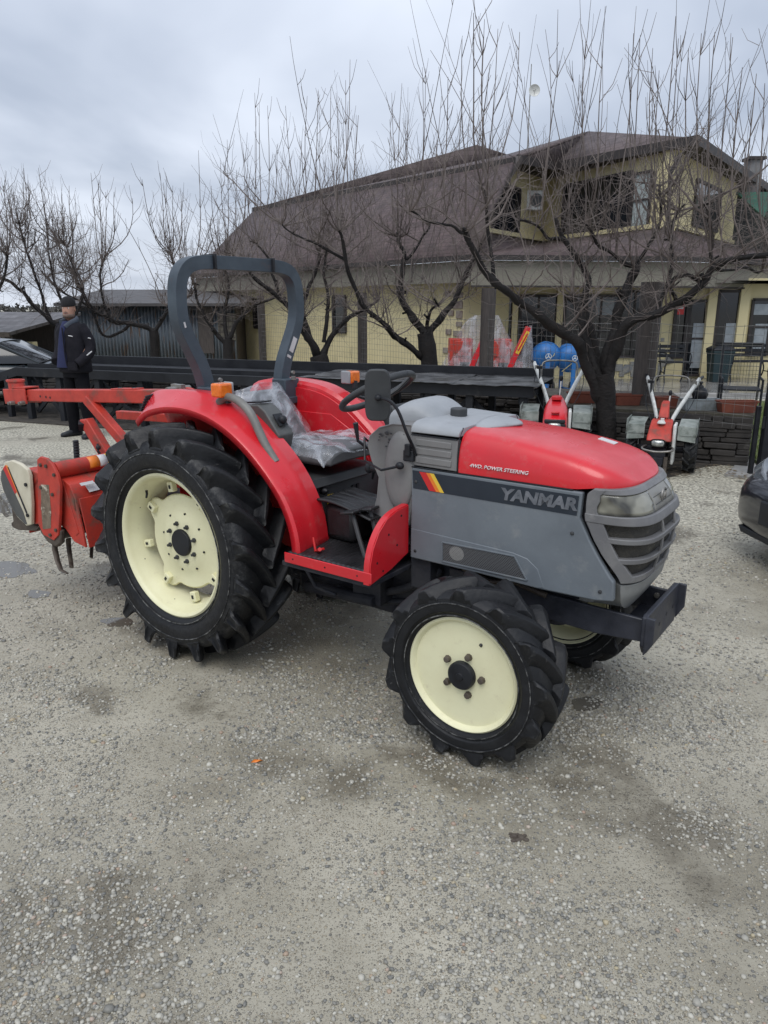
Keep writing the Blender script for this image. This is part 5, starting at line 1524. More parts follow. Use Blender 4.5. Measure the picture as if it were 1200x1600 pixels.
# green awning on the right flank
m_ = MB(); a = at(1150, 300, z=4.8); b = at(1290, 300, z=4.8); c_ = at(1290, 345, z=4.0); d_ = at(1165, 345, z=4.0)
m_.slab([a, b, c_-Vector((0, 1, 0)), d_-Vector((0, 1, 0))], .05); hb(m_, 'awning', pm('green_awning', (.015, .085, .05), (.01, .06, .035), 3, .7))

# shaded balcony recess right of the corner room
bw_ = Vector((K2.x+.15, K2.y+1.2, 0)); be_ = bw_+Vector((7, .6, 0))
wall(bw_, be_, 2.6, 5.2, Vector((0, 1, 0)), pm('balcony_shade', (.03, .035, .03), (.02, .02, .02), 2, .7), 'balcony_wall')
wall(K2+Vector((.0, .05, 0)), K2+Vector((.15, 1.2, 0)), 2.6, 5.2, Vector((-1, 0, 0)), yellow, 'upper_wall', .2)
# satellite dish on the tall mast
AN = empty('dish_mast', Vector((at(824, 235, D=24).x, 24, 0))); tag(AN, 'thin mast rising behind the roof with a small white dish', 'mast')
ax = AN.location.x
zt = at(826, 100, D=24).z; zd = at(830, 143, D=24).z
m_ = MB(); m_.tube([(0, 0, 0), (0, 0, zt)], [.03, .012], 8); m_.build('pole', M['steel'], AN)
m_ = MB(); m_.lathe([(1e-4, .05), (.08, .045), (.14, .02), (.165, -.01), (.16, -.012), (.13, .012), (.07, .035), (1e-4, .04)], (.10, -.12, zd), 'Y', 24); m_.build('dish', M['white'], AN)
m_ = MB(); m_.tube([(.10, -.10, zd), (.0, 0, zd)], .012, 6); m_.tube([(.10, -.08, zd-.14), (.10, -.3, zd)], .006, 5); m_.build('dish_arm', M['steel'], AN)

# ------------------------------------------------------------------ sheds on the left
SH = empty('metal_shed', (-6.5, 22, 0)); tag(SH, 'long low shed clad in upright bluish corrugated sheets and boards behind the trees', 'shed')
corr = pm('corrugated_blue_grey', (.10, .125, .15), (.15, .17, .19), 3, .5, c3=(.12, .075, .05), s3=2.2, lo3=.56, hi3=.62, stretch=(4, 4, .5))
s = MB()
x0_, x1_ = -9.0, -4.3
nseg = 190
rows = []
for zz in (0, 1.75):
    rows.append([Vector((x0_+(x1_-x0_)*i/nseg+6.5, -.035*math.sin(i*PI/2)-.0, zz)) for i in range(nseg+1)])
s.loft(rows, closed=False, caps=False); s.build('cladding', corr, SH, solid=.01, smooth=60)
s = MB(); s.box((-.15, 1.6, .87), (4.7, 3, 1.74)); s.build('wall', M['wood_post'], SH)
s = MB(); s.slab([(-2.8, -.5, 1.80), (2.6, -.5, 1.80), (2.6, 3.2, 2.25), (-2.8, 3.2, 2.25)], .08); s.build('roof', pm('dark_felt_roof', (.06, .058, .06), (.10, .095, .095), 3, .7), SH)
s = MB(); s.box((1.35, -.09, 1.05), (.42, .04, 1.3)); s.build('board', M['wood_post'], SH)
SW_ = (1.85, 1.0)
s = MB(); s.box((1.95, -.07, 1.15), (.5, .03, .75)); fr_ = s.build('window', pm('old_window', (.16, .145, .11), (.07, .065, .055), 14, .6), SH)
s = MB()
for k in range(4): s.box((1.76+.125*k, -.09, 1.15), (.015, .02, .72))
for k in range(5): s.box((1.95, -.092, .85+.15*k), (.48, .02, .015))
s.build('glazing_bar', M['wood_post'], fr_)
OS = empty('open_shed', (-9.2, 17.5, 0)); tag(OS, 'low open fronted shed with dark tiled roof at the left edge', 'shed')
s = MB(); s.slab([(-4, -1.2, 1.22), (1.15, -1.2, 1.18), (1.25, 2.5, 1.56), (-4, 2.5, 1.60)], .07); rt = s.build('roof', tile_mat('old_tiles', (.055, .045, .042), (.13, .12, .12), (.02, .016, .016), 1.6, .5, .3, .5, .8), OS)
s = MB(); s.beam((-4, -1.23, 1.16), (1.15, -1.23, 1.12), .05, .10); s.build('eave_board', M['rust'], OS)
for X in (-3, -1.6, -.2, 1.0):
    s = MB(); s.box((X, -1.0, .6), (.12, .12, 1.2)); s.build('post', M['wood_post'], OS)
s = MB(); s.box((-1.4, 2.3, .7), (5.2, .1, 1.4)); s.build('back_wall', M['wood_post'], OS)
rs2 = random.Random(8)
SB = tag(empty('stacked_blocks', (-9.6, 17.2, 0)), 'pale yellow blocks stacked inside the open shed', 'blocks')
for k in range(9):
    s = MB(); s.box((-1.2+.32*k, rs2.uniform(-.1, .1), .15), (.3, .25, .3)); s.box((-1.2+.32*k, .3, .62), (.29, .25, .3*2)); 
    if rs2.random() > .3: s.box((-1.2+.32*k, .1, .95), (.27, .24, .14))
    s.build('block', yellow, SB, bevel=.01)

# distant tree line so that the horizon does not end in bare ground
hz = MB(); rh = random.Random(12)
for i in range(26000):
    a = rh.uniform(-.8, .8); D = rh.uniform(60, 75)
    x = math.tan(a)*D; hgt = 1.5+2.6*abs(mnoise.noise(Vector((x*.08, 1, 2))))+.8*abs(mnoise.noise(Vector((x*.5, 1, 5))))
    z = rh.random()**.8*hgt; q_ = rh.uniform(.08, .30); t_ = rh.random()*6.28
    hz.add([(x-q_*math.cos(t_), D, z-q_*math.sin(t_)), (x+q_*math.cos(t_)*.5, D+.2, z+q_*math.sin(t_)*.5), (x+q_*math.sin(t_)*.5, D-.1, z-q_*math.cos(t_)*.9)], [(0, 1, 2)])
tag(hz.build('hedge_line', pm('far_hedge', (.045, .045, .04), (.075, .072, .065), 2, .9), smooth=0, recalc=False), 'far grey brown hedgerow on the horizon', 'hedge', kind='stuff')
# ================================================================== pruned bare fruit trees
TG = 'row of pruned bare fruit trees'
def shoot(mb, rg, p, L_, r, lean=.18, seg=7, n=3, twigs=3, up=1.0, jit=.06):
    d = Vector((rg.uniform(-lean, lean), rg.uniform(-lean, lean), up)).normalized()
    pts = [Vector(p)]; q = Vector(p)
    kx, ky = rg.uniform(-jit, jit), rg.uniform(-jit, jit)
    for i in range(seg):
        d = (d+Vector((kx+rg.uniform(-.04, .04), ky+rg.uniform(-.04, .04), .05))).normalized()
        q = q+d*L_/seg; pts.append(q.copy())
    mb.tube(pts, [r*(1-.72*i/seg) for i in range(seg+1)], n, cap=False)
    for k in range(twigs):
        i = rg.randint(1, seg-1)
        t = Vector((rg.uniform(-1, 1), rg.uniform(-1, 1), rg.uniform(.4, 1.3))).normalized()
        b = pts[i]; l2 = rg.uniform(.12, .42)*min(1, L_)
        mb.tube([b, b+t*l2*.5, b+t*l2*.8+Vector((0, 0, l2*.28))], [r*.5, r*.4, r*.25], n, cap=False)
    return pts
def scrub(mb, rg, p, L_, r, n=3):
    """short crooked twig in any direction"""
    d = Vector((rg.uniform(-1, 1), rg.uniform(-1, 1), rg.uniform(-.6, 1))).normalized()
    pts = [Vector(p)]; q = Vector(p)
    for i in range(4):
        d = (d+Vector((rg.uniform(-.5, .5), rg.uniform(-.5, .5), rg.uniform(-.25, .5)))).normalized()
        q = q+d*L_/4; pts.append(q.copy())
    mb.tube(pts, [r, r*.85, r*.7, r*.5, r*.35], n, cap=False)
    return pts
def crook(rg, pts, amp):
    P = fine(pts, 1); o = [P[0]]
    for a in P[1:-1]: o.append(a+Vector((rg.uniform(-amp, amp), rg.uniform(-amp, amp)*1.3, rg.uniform(-amp, amp))))
    o.append(P[-1]); return fine(o, 1)
def tree(label, base, trunk, limbs, seed, D, ztop=5.0, dens=1.0, thick=1.0, name='fruit_tree', shoots=None, tops=None):
    rg = random.Random(seed)
    root = empty(name, base); tag(root, label, 'tree', TG)
    tm, cm = MB(), MB()
    tp_ = [Vector(base)]+[at(x, y, D=D) for x, y, r in trunk]
    tr = [trunk[0][2]*1.35]+[r for x, y, r in trunk]
    P = fine(tp_, 2); n_ = len(P)
    rr = [np.interp(i/(n_-1), np.linspace(0, 1, len(tr)), tr)*(1+.09*mnoise.noise(P[i]*6)) for i in range(n_)]
    tm.tube(P, rr, 12)
    nodes = []
    for pts, r0, r1, d0, d1 in limbs:
        m_ = len(pts)
        W = [at(x, y, D=D+d0+(d1-d0)*i/(m_-1)) for i, (x, y) in enumerate(pts)]
        W = crook(rg, W, .026)
        k = len(W)
        rs = [(r0+(r1-r0)*(i/(k-1))**.7)*.78*(1+.34*mnoise.noise(W[i]*11)) for i in range(k)]
        tm.tube(W, rs, 8)
        acc = 0
        for i in range(k-1):
            for q in range(max(1, int((W[i+1]-W[i]).length/.05))):
                nodes.append((W[i].lerp(W[i+1], rg.random()), rs[i], i/(k-1)))
        nodes += [(W[-1], r1, 1.0)]*6
    out = [q for q in nodes if q[2] > .28]
    for _ in range(14):
        p, r, u = rg.choice(nodes)
        d = Vector((rg.uniform(-1, 1), rg.uniform(-1, 1), rg.uniform(-.2, 1))).normalized(); q = rg.uniform(.4, .8)
        tm.tube([p, p+d*(r+.03), p+d*(r+rg.uniform(.05, .12))], [r*q, r*q*.8, r*q*.85], 7)
    nb = int(60*dens)
    sec = []
    for _ in range(nb):
        p, r, u = rg.choice(out)
        a = rg.uniform(0, 2*PI); L_ = rg.uniform(.35, 1.05)
        d = Vector((math.cos(a), math.sin(a)*.9, rg.uniform(.1, .9))).normalized()
        pts = [p]; q = Vector(p)
        for i in range(6):
            d = (d+Vector((rg.uniform(-.35, .35), rg.uniform(-.35, .35), rg.uniform(-.1, .4)))).normalized()
            q = q+d*L_/6; pts.append(q.copy())
        rb = rg.uniform(.006, .014)*thick
        cm.tube(pts, [rb*(1-.55*i/6) for i in range(7)], 5, cap=False)
        sec += [(pts[i], rb*(1-.55*i/6)) for i in range(2, 7)]
    allp = sec+[(p, r*.5) for p, r, u in out]
    for _ in range(int((shoots or 95)*dens)):
        p, r = rg.choice(allp) if rg.random() > .25 else rg.choice(sec)
        room = ztop-p.z
        if room < .3: continue
        L_ = room*rg.uniform(.35, 1.0)**1.2
        L_ = min(L_, 2.5)
        shoot(cm, rg, p, L_, rg.uniform(.0036, .0072)*thick*(.6+.4*L_/1.5), lean=.34, jit=.09, twigs=rg.randint(1, 5))
    for _ in range(int(1300*dens)):
        p, r = rg.choice(allp)
        scrub(cm, rg, p, rg.uniform(.15, .75), rg.uniform(.0016, .0036)*thick)
    # leading tall shoots placed where the photograph shows them
    for (x, y0, yt, dd) in (tops or []):
        g_ = at(x+rg.uniform(-12, 12), y0, D=D+dd); a = min((q[0] for q in nodes if q[2] > .2), key=lambda q: (q-g_).length); b = at(x, yt, D=D+dd+rg.uniform(-.2, .2))
        m1 = Vector((a.x*.35+b.x*.65, a.y*.35+b.y*.65, a.z+(b.z-a.z)*.28))+Vector((rg.uniform(-.07, .07), rg.uniform(-.07, .07), 0)); m2 = Vector((a.x*.1+b.x*.9, a.y*.1+b.y*.9, a.z+(b.z-a.z)*.62))+Vector((rg.uniform(-.04, .04), rg.uniform(-.04, .04), 0))
        W = fine([a, m1, m2, b], 1); k = len(W)
        cm.tube(W, [.011*thick*(1-.75*i/(k-1)) for i in range(k)], 4, cap=False)
        for _ in range(7):
            i = rg.randint(1, k-2); t = Vector((rg.uniform(-1, 1), rg.uniform(-1, 1), rg.uniform(.8, 1.8))).normalized(); l2 = rg.uniform(.15, .6)
            cm.tube([W[i], W[i]+t*l2*.5, W[i]+t*l2*.8+Vector((0, 0, .25*l2))], [.0045*thick, .0035*thick, .002*thick], 3, cap=False)
    B = Vector(base)
    for mb in (tm, cm): mb.v = [(p[0]-B.x, p[1]-B.y, p[2]-B.z) for p in mb.v]
    tm.build('trunk', M['bark'], root, smooth=60, recalc=False)
    cm.build('crown', M['twig'], root, smooth=60, recalc=False)
    return root

tree('large dark fruit tree with forked trunk between the two walk behind tractors', (2.42, 8.12, -.02),
     [(949, 690, .112), (947, 650, .105), (945, 610, .12), (940, 585, .125)],
     [([(938, 625), (928, 590), (908, 540), (880, 521), (854, 504), (821, 479), (783, 454), (750, 412), (730, 372), (722, 360)], .095, .035, 0, -.5),
      ([(776, 450), (770, 420), (765, 380), (762, 330), (752, 290)], .036, .016, -.3, -.2),
      ([(722, 365), (700, 350), (672, 345), (640, 330)], .024, .010, -.5, -.6),
      ([(938, 600), (925, 567), (908, 510), (899, 475), (896, 462)], .078, .048, 0, .2),
      ([(942, 600), (935, 560), (918, 504), (909, 460), (921, 433), (905, 400), (880, 370), (868, 340)], .085, .025, .1, .5),
      ([(880, 375), (850, 370), (835, 350), (812, 345)], .03, .014, .4, .2),
      ([(947, 600), (951, 554), (962, 504), (975, 462), (991, 425), (994, 412)], .10, .05, 0, .2),
      ([(990, 415), (960, 400), (930, 378), (915, 350)], .035, .016, .2, .1),
      ([(950, 590), (966, 528), (987, 500), (1025, 490), (1062, 471), (1092, 450), (1117, 417), (1150, 403), (1215, 396)], .095, .03, 0, -.6),
      ([(1060, 472), (1048, 458), (1047, 440), (1070, 425), (1095, 440)], .032, .022, -.25, -.35),
      ([(1025, 490), (1040, 455), (1055, 410), (1050, 370), (1060, 330)], .04, .018, -.1, .2),
      ([(994, 412), (1020, 370), (1035, 330), (1030, 290)], .03, .014, .2, .3),
      ([(1117, 417), (1108, 385), (1110, 350), (1100, 320)], .035, .016, -.4, -.3),
      ([(1120, 420), (1155, 418), (1190, 424)], .024, .014, -.4, .1)],
     3, 8.1, ztop=4.6, dens=1.25, shoots=85,
     tops=[(740, 330, 20, -.4), (757, 330, 30, -.3), (722, 330, 60, -.5), (778, 340, 45, -.4), (812, 330, 50, -.2), (766, 340, 100, -.6), (700, 350, 120, -.4), (755, 330, 60, 0), (874, 340, 95, .3), (915, 350, 65, .1), (942, 340, 80, 0), (990, 390, 52, .1), (1000, 380, 60, .3), (1020, 360, 75, .2), (1056, 380, 25, 0), (1060, 380, 60, .2), (1076, 370, 75, -.2), (1096, 400, 52, -.3), (1117, 400, 50, -.4), (1145, 390, 58, -.3), (1160, 400, 105, -.5), (1182, 400, 115, -.5), (1030, 380, 110, .3), (985, 350, 120, .4), (1195, 400, 130, -.4)])
tree('bare fruit tree with bent left limb behind the sheet metal end of the ramp', (.72, 11.6, -.02),
     [(672, 575, .135), (668, 545, .135), (664, 520, .12)],
     [([(668, 560), (645, 548), (618, 525), (606, 508), (575, 488), (552, 450), (538, 405), (530, 360)], .085, .03, 0, -.5),
      ([(664, 520), (645, 497), (630, 470), (622, 440), (635, 405), (622, 370)], .095, .03, 0, .2),
      ([(650, 505), (632, 480), (622, 455)], .07, .03, 0, .4),
      ([(668, 522), (690, 492), (712, 468), (724, 440), (740, 405), (752, 380)], .085, .03, 0, .2),
      ([(668, 515), (669, 485), (685, 478)], .04, .025, 0, -.2),
      ([(538, 405), (500, 385), (470, 372), (440, 350)], .035, .014, -.4, -.3),
      ([(635, 405), (655, 380), (672, 350)], .03, .014, .1, .2)],
     8, 11.6, ztop=5.0, dens=1.1, shoots=60, thick=1.1,
     tops=[(480, 340, 150, -.3), (497, 330, 142, -.2), (517, 340, 135, 0), (525, 340, 145, .2), (547, 330, 93, .1), (540, 340, 125, .2), (560, 340, 180, 0), (612, 340, 145, .3), (660, 340, 105, .2), (665, 330, 107, .4), (640, 340, 160, .1), (690, 340, 150, 0), (628, 330, 130, -.2)])
tree('bare double stemmed fruit tree between the roll bar and the bent tree', (-1.30, 14.2, -.02),
     [(502, 572, .19), (497, 555, .16)],
     [([(498, 562), (488, 535), (474, 515), (460, 490), (440, 470), (415, 450), (390, 425)], .12, .035, 0, -.4),
      ([(490, 540), (478, 510), (470, 480), (480, 455), (492, 430), (500, 400)], .08, .03, 0, .3),
      ([(500, 560), (515, 533), (530, 510), (545, 497), (560, 488), (590, 470)], .10, .03, 0, .2),
      ([(506, 535), (510, 500), (512, 460), (505, 420), (510, 380)], .06, .025, 0, .1),
      ([(440, 470), (425, 430), (420, 400), (400, 380)], .045, .02, -.2, -.1)],
     13, 14.2, ztop=5.2, dens=.95, shoots=65, thick=1.2,
     tops=[(398, 390, 145, 0), (405, 380, 160, .3), (418, 370, 165, -.2), (446, 380, 165, .2), (433, 380, 225, 0), (452, 390, 250, .2), (470, 380, 220, .1), (380, 400, 240, 0), (500, 380, 190, .3)])
tree('thin bare fruit tree seen through the roll bar opening', (-3.60, 17.4, -.02),
     [(357, 560, .13), (356, 530, .12)],
     [([(356, 540), (335, 520), (318, 490), (305, 460), (298, 425)], .08, .03, 0, 0),
      ([(357, 530), (372, 500), (392, 480), (415, 470), (440, 460)], .08, .03, 0, .2),
      ([(356, 530), (350, 490), (358, 450), (350, 410)], .07, .03, 0, .4)],
     21, 17.4, ztop=4.9, dens=.8, shoots=60, thick=1.35,
     tops=[(310, 400, 235, 0), (355, 400, 218, 0), (330, 400, 290, 0), (345, 400, 260, .3), (370, 400, 265, 0), (385, 400, 290, 0)])
tree('bare fruit tree with long low left limb in front of the corrugated shed', (-5.55, 17.8, -.02),
     [(243, 565, .115), (242, 530, .11), (240, 517, .11)],
     [([(240, 520), (228, 510), (207, 505), (175, 503), (160, 492), (145, 485), (130, 462), (118, 430)], .095, .04, 0, -.4),
      ([(207, 505), (190, 520), (160, 530), (148, 500), (140, 478), (120, 470), (95, 455), (70, 430)], .05, .025, -.1, -.5),
      ([(242, 517), (258, 490), (272, 460), (278, 430), (268, 400)], .075, .03, 0, .2),
      ([(175, 503), (160, 470), (155, 430), (165, 400)], .05, .025, -.3, 0),
      ([(258, 490), (285, 470), (300, 460)], .04, .02, 0, .3)],
     34, 17.8, ztop=4.6, dens=.95, shoots=62, thick=1.35,
     tops=[(207, 400, 310, 0), (222, 400, 280, 0), (250, 400, 270, 0), (255, 400, 285, 0), (285, 400, 300, 0), (142, 400, 270, 0), (153, 410, 285, 0), (165, 400, 300, .2), (178, 400, 300, 0), (232, 400, 330, 0), (270, 400, 290, 0)])
tree('bare fruit tree whose dark limbs spread behind the standing man', (-6.95, 16.2, -.02),
     [(107, 560, .12), (106, 530, .11), (103, 512, .10)],
     [([(104, 515), (85, 508), (68, 492), (50, 475), (35, 455), (15, 440), (-5, 432)], .085, .03, 0, -.3),
      ([(85, 508), (66, 470), (52, 420), (38, 385), (30, 350)], .055, .02, 0, 0),
      ([(105, 515), (125, 480), (130, 445), (112, 410), (100, 380)], .06, .02, 0, .2),
      ([(103, 515), (98, 470), (80, 430), (75, 390)], .055, .02, 0, .3)],
     55, 16.2, ztop=4.5, dens=.95, shoots=60, thick=1.25,
     tops=[(37, 380, 263, 0), (60, 380, 262, 0), (20, 380, 290, 0), (70, 390, 320, 0), (95, 400, 330, 0), (108, 400, 290, 0), (45, 370, 290, .2), (8, 380, 290, 0), (82, 400, 340, 0), (118, 390, 320, .3)])
tree('bare fruit tree at the far left edge above the open shed', (-8.7, 15.0, -.02),
     [(-75, 560, .12), (-72, 520, .11)],
     [([(-70, 525), (-40, 490), (-15, 470), (5, 440), (12, 400)], .075, .025, 0, 0), ([(-72, 520), (-60, 470), (-45, 430), (-35, 390)], .06, .02, 0, .2)],
     60, 15.0, ztop=4.2, dens=.6, shoots=60, thick=1.25, tops=[(5, 400, 290, 0), (-10, 400, 300, 0), (15, 400, 330, 0)])
# ================================================================== dark loading ramp behind the tractor
PRr, PLr = Vector((1.72, 8.62, 0)), Vector((-5.62, 11.47, 0))
dR = (PLr-PRr).normalized(); nR = Vector((-dR.y, dR.x, 0)); nR = -nR if nR.y < 0 else nR
LR = (PLr-PRr).length
RA = empty('loading_ramp', (-1.6, 9.9, 0)); tag(RA, 'long low black steel and timber loading ramp standing behind the tractor', 'ramp')
rampm = pm('weathered_black_steel', (.010, .011, .014), (.02, .022, .026), 3, .5, .7, c3=(.06, .058, .055), s3=2.5, lo3=.62, hi3=.85, bump=.2, bscale=30, spec=.3)
sheetm = pm('wet_sheet_metal', (.05, .052, .055), (.12, .12, .12), 3, .28, .5, c3=(.015, .015, .015), s3=4, lo3=.5, hi3=.6, bump=.3, bscale=9)
def rb(mb, name, mat=rampm, parent=RA, **k):
    mb.v = [(x+1.6, y-9.9, z) for x, y, z in mb.v]; return mb.build(name, mat, parent, **k)
def RP(u, v, z): return PRr+dR*u+nR*v+Vector((0, 0, z))
Zt = .80
s = MB(); s.beam(RP(-.02, 0, Zt-.06), RP(LR, 0, Zt-.06), .06, .13); rb(s, 'front_rail', bevel=.004)
s = MB(); s.beam(RP(-.05, 1.25, Zt+.02), RP(LR, 1.25, Zt+.02), .06, .20); rb(s, 'back_rail', bevel=.004)
s = MB(); s.beam(RP(2.9, .38, Zt-.02), RP(LR, .38, Zt-.02), .36, .03); s.beam(RP(2.9, .2, Zt+.02), RP(LR, .2, Zt+.02), .02, .07); rb(s, 'wheel_track', bevel=.003)
s = MB(); s.beam(RP(2.9, 1.0, Zt-.02), RP(LR, 1.0, Zt-.02), .36, .03); rb(s, 'wheel_track', bevel=.003)
rg = random.Random(6)
for k in range(3):
    s = MB(); rows = []
    u0 = -.08+1.02*k
    for i in range(16):
        u = u0+1.04*i/15
        rows.append([RP(u, -.10+1.28*j/10, Zt+.016+.004*k+.012*mnoise.noise(Vector((u*3, j*.5, k)))-(.02*abs(mnoise.noise(Vector((u*6, 0, 5)))) if j == 0 else 0)) for j in range(11)])
    s.loft(rows, closed=False, caps=False); rb(s, 'deck_sheet', sheetm, solid=.004, smooth=60)
s = MB(); s.slab([RP(-.3, -.25, .018), RP(LR+2.6, -.25, .018), RP(LR+2.6, 2.3, .018), RP(-.3, 1.5, .018)], .03); tag(s.build('soil_and_shade_margin', soil), kind='structure')  # dark sheet added under the ramp, painting the shade beneath it
legs = [.08, .75, 1.3, 2.1, 3.0, 3.9, 4.8, 5.6, 6.4, 7.1, 7.75]
for u in legs:
    for v in (.05, 1.2):
        s = MB(); q = rg.uniform(-.03, .03); s.beam(RP(u, v, -.02), RP(u+q, v, Zt-.125 if v < 1 else Zt-.085), .09, .09, up=(dR.x, dR.y, 0)); rb(s, 'leg', bevel=.006)
for a, b in ((.8, .2), (.75, 1.25), (2.15, 3.0), (3.9, 4.6), (4.85, 4.1), (5.6, 6.3), (6.45, 5.8), (7.05, 6.5), (7.1, 7.7), (7.75, 7.2), (5.0, 5.5), (6.5, 7.0)):
    s = MB(); s.beam(RP(a, .0+.13, Zt-.14), RP(b, .13, .12), .035, .06); rb(s, 'brace', bevel=.003)
for u in legs[::2]:
    s = MB(); s.beam(RP(u+.06, .04, Zt-.17), RP(u+.06, 1.22, Zt-.17), .05, .07); rb(s, 'cross_beam', bevel=.003)
# sloping end
for v in (.1, 1.15):
    s = MB(); s.beam(RP(LR-.02, v, Zt-.03+.09*(v > 1)), RP(LR+2.5, v, .10), .06, .13); rb(s, 'sloping_rail', bevel=.004)
s = MB(); s.beam(RP(LR, .6, Zt-.05), RP(LR+2.4, .6, .10), .8, .02); rb(s, 'sloping_deck')
for u, zz in ((LR+.35, .66), (LR+.8, .55), (LR+1.2, .43), (LR+1.6, .33)):
    for v in (.1, 1.15):
        s = MB(); s.beam(RP(u, v, -.02), RP(u, v, zz), .08, .08, up=(dR.x, dR.y, 0)); rb(s, 'leg', bevel=.004)

# ================================================================== fence: weathered posts and wire mesh
fp = [(3.07, 8.80, .115), (1.57, 11.5, .10), (-.43, 15.0, .085), (-3.06, 19.0, .085)]
fl = ['thick weathered wooden post behind the right hand walk behind tractor', 'grey wooden post standing in front of the plastic wrapped machine', 'grey wooden post in front of the yellow wing wall', 'farthest grey wooden post seen beside the roll bar']
for (x, y, r_), lab in zip(fp, fl):
    s = MB(); n_ = 9
    secs = []
    for i in range(9):
        z = -.05+2.02*i/8
        secs.append([Vector((r_*1.1*math.cos(a)*(1+.06*mnoise.noise(Vector((a*2, z, y)))), r_*math.sin(a)*(1+.06*mnoise.noise(Vector((a*2, z+3, y)))), z)) for a in [2*PI*k/14 for k in range(14)]])
    s.loft(secs); o = s.build('fence_post', M['wood_post'], None, smooth=50); o.location = (x, y, 0); tag(o, lab, 'post', 'weathered fence posts')
wire = pm('galvanised_wire', (.20, .20, .19), (.12, .11, .10), 9, .5, metal=.4)
fl_ = [(3.83, 7.62), (3.07, 8.66), (1.57, 11.38), (-.43, 14.88), (-3.06, 18.9)]
FE = empty('wire_fence', (1.6, 11, 0)); tag(FE, 'thin square wire mesh fence strung between the wooden posts', 'fence')
for (xa, ya), (xb, yb) in zip(fl_[:-1], fl_[1:]):
    s = MB(); a, b = Vector((xa-1.6, ya-11, 0)), Vector((xb-1.6, yb-11, 0)); Lf = (b-a).length; n_ = int(Lf/.10)
    rW = .0016*(1 + .05*ya)
    for i in range(n_+1):
        p = a.lerp(b, i/n_); w_ = .006*mnoise.noise(Vector((i, 2, ya)))
        s.tube([p+Vector((0, 0, .45)), p+Vector((w_, 0, 1.0)), p+Vector((0, 0, 1.52))], rW, 3, cap=False)
    for k in range(11):
        z = .5+.102*k
        s.tube([a.lerp(b, t/6)+Vector((0, 0, z-.03*math.sin(PI*t/6)*(k == 10))) for t in range(7)], rW*(1.6 if k == 10 else 1), 3, cap=False)
    s.build('mesh_panel', wire, FE, recalc=False)
# black steel gate post at the right
GPt = empty('gate_post', (3.93, 7.50, 0)); tag(GPt, 'tall black steel post at the right edge where the stone wall ends', 'post')
s = MB(); s.box((0, 0, 1.2), (.085, .085, 2.4)); s.build('upright', M['black'], GPt, bevel=.005)
s = MB(); s.box((-.10, .03, .35), (.04, .05, .74)); s.build('stub_post', M['black'], GPt, bevel=.004)
s = MB(); s.lathe([(.018, 0), (.018, .12)], (-.052, -.02, .5), 'Z', 10); s.lathe([(.018, 0), (.018, .12)], (-.052, -.02, 1.6), 'Z', 10); s.build('hinge', M['black'], GPt)

# ================================================================== planters and pots on the ledge
def planter(px, wpx, mat, lab, hgt=.13, D=8.15):
    c = at(px, 640, D=D); wv = wpx/F*D/2
    root = empty('planter', (c.x, D, LEDGE)); tag(root, lab, 'planter', 'planter boxes along the wall ledge')
    s = MB()
    def ring(k, z, t=0): return [Vector((sx*(wv*k-t), sy*(.075*k-t), z)) for sx, sy in ((-1, -1), (1, -1), (1, 1), (-1, 1))]
    s.loft([ring(.86, 0), ring(.97, hgt*.86), ring(1.04, hgt*.87), ring(1.04, hgt), ring(.98, hgt), ring(.9, hgt*.5)])
    s.build('trough', mat, root, bevel=.006)
    s = MB(); s.box((0, 0, hgt*.80), (wv*1.85, .13, .02)); s.build('earth', soil, root)
    return root
planter(1150, 58, M['terracotta'], 'long terracotta planter box beside the black gate post', D=8.12)
planter(1092, 56, pm('chalky_planter', (.30, .34, .36), (.18, .2, .2), 9, .7), 'whitish planter box carrying the dark round pot', D=8.3)
planter(1038, 34, M['terracotta'], 'terracotta planter partly hidden behind the right walk behind tractor', D=8.5)
planter(978, 40, M['terracotta'], 'terracotta planter between the big tree and the wooden post', D=8.75)
planter(908, 44, M['terracotta'], 'terracotta planter left of the big tree trunk', D=8.95)
PT = empty('round_pot', (at(1091, 640, D=8.3).x, 8.3, LEDGE+.105)); tag(PT, 'dark round bellied pot with knobbed lid standing on the whitish planter', 'pot')
s = MB(); s.lathe([(.045, 0), (.075, .03), (.088, .075), (.078, .115), (.05, .14), (.032, .15)], (0, 0, 0), 'Z', 24); s.build('belly', M['black'], PT, smooth=60)
s = MB(); s.lathe([(.034, .15), (.03, .165), (.014, .175), (.012, .185), (.022, .198), (.018, .212), (1e-4, .218)], (0, 0, 0), 'Z', 18); s.build('lid', M['black'], PT, smooth=60)
# dead stalks in the bed
s = MB(); rg = random.Random(77)
for i in range(60):
    x, y = rg.uniform(-4.5, 3.8), rg.uniform(9.6, 13.2)
    if y < 10.15+.387*(2.35-x)+.5: continue
    shoot(s, rg, Vector((x, y, .41)), rg.uniform(.2, .8), .004, lean=.4, seg=4, twigs=2)
tag(s.build('dry_stalks', M['twig'], recalc=False), 'thin dry stalks standing in the garden bed', 'stalks', kind='stuff')
s = MB()
for i in range(900):
    if rg.random() < .5: x, y, z = rg.uniform(2.5, 3.9), rg.uniform(8.6, 11.0), .425
    else:
        x = rg.uniform(2.0, 3.8); y = 8.70-.37*(x-2.0)-rg.uniform(.1, .9); z = .022
    a = rg.random()*6.28; r_ = rg.uniform(.012, .03)
    s.add([(x+r_*math.cos(a), y+r_*math.sin(a), z+rg.uniform(0, .012)), (x-r_*.5*math.sin(a), y+r_*.5*math.cos(a), z+.004), (x-r_*math.cos(a), y-r_*math.sin(a), z+rg.uniform(0, .012)), (x+r_*.5*math.sin(a), y-r_*.5*math.cos(a), z+.002)], [(0, 1, 2, 3)])
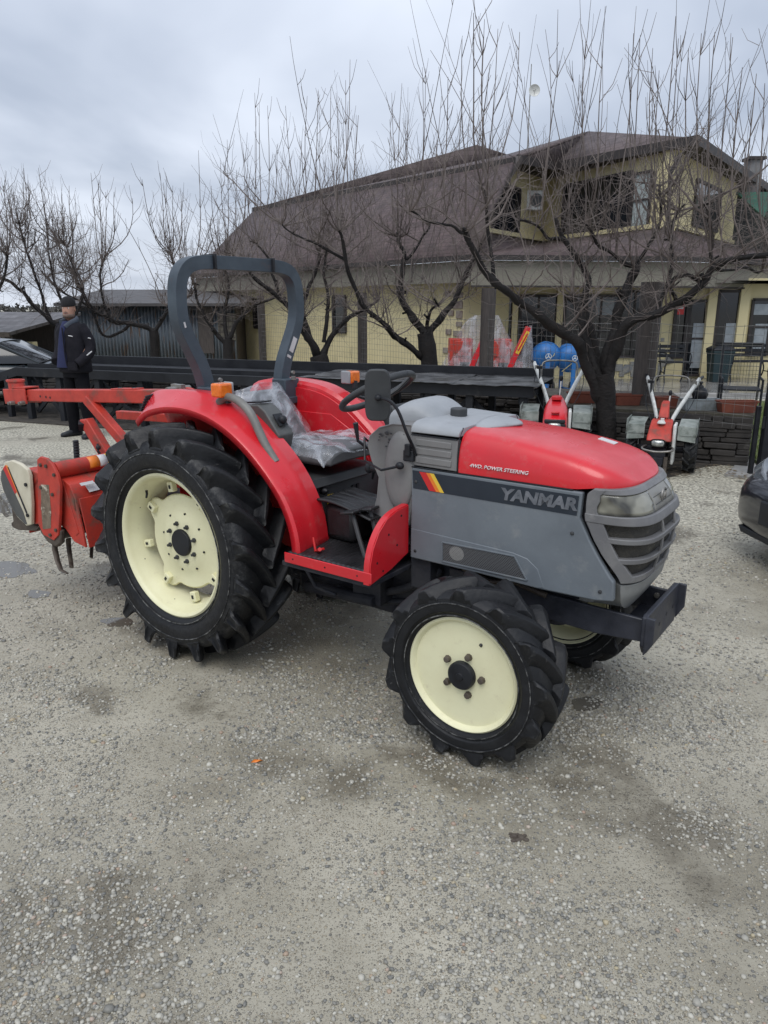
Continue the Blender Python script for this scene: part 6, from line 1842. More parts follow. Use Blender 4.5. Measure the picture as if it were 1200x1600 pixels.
tag(s.build('dead_leaves', pm('dead_leaf', (.10, .07, .045), (.2, .16, .10), 30, .7), recalc=False), 'dead brown leaves littering the soil at the wall', 'leaves', kind='stuff')

# ================================================================== walk behind tractors (local: front faces -Y)
def walk_tractor(x, y, rz, k, lab, closed_hood):
    root = empty('walk_behind_tractor', (x, y, 0), rz); root.scale = (k, k, k); tag(root, lab, 'walking tractor', 'walk behind tractors parked at the stone wall')
    red = M['red2'] if not closed_hood else M['red']
    # wheels with bars
    for sg in (-1, 1):
        wr = part_empty('wheel', root, (sg*.30, .10, .235))
        s = MB(); s.lathe([(.12, -.06), (.15, -.065), (.19, -.065), (.205, -.05), (.205, .05), (.19, .065), (.15, .065), (.12, .06)], (0, 0, 0), 'X', 32, closed=True)
        for i in range(12):
            for hd_ in (-1, 1):
                a0 = 2*PI*(i+(.5 if hd_ > 0 else 0))/12
                secs = []
                for q in range(4):
                    u = q/3; a = a0-.28*u; xx = hd_*(-.003+.068*u)
                    secs.append([Vector((xx, math.cos(a+d_)*r_, math.sin(a+d_)*r_)) for d_, r_ in ((-.075, .198), (-.045, .236), (.045, .236), (.075, .198))])
                s.loft(secs)
        s.build('tyre', M['tyre'], wr, bevel=.003, smooth=40)
        s = MB(); s.lathe([(.122, -.05), (.12, -.03), (.05, -.01), (1e-4, -.01)], (0, 0, 0), 'X', 24); s.lathe([(.122, .05), (.12, .03), (.05, .012), (1e-4, .012)], (0, 0, 0), 'X', 24); s.build('rim', M['white'], wr)
        # fender plate over the wheel, silvery and slightly dented
        s = MB(); s.slab([(sg*.17, -.13, .53), (sg*.345, -.13, .52), (sg*.345, .22, .56), (sg*.17, .22, .56)], .004)
        s.slab([(sg*.165, -.135, .53), (sg*.345, -.135, .52), (sg*.345, -.145, .36), (sg*.165, -.145, .38)], .004, down=False)
        s.box((sg*.350, .03, .50), (.006, .38, .16)); s.box((sg*.255, -.150, .435), (.14, .004, .008))
        s.build('mudguard', pm('mudguard_silver', (.36, .39, .36), (.16, .19, .17), 7, .45, c3=(.06, .07, .06), s3=9, lo3=.5, hi3=.7), root, bevel=.003)
    s = MB(); s.tube([(-.28, .10, .235), (.28, .10, .235)], .035, 12); s.box((0, .10, .27), (.16, .26, .24)); s.build('gearbox', M['darkmetal'], root, bevel=.02)
    # engine block and front parts
    s = MB(); s.box((0, -.22, .22), (.15, .30, .16)); s.box((.05, -.30, .14), (.05, .12, .10)); s.box((-.02, -.38, .19), (.17, .06, .07)); s.box((-.01, -.395, .10), (.13, .03, .12)); s.tube([(-.1, -.3, .2), (-.12, -.38, .12), (-.06, -.40, .06)], .012, 6)
    s.build('engine', M['darkmetal'], root, bevel=.012)
    s = MB(); s.tube([(.09, -.30, .05), (.09, -.42, .10), (.09, -.40, .24)], .02, 8); s.build('exhaust', M['rust'], root)
    s = MB(); s.box((.14, -.17, .35), (.03, .22, .42)); s.build('belt_cover', M['white'], root, bevel=.012)
    s = MB(); s.tube([(.0, .0, .42), (.0, .15, .56), (.0, .2, .62)], .05, 10, sq=(1, 1.3)); 
    # hood
    s = MB()
    if not closed_hood:
        s.loft([[Vector((sx*.112*kk, yy, zz+dz_)) for sx, dz_ in ((-1, 0), (1, 0), (1, 0), (-1, 0))] for kk, yy, zz in ()] or [[Vector(p) for p in q] for q in (
            [(-.118, -.385, .395), (.118, -.385, .395), (.112, -.36, .43), (-.112, -.36, .43)],
            [(-.122, -.30, .38), (.122, -.30, .38), (.110, -.28, .505), (-.110, -.28, .505)],
            [(-.122, -.12, .38), (.122, -.12, .38), (.108, -.10, .575), (-.108, -.10, .575)],
            [(-.118, -.02, .38), (.118, -.02, .38), (.10, -.02, .585), (-.10, -.02, .585)])])
        hd_ = s.build('hood', red, root, bevel=.012, seg=3)
        s = MB(); s.lathe([(.042, 0), (.042, .012), (.034, .018), (.03, .03), (1e-4, .032)], (0, 0, 0), 'Z', 20); s.v = [(x_, y_-.20, z_+.535+.02) for x_, y_, z_ in s.v]; s.build('filler_cap', M['white'], hd_)
        s = MB(); s.lathe([(.02, 0), (.02, .02), (1e-4, .022)], (0, -.10, .575), 'Z', 16); s.build('cap', M['white'], hd_)
        s = MB()
        for q in range(7): s.box((-.075+.025*q, -.045, .592), (.008, .03, .012))
        s.build('vent', M['black'], hd_)
        s = MB(); s.loft([[Vector(p) for p in q] for q in ([(-.055, -.03, .56), (.055, -.03, .56), (.05, -.03, .60), (-.05, -.03, .60)], [(-.055, .08, .56), (.055, .08, .56), (.04, .10, .74), (-.04, .10, .74)], [(-.05, .17, .56), (.05, .17, .56), (.036, .17, .755), (-.036, .17, .755)])])
        s.build('column_cover', red, root, bevel=.01)
    else:
        secs = []
        for yy, w_, z0_, z1_ in ((-.40, .095, .42, .455), (-.385, .112, .30, .49), (-.28, .120, .30, .545), (-.12, .118, .34, .60), (.0, .10, .42, .635), (.10, .07, .46, .66), (.16, .055, .50, .665)):
            secs.append([Vector((w_*math.copysign(abs(math.cos(a))**.45, math.cos(a)), yy, (z0_+z1_)/2+(z1_-z0_)/2*math.copysign(abs(math.sin(a))**.5, math.sin(a)))) for a in [2*PI*q/20+.157 for q in range(20)]])
        s.loft(secs); hd_ = s.build('hood', red, root, smooth=50, bevel=.006)
        s = MB(); s.box((0, -.33, .545), (.08, .05, .02), (R(-18), 0, 0)); s.box((0, -.02, .655), (.10, .09, .04)); s.build('hood_scoop', red, hd_, bevel=.008)
        s = MB(); s.box((0, -.395, .47), (.20, .05, .035)); s.box((0, -.405, .40), (.21, .02, .10)); s.build('lamp_surround', M['black'], hd_, bevel=.01)
    s = MB(); lw_ = .062
    s.loft([[Vector((lw_*kk*math.copysign(abs(math.cos(a))**.6, math.cos(a)), yy, .375+(.05 if closed_hood else 0)+.034*kk*math.copysign(abs(math.sin(a))**.6, math.sin(a)))) for a in [2*PI*q/20 for q in range(20)]] for kk, yy in ((1, -.36), (1, -.405-(.015 if closed_hood else 0)), (.8, -.42-(.012 if closed_hood else 0)), (.1, -.426-(.012 if closed_hood else 0)))])
    s.build('headlight', pm('chrome_lens', (.5, .52, .5), (.25, .26, .25), 30, .12, metal=.5), root, smooth=60)
    s = MB(); s.loft([[Vector((.075*kk*math.copysign(abs(math.cos(a))**.6, math.cos(a)), -.39, .375+(.05 if closed_hood else 0)+.045*kk*math.copysign(abs(math.sin(a))**.6, math.sin(a)))) for a in [2*PI*q/20 for q in range(20)]] for kk in (1, .99)]); s.build('lamp_housing', M['black'], root)
    # front guard loop
    s = MB(); s.tube(fine([(-.12, -.25, .32), (-.155, -.34, .32), (-.15, -.43, .31), (0, -.455, .29), (.15, -.43, .31), (.155, -.34, .32), (.12, -.25, .32)], 2), .011, 8); s.build('front_guard', M['steel'], root, smooth=60)
    # handlebars
    for sg in (-1, 1):
        s = MB(); s.tube(fine([(sg*.06, .10, .50), (sg*.10, .25, .60), (sg*.16, .45, .72), (sg*.28, .85, .93)], 1), [.030]*3+[.026]*2+[.022]*20 if False else .024, 10, sq=(1.3, .8)); hb_ = s.build('handlebar', M['white'], root, smooth=60)
        s = MB(); s.tube([(sg*.27, .82, .92), (sg*.31, .97, .95)], .017, 10); s.build('grip', M['black'], hb_)
        s = MB(); s.tube([(sg*.25, .74, .89), (sg*.255, .80, .86), (sg*.30, .92, .88)], .006, 6); s.box((sg*.245, .74, .90), (.04, .05, .04)); s.build('brake_lever', M['steel'], hb_)
        s = MB(); s.tube(fine([(sg*.25, .74, .87), (sg*.27, .6, .72), (sg*.16, .3, .52), (sg*.08, .15, .45)], 2), .004, 5); s.build('cable', M['black'], hb_)
    s = MB(); s.tube(fine([(-.19, .60, .82), (-.19, .62, .92), (-.17, .64, .975), (0, .65, .985), (.17, .64, .975), (.19, .62, .92), (.19, .60, .82)], 2), .010, 8); s.build('guard_loop', M['steel'], root, smooth=60)
    s = MB(); s.tube([(.02, .18, .55), (.03, .22, .80)], .007, 8); gl = s.build('gear_stick', M['white'], root); s = MB(); s.ball((.03, .225, .83), .022, 12, 8, (.9, .9, 1.4)); s.build('knob', M['black'], gl)
    s = MB(); s.tube([(-.20, .55, .78), (-.21, .56, .90)], .01, 6); s.box((-.21, .56, .91), (.06, .03, .03)); s.build('throttle', M['black'], root)
    return root
walk_tractor(2.93, 7.70, R(-25), .98, 'red walk behind tractor with square hood and white filler cap near the gate post', False)
walk_tractor(1.93, 8.26, R(-14), 1.10, 'red walk behind tractor with rounded hood beside the end of the ramp', True)

# ================================================================== cement mixers on the terrace
def mixer(px, rz, lab, k=1.0):
    c = at(px, 603, D=14.85)
    root = empty('cement_mixer', (c.x, 14.85, .10), rz); root.scale = (k, k, k); tag(root, lab, 'mixer', 'blue cement mixers on the terrace')
    s = MB(); o = len(s.v)
    s.lathe([(1e-4, -.30), (.16, -.30), (.30, -.22), (.335, -.08), (.335, .02), (.32, .05), (.24, .24), (.19, .33), (.18, .33), (.22, .24), (.30, .04)], (0, 0, 0), 'Z', 32)
    rm = Euler((R(-62), R(12), 0)).to_matrix(); s.v = [tuple(rm @ Vector(p)+Vector((0, 0, .80))) for p in s.v]
    dr = s.build('drum', M['blue'], root, smooth=50)
    s = MB(); s.lathe([(.337, .0), (.349, .005), (.349, .03), (.337, .035)], (0, 0, 0), 'Z', 32); s.v = [tuple(rm @ Vector(p)+Vector((0, 0, .80))) for p in s.v]; s.build('drum_band', M['blue'], dr)
    s = MB(); s.box((-.02, -.36, .30), (.11, .05, 1.0)); s.build('front_leg', M['blue'], root, bevel=.008)
    s = MB(); s.box((-.02, .36, .33), (.09, .05, .78)); s.beam((-.3, .36, -.1), (.3, .36, -.1), .05, .05); s.build('rear_leg', M['blue'], root, bevel=.006)
    s = MB(); s.beam((-.02, -.36, .02), (-.02, .36, .02), .06, .06); s.build('base_bar', M['blue'], root)
    s = MB(); s.lathe([(.085, -.388), (.085, -.396), (1e-4, -.397)], (-.02, 0, .80), 'Y', 24); bd = s.build('badge', M['blue'], root)
    s = MB()
    s.lathe([(.072, -.397), (.072, -.400), (.060, -.400), (.060, -.397)], (-.02, 0, .80), 'Y', 24, closed=True)
    for a in (PI/2, PI/2+2.09, PI/2-2.09): s.beam((-.02, -.399, .80), (-.02+.055*math.cos(a), -.399, .80+.055*math.sin(a)), .004, .018, up=(-math.sin(a), 0, math.cos(a)))
    s.build('badge_mark', M['white'], bd)
    s = MB(); s.tube([(.25, -.05, 1.05), (.1, -.39, .82), (-.30, -.32, .48)], .008, 6); s.build('rope', pm('yellow_rope', (.45, .38, .15), None, 1, .8), root)
    for sg in (-1, 1):
        s = MB(); s.lathe([(.05, -.03), (.13, -.03), (.13, .03), (.05, .03)], (sg*.28, .36, .03), 'X', 20, closed=True); s.build('wheel', M['black'], root)
    return root
mixer(850, R(0), 'blue cement mixer with round white badge left of the big tree', .84)
mixer(886, R(10), 'blue cement mixer partly hidden behind the forked tree trunk', .80)

# ================================================================== plastic wrapped machines on the terrace
wrap, wt_, wb_ = newmat('cloudy_plastic_wrap')
wb_.inputs['Base Color'].default_value = (.55, .56, .60, 1); wb_.inputs['Roughness'].default_value = .25; wb_.inputs['Alpha'].default_value = .5
n_, l_ = wt_.nodes.new, wt_.links.new
tcn = n_('ShaderNodeTexCoord'); nz = n_('ShaderNodeTexNoise'); nz.inputs['Scale'].default_value = 5; nz.inputs['Detail'].default_value = 3; nz.inputs['Distortion'].default_value = .6
mp = n_('ShaderNodeMapping'); mp.inputs['Scale'].default_value = (1.6, 1.6, .5); l_(tcn.outputs['Object'], mp.inputs[0]); l_(mp.outputs[0], nz.inputs['Vector'])
ar = n_('ShaderNodeMapRange'); ar.inputs[1].default_value = .4; ar.inputs[2].default_value = .65; ar.inputs[3].default_value = .14; ar.inputs[4].default_value = .50; l_(nz.outputs['Fac'], ar.inputs[0]); l_(ar.outputs[0], wb_.inputs['Alpha'])
bp_ = n_('ShaderNodeBump'); bp_.inputs['Distance'].default_value = .08; l_(nz.outputs['Fac'], bp_.inputs['Height']); l_(bp_.outputs[0], wb_.inputs['Normal'])
def wrapped(px, lab, big, D=14.9):
    c = at(px, 590, D=D)
    root = empty('wrapped_machine', (c.x, D, .10)); tag(root, lab, 'machine', 'plastic wrapped machines on the terrace')
    s = MB(); s.box((0, .1, .28), (.62, .45, .30)); s.tube([(-.25, 0, .1), (-.25, .3, .1)], .1, 14); s.tube([(.25, 0, .1), (.25, .3, .1)], .1, 14); s.build('chassis', M['red'], root, bevel=.03)
    s = MB(); s.box((-.12, .1, .68), (.46, .4, .62)); s.box((-.08, -.11, .80), (.34, .03, .3)); s.box((.1, .1, .45), (.5, .4, .2)); s.build('housing', M['red2'], root, bevel=.04)
    s = MB(); s.beam((.06, -.15, .40), (.42, -.15, 1.22), .10, .16, up=(0, 1, 0)); ch_ = s.build('chute', M['red'], root, bevel=.01) if big else s.build('handle', M['red'], root, bevel=.01)
    if big:
        s = MB(); s.beam((.20, -.235, .72), (.40, -.235, 1.14), .07, .004, up=(0, 1, 0)); s.build('label', M['sticker_y'], ch_)
        s = MB(); s.beam((.22, -.239, .77), (.39, -.239, 1.10), .03, .003, up=(0, 1, 0)); s.build('label_print', M['sticker_r'], ch_)
    s = MB(); secs = []
    top = 1.32
    for i in range(22):
        u = i/21; z = .12+top*u
        wv = .50*(1-u)**.55*.9+.05; cx = -.10*u+.10*math.sin(u*5) if big else .30*u-.1
        if big and u > .35: wv = .34*(1-u)**.7+.06
        secs.append([Vector((cx+wv*math.cos(a)*(1+.38*mnoise.noise(Vector((math.cos(a)*1.5, z*3+math.sin(a)*1.5, px)))), .08+(.34*(1-.5*u))*math.sin(a)*(1+.15*mnoise.noise(Vector((a*1.5, z*4, 7)))), z)) for a in [2*PI*k/40 for k in range(40)]])
    s.loft(secs, caps=False); s.build('plastic_wrap', wrap, root, smooth=60)
    if big:
        s = MB(); secs = []
        for i in range(14):
            u = i/13; z = .40+.85*u
            secs.append([Vector((.36+.10*u+.20*(1-u)**.8*math.cos(a)*(1+.25*mnoise.noise(Vector((a, z*4, 3)))), -.13+.13*math.sin(a), z)) for a in [2*PI*k/24 for k in range(24)]])
        s.loft(secs, caps=False); s.build('plastic_wrap', wrap, root, smooth=60)
wrapped(787, 'red machine with a yellow labelled red chute under cloudy plastic', True)
wrapped(728, 'red machine under cloudy plastic left of the wooden post', False, 15.1)

# ================================================================== benches, bins and chair on the porch
dk = M['black']
def bench(px, D, wv, lab, rz=0, name='bench'):
    c = at(px, 590, D=D); root = empty(name, (c.x, D, .10), rz); tag(root, lab, 'bench', 'dark benches on the porch')
    for k in range(4):
        s = MB(); s.box((0, -.18+.10*k, .44), (wv, .07, .03)); s.build('seat_slat', dk, root, bevel=.004)
    for k in range(3):
        s = MB(); s.box((0, .22+.02*k, .56+.10*k), (wv, .025, .07)); s.build('back_slat', dk, root, bevel=.004)
    for sg in (-1, 1):
        s = MB(); s.tube(fine([(sg*wv*.42, -.2, 0), (sg*wv*.42, -.1, .25), (sg*wv*.42, -.2, .42)], 2), .016, 8); s.tube(fine([(sg*wv*.42, .25, 0), (sg*wv*.42, .05, .25), (sg*wv*.42, .2, .44), (sg*wv*.42, .28, .82)], 2), .016, 8); s.tube([(sg*wv*.42, -.12, .22), (sg*wv*.42, .12, .22)], .012, 6)
        s.tube(fine([(sg*wv*.42, -.2, .44), (sg*wv*.42, -.22, .62), (sg*wv*.42, .0, .64), (sg*wv*.42, .24, .62)], 2), .014, 6)
        s.build('end_frame', dk, root)
bench(1052, 16.4, .62, 'small dark slatted bench against the wall left of the dark door')
bench(1165, 16.7, 1.0, 'long dark bench below the right hand porch window')
c = at(1121, 590, D=16.5); BI = empty('bin', (c.x, 16.5, .10)); tag(BI, 'dark blue green bin on the porch right of the cream pillar', 'bin')
s = MB(); s.loft([[Vector((sx*w_, sy*w_*.9, z)) for sx, sy in ((-1, -1), (1, -1), (1, 1), (-1, 1))] for w_, z in ((.17, 0), (.22, .62), (.235, .63), (.235, .68))]); s.build('bin_body', pm('bin_teal', (.012, .03, .035), None, 1, .5), BI, bevel=.02)
s = MB(); s.loft([[Vector((sx*w_, sy*w_*.9, z)) for sx, sy in ((-1, -1), (1, -1), (1, 1), (-1, 1))] for w_, z in ((.245, .68), (.24, .72), (.15, .78))]); s.build('bin_lid', dk, BI, bevel=.015)
c = at(1180, 625, D=11.0)
CHr = empty('garden_chair', (c.x+.04, 11.6, 0), R(-20)); tag(CHr, 'black metal garden chair with mesh back beyond the terracotta planter', 'chair')
for sx in (-.28, .28):
    s = MB(); s.tube([(sx, -.25, 0), (sx, -.25, .62)], .018, 8); s.build('leg', dk, CHr)
    s = MB(); s.tube([(sx, .25, 0), (sx, .24, .5), (sx, .34, 1.15)], .018, 8); s.build('leg', dk, CHr)
    s = MB(); s.tube([(sx, -.25, .62), (sx, .27, .64)], .018, 8); s.build('armrest', dk, CHr)
s = MB(); s.box((0, 0, .47), (.56, .5, .03)); s.build('seat', dk, CHr, bevel=.01)
s = MB()
for k in range(13): s.tube([(-.27+.045*k, .25, .52), (-.27+.045*k, .34, 1.12)], .003, 4)
for k in range(10): s.tube([(-.28, .25+.009*k, .55+.06*k), (.28, .25+.009*k, .55+.06*k)], .003, 4)
s.tube([(-.28, .34, 1.14), (.28, .34, 1.14)], .016, 8)
s.build('mesh_back', dk, CHr)
s = MB()
for k in range(13): s.tube([(-.27+.045*k, -.25, .06), (-.27+.045*k, -.25, .46)], .003, 4)
for k in range(7): s.tube([(-.28, -.25, .06+.06*k), (.28, -.25, .06+.06*k)], .003, 4)
s.build('mesh_apron', M['steel'], CHr)
# ================================================================== cars
carp, ct_, cb_ = newmat('black_car_paint')
cb_.inputs['Base Color'].default_value = (.006, .007, .012, 1); cb_.inputs['Roughness'].default_value = .3; cb_.inputs['Coat Weight'].default_value = 1; cb_.inputs['Coat Roughness'].default_value = .04
def car_body(secs):
    s = MB(); s.loft(secs); return s
def car(name, loc, rz, lab, paint, detail=True, hs=1.0):
    """+X is the front; half section points mirrored"""
    root = empty(name, loc, rz); tag(root, lab, 'car')
    # stations along X: (x, half width, sill z, belt z, top z)
    st = [(2.10, .56, .26, .50, .56), (2.04, .68, .20, .56, .64), (1.92, .78, .17, .62, .70), (1.70, .85, .17, .70, .80), (1.2, .88, .18, .78, .88), (.80, .88, .18, .83, .93), (0, .89, .18, .86, .95), (-.9, .89, .18, .88, .97), (-1.6, .88, .2, .88, .99), (-1.95, .83, .25, .85, .97), (-2.1, .74, .32, .78, .90)]
    secs = []
    for x, w_, z0, z1, z2 in st:
        z1 *= hs; z2 *= hs
        half = [(w_*.86, z0), (w_*.98, z0+.06), (w_, z0+(z1-z0)*.5), (w_*.985, z1-.05), (w_*.93, z1+.01), (w_*.75, z1+(z2-z1)*.65), (w_*.40, z2-.005), (0, z2)]
        pr = [(-a, b) for a, b in half][:-1]
        secs.append([Vector((x, a, b)) for a, b in half]+[Vector((x, a, b)) for a, b in pr[::-1]])
    o = car_body(secs).build('body', paint, root, smooth=70, subsurf=1)
    s = MB(); secs = []
    for x, w_, z in ((.95, .74, .92), (.25, .66, 1.38), (-.2, .63, 1.44), (-.8, .62, 1.43), (-1.3, .63, 1.34), (-1.85, .70, .97)):
        z *= hs; zb = .90*hs
        secs.append([Vector((x, a, b)) for a, b in ((.78, zb), (w_+.03, max(zb+.01, z-.08)), (w_-.08, z), (0, z+.012), (-w_+.08, z), (-w_-.03, max(zb+.01, z-.08)), (-.78, zb))])
    s.loft(secs); gl = s.build('cabin_glass', glass, root, smooth=40, bevel=.01)
    s = MB(); s.loft([[Vector((x, a, z*hs)) for a, z in ((w_, z_-.008), (w_*.6, z_+.012), (0, z_+.02), (-w_*.6, z_+.012), (-w_, z_-.008), (-w_, z_-.03), (0, z_-.01), (w_, z_-.03))] for x, w_, z_ in ((.26, .60, 1.385), (-.2, .60, 1.445), (-.8, .59, 1.435), (-1.3, .58, 1.345))]); s.build('roof', paint, gl, smooth=50)
    for sg in (-1, 1):
        s = MB()
        s.tube([(.95, sg*.76, .91*hs), (.25, sg*.68, 1.34*hs)], .022, 6); s.tube([(-.45, sg*.66, 1.38*hs), (-.45, sg*.79, .92*hs)], .025, 6); s.tube([(-1.3, sg*.66, 1.30*hs), (-1.85, sg*.74, .95*hs)], .035, 6); s.tube([(.25, sg*.68, 1.35*hs), (-.4, sg*.665, 1.41*hs), (-1.3, sg*.66, 1.31*hs)], .02, 6)
        s.build('pillars', paint, gl)
    for sx in (1.32, -1.30):
        for sg in (-1, 1):
            wr = part_empty('wheel', root, (sx, sg*.80, .31))
            s = MB(); s.lathe([(.20, -.10), (.29, -.10), (.31, -.08), (.31, .08), (.29, .10), (.20, .10)], (0, 0, 0), 'Y', 36, closed=True); s.build('tyre', M['tyre'], wr)
            s = MB(); s.lathe([(.20, -.09), (.17, -.05), (.05, -.07), (1e-4, -.07)], (0, 0, 0), 'Y', 24); s.lathe([(.20, .09), (.17, .05), (.05, .07), (1e-4, .07)], (0, 0, 0), 'Y', 24); s.build('rim', M['steel'], wr)
            s = MB(); s.lathe([(.36, -.105), (.36, .098), (.30, .098), (.30, -.105)], (sx, sg*.80, .32), 'Y', 36, closed=True); s.build('wheel_arch', M['black'], root)
    for sg in (-1, 1):
        s = MB(); s.loft([[Vector((x-.012, sg*(y-.012), (z-.004)*(1 if hs > .9 else hs))) for x, y, z in q] for q in (
            [(2.03, .40, .585), (2.055, .42, .545), (2.02, .42, .53), (1.98, .40, .57)],
            [(1.985, .55, .625), (2.015, .60, .565), (1.98, .60, .55), (1.94, .55, .61)],
            [(1.89, .68, .68), (1.93, .735, .61), (1.90, .73, .59), (1.85, .67, .66)],
            [(1.72, .77, .735), (1.76, .825, .68), (1.73, .81, .66), (1.69, .76, .72)])])
        hl_ = s.build('headlight', pm('lamp_glass', (.13, .145, .16), (.05, .055, .06), 9, .06, coat=1), root, bevel=.012, seg=3)
        s = MB(); s.ball((1.925, sg*.60, .592), .038, 14, 10, (.8, 1, .8)); s.build('reflector', M['steel'], hl_)
        s = MB(); 
        s.lathe([(.052, 0), (.060, .012), (.060, .03), (.050, .034), (.046, .02)], (2.005, sg*.56, .345), 'X', 28, closed=True); fg = s.build('fog_lamp_ring', M['steel'], root)
        s = MB(); s.lathe([(.046, 0), (.046, .012), (.03, .022), (1e-4, .026)], (2.01, sg*.56, .345), 'X', 24); s.build('fog_lens', pm('fog_glass', (.35, .37, .38), None, 1, .1, coat=1), fg)
        s = MB(); s.lathe([(.085, -.03), (.085, .006), (.06, .01), (.06, -.03)], (2.005, sg*.56, .345), 'X', 28, closed=True); s.build('fog_recess', M['black'], fg)
    s = MB(); s.prism([(-.56, .19), (.56, .19), (.60, .235), (-.60, .235)], 1.90, 2.06, 'X'); s.build('front_lip', M['black'], root, bevel=.01)
    s = MB(); s.box((2.095, 0, .40), (.03, .62, .16)); s.build('grille', M['black'], root, bevel=.01)
    s = MB(); s.tube([(1.95, .42, .715*hs), (1.6, .62, .80*hs), (1.0, .70, .88*hs)], .004, 5); s.tube([(1.95, -.42, .715*hs), (1.6, -.62, .80*hs), (1.0, -.70, .88*hs)], .004, 5); s.build('hood_gap', M['black'], root)
    return root
# the car cut by the right edge: only its front corner is in view
th_c = R(186)
hx, hy = math.cos(th_c), math.sin(th_c)
corner = at(1150, 822, z=.2); corner.z = 0       # front right corner (local 2.03, -.66)
lx, ly = 2.03, -.66
org = corner-Vector((hx*lx-hy*ly, hy*lx+hx*ly, 0))
car('parked_car', org, th_c, 'glossy black car at the right edge showing headlight and round fog lamp', carp, hs=.93)
car('parked_car', (-7.35, 14.3, 0), R(8), 'dark saloon car parked behind the sloping end of the ramp', pm('dark_teal_paint', (.012, .018, .022), None, 1, .35, coat=.5), hs=.78)

# ================================================================== person
PE = empty('person', (-4.10, 9.93, 0), R(-22))
tag(PE, 'standing man in black knit hat, dark work jacket and dark trousers, hand in pocket', 'person')
skin = pm('skin', (.42, .24, .17), (.36, .19, .14), 20, .5)
beard = pm('stubble_beard', (.13, .095, .08), (.22, .15, .12), 60, .8)
jack = pm('dark_jacket', (.010, .010, .014), (.017, .016, .021), 9, .8, bump=.5, bscale=16, spec=.15)
blues = pm('blue_sweater', (.011, .016, .06), (.016, .022, .075), 9, .85, bump=.3, bscale=14)
hoodm = pm('grey_blue_hood', (.06, .075, .10), (.045, .055, .075), 9, .85)
trou = pm('black_trousers', (.005, .005, .007), (.010, .010, .012), 9, .85, bump=.3, bscale=12, spec=.1)
def skinned(name, verts, edges, radii, mat, parent, root_i=0, sub=2):
    me = bpy.data.meshes.new(name); me.from_pydata(verts, edges, [])
    o = bpy.data.objects.new(name, me); col.objects.link(o); o.parent = parent
    md = o.modifiers.new('skin', 'SKIN'); md.use_smooth_shade = True
    for i, r_ in enumerate(radii):
        v_ = me.skin_vertices[0].data[i]; v_.radius = r_ if isinstance(r_, tuple) else (r_, r_); v_.use_root = (i == root_i)
    ms = o.modifiers.new('sub', 'SUBSURF'); ms.levels = sub; ms.render_levels = sub
    me.materials.append(mat); return o
# body: pelvis, spine, neck, arms ending in hands, legs (front faces -Y)
bv = [(0, 0, .98), (0, .0, 1.15), (0, .01, 1.34), (0, .015, 1.48), (0, -.005, 1.56),
      (-.17, .02, 1.43), (-.215, .03, 1.20), (-.19, -.07, 1.06), (-.15, -.11, 1.0),
      (.17, .02, 1.43), (.235, .03, 1.20), (.21, -.07, 1.06), (.165, -.11, 1.0),
      (-.10, 0, .92), (-.13, -.02, .50), (-.15, .02, .10), (.10, 0, .92), (.15, -.04, .50), (.19, -.03, .10)]
be = [(0, 1), (1, 2), (2, 3), (3, 4), (2, 5), (5, 6), (6, 7), (7, 8), (2, 9), (9, 10), (10, 11), (11, 12), (0, 13), (13, 14), (14, 15), (0, 16), (16, 17), (17, 18)]
br_ = [(.11, .08), (.10, .08), (.13, .085), .06, .045, .042, .034, .028, .024, .042, .034, .028, .024, .085, .055, .035, .085, .055, .035]
body = skinned('body', bv, be, br_, skin, PE)
# head joined on the neck
s = MB(); secs = []
for z, rx, ry, oy in ((1.535, .045, .045, .0), (1.555, .055, .060, -.012), (1.575, .062, .078, -.02), (1.60, .068, .088, -.018), (1.64, .073, .094, -.012), (1.68, .076, .097, -.006), (1.72, .077, .098, 0), (1.76, .070, .090, .002), (1.79, .048, .064, .004), (1.805, .01, .014, .004)):
    secs.append([Vector((rx*math.cos(a), oy+ry*math.sin(a)*(1.0 if math.sin(a) > 0 else .96), z)) for a in [2*PI*k/28 for k in range(28)]])
s.loft(secs)
rh_ = Matrix.Translation((0, 0, 1.6)) @ Matrix.Rotation(R(18), 4, 'Z') @ Matrix.Translation((0, 0, -1.6))
def H(mb): mb.v = [tuple(rh_ @ Vector(p)) for p in mb.v]; return mb
hd_ = H(s).build('head', skin, body, smooth=80, subsurf=1)
s = MB(); s.loft([[Vector((x*w_, y, z)) for x, y in ((-1, -.088), (0, -.092-d_), (1, -.088))]+[Vector((0, -.08, z))] for w_, d_, z in ((.008, .004, 1.685), (.010, .014, 1.665), (.016, .030, 1.642), (.014, .016, 1.634))]); s.ball((-.013, -.100, 1.639), .008, 8, 6); s.ball((.013, -.100, 1.639), .008, 8, 6); H(s).build('nose', skin, body, smooth=80, subsurf=1)
for sg in (-1, 1):
    s = MB(); s.ball((sg*.030, -.081, 1.682), .0125, 12, 8, (1.2, .8, .7)); H(s).build('eye', M['white'], body)
    s = MB(); s.ball((sg*.030, -.0905, 1.682), .006, 8, 6, (1, .5, 1)); H(s).build('pupil', M['black'], body)
    s = MB(); s.tube([(sg*.046, -.080, 1.698), (sg*.030, -.092, 1.704), (sg*.014, -.094, 1.699)], .0048, 6); H(s).build('eyebrow', beard, body)
    s = MB(); s.ball((sg*.078, .008, 1.665), .022, 10, 8, (.35, .7, 1.25)); H(s).build('ear', skin, body)
s = MB(); s.tube([(-.022, -.094, 1.612), (0, -.103, 1.614), (.022, -.094, 1.612)], .0042, 6); H(s).build('mouth', pm('lips', (.28, .11, .10), None, 1, .5), body)
s = MB(); secs = []
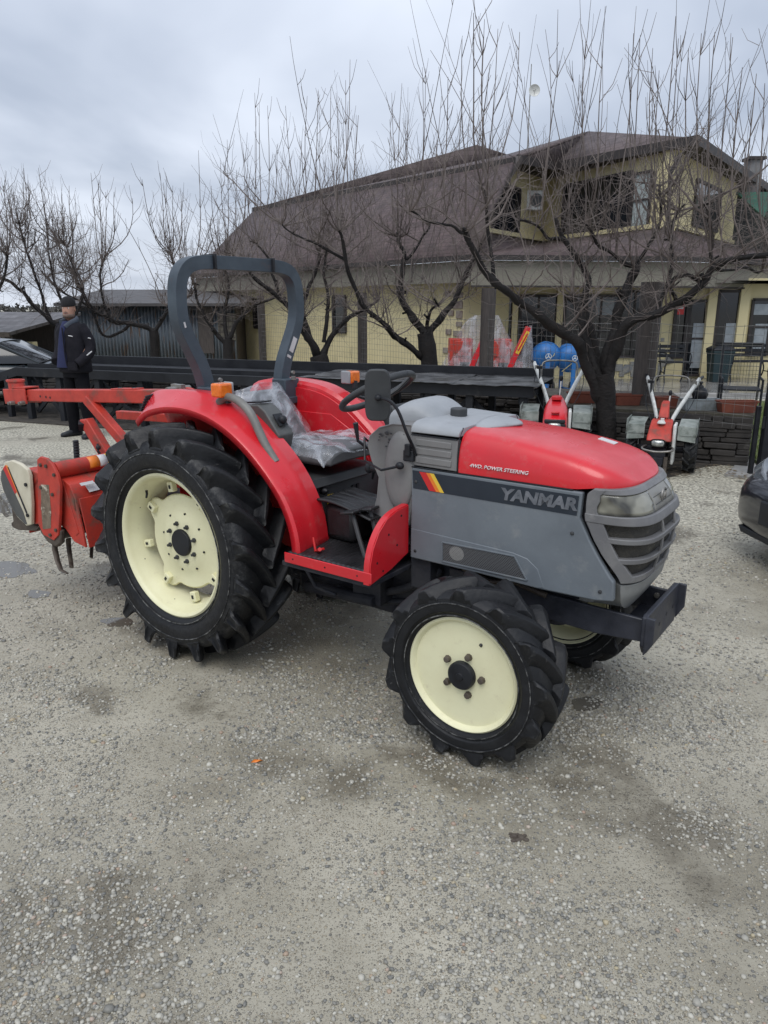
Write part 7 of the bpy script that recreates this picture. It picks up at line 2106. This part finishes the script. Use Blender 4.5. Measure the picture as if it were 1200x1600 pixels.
for z, rx, ry, oy in ((1.557, .050, .056, -.016), (1.572, .0635, .079, -.021), (1.590, .069, .087, -.021), (1.606, .0700, .089, -.0185)):
    secs.append([Vector((rx*math.cos(a), oy+ry*math.sin(a), z)) for a in [PI+PI*k/20 for k in range(21)]])
s.loft(secs, closed=False, caps=False); H(s).build('beard', beard, body, solid=.004, smooth=80)
s = MB(); s.tube([(-.030, -.094, 1.622), (0, -.106, 1.628), (.030, -.094, 1.622)], [.004, .0065, .004], 6); H(s).build('moustache', beard, body)
s = MB(); secs = []
for z, k_ in ((1.708, 1.07), (1.712, 1.10), (1.745, 1.10), (1.775, 1.03), (1.805, .82), (1.825, .5), (1.832, .1)):
    secs.append([Vector((.078*k_*math.cos(a), .004+.099*k_*math.sin(a), z+(.012*math.sin(a) if k_ > 1 else 0))) for a in [2*PI*q/28 for q in range(28)]])
s.loft(secs); H(s).build('knit_hat', pm('black_knit', (.008, .008, .010), (.016, .016, .018), 60, .95, bump=.6, bscale=120), PE, smooth=80)
# jacket
def ring_(z, rx, ry, ox=0, oy=0, n=32, amp=.05, sd=0, sq=.85):
    return [Vector((ox+rx*math.copysign(abs(math.cos(a))**sq, math.cos(a))*(1+amp*mnoise.noise(Vector((a*1.4, z*7, sd)))), oy+ry*math.copysign(abs(math.sin(a))**sq, math.sin(a))*(1+amp*mnoise.noise(Vector((a*1.4+5, z*7, sd)))), z)) for a in [2*PI*k/n for k in range(n)]]
s = MB(); s.loft([ring_(.86, .205, .145, 0, .01), ring_(.875, .225, .16, 0, .01), ring_(.95, .225, .165, 0, .01), ring_(1.05, .215, .16, 0, .01), ring_(1.15, .212, .158), ring_(1.28, .218, .155), ring_(1.38, .215, .148), ring_(1.45, .195, .125, 0, .01), ring_(1.50, .12, .095, 0, .01), ring_(1.53, .075, .07, 0, .01)])
for sg, pts in ((-1, [(-.155, .01, 1.45), (-.215, .02, 1.36), (-.245, .035, 1.22), (-.245, .01, 1.12), (-.225, -.07, 1.05), (-.185, -.135, 1.00)]), (1, [(.155, .01, 1.45), (.22, .02, 1.36), (.265, .04, 1.22), (.27, .01, 1.12), (.235, -.08, 1.04), (.185, -.145, .985)])):
    P_ = fine(pts, 2); k_ = len(P_)
    s.tube(P_, [(.076-.016*i/(k_-1))*(1+.10*mnoise.noise(P_[i]*22)) for i in range(k_)], 14)
JK = s.build('jacket', jack, PE, smooth=70)
for (a, b, r_) in (((.10, -.158, 1.34), (.16, -.150, 1.33), .006), ((.330, -.02, 1.14), (.300, -.085, 1.09), .008), ((.300, -.03, 1.31), (.312, .0, 1.30), .008)):
    s = MB(); s.tube([a, b], r_, 6); s.build('reflective_trim', M['sticker_w'], JK)
s = MB(); s.loft([ring_(z, rx, .02, .11, oy, 16, .03) for z, rx, oy in ((.90, .08, -.150), (.94, .085, -.157), (1.0, .08, -.155))]); s.build('jacket_pocket', jack, JK, smooth=70)
# open front: blue sweater strip
s = MB(); s.loft([[Vector((ox+rx*math.copysign(abs(math.cos(a))**.7, math.cos(a)), oy+.03*math.sin(a), z)) for a in [2*PI*k/16 for k in range(16)]] for z, rx, ox, oy in ((.93, .10, -.07, -.142), (1.05, .085, -.055, -.142), (1.2, .07, -.04, -.138), (1.35, .052, -.025, -.130), (1.45, .045, -.012, -.112), (1.52, .045, 0, -.075))]); s.build('sweater', blues, PE, smooth=70)
s = MB(); s.tube(fine([(-.085, -.075, 1.50), (-.10, .0, 1.52), (-.05, .085, 1.55), (.05, .085, 1.55), (.10, .0, 1.52), (.075, -.075, 1.49), (.03, -.115, 1.44)], 2), [.03]*28 if False else .032, 10, sq=(1.3, .8)); s.build('hood_collar', hoodm, JK, smooth=80)
s = MB(); s.tube([(.01, -.165, 1.44), (.022, -.172, 1.30), (.02, -.172, 1.10), (.03, -.168, .95)], .008, 6); s.build('zip_edge', jack, JK)
# trousers and shoes
s = MB(); s.loft([ring_(.80, .17, .125, 0, 0), ring_(.90, .175, .13), ring_(1.0, .17, .125)])
for sg, pts in ((-1, [(-.088, 0, .88), (-.10, -.005, .70), (-.115, -.02, .50), (-.125, -.0, .30), (-.135, .01, .10), (-.135, .005, .045)]), (1, [(.088, 0, .88), (.11, -.015, .70), (.14, -.04, .50), (.165, -.03, .30), (.185, -.02, .10), (.188, -.02, .045)])):
    P_ = fine(pts, 2); k_ = len(P_)
    s.tube(P_, [np.interp(i/(k_-1), [0, .45, .8, 1], [.10, .082, .070, .074])*(1+.07*mnoise.noise(P_[i]*20)) for i in range(k_)], 16)
s.build('trousers', trou, PE, smooth=70)
for sg, cx, cy, a_ in ((-1, -.135, -.04, .35), (1, .19, -.07, -.15)):
    s = MB(); secs = []
    for u, w_, h_ in ((0, .03, .05), (.06, .045, .10), (.3, .047, .11), (.5, .046, .085), (.75, .052, .065), (.93, .045, .055), (1.0, .02, .035)):
        secs.append([Vector((w_*math.copysign(abs(math.cos(t))**.7, math.cos(t)), .10-.29*u, .004+h_/2+h_/2*math.copysign(abs(math.sin(t))**.6, math.sin(t)))) for t in [2*PI*k/16 for k in range(16)]])
    s.loft(secs); mm_ = Matrix.Translation((cx, cy+.04, 0)) @ Matrix.Rotation(a_*-1, 4, 'Z'); s.v = [tuple(mm_ @ Vector(p)) for p in s.v]
    s.build('shoe', M['black'], PE, smooth=70)
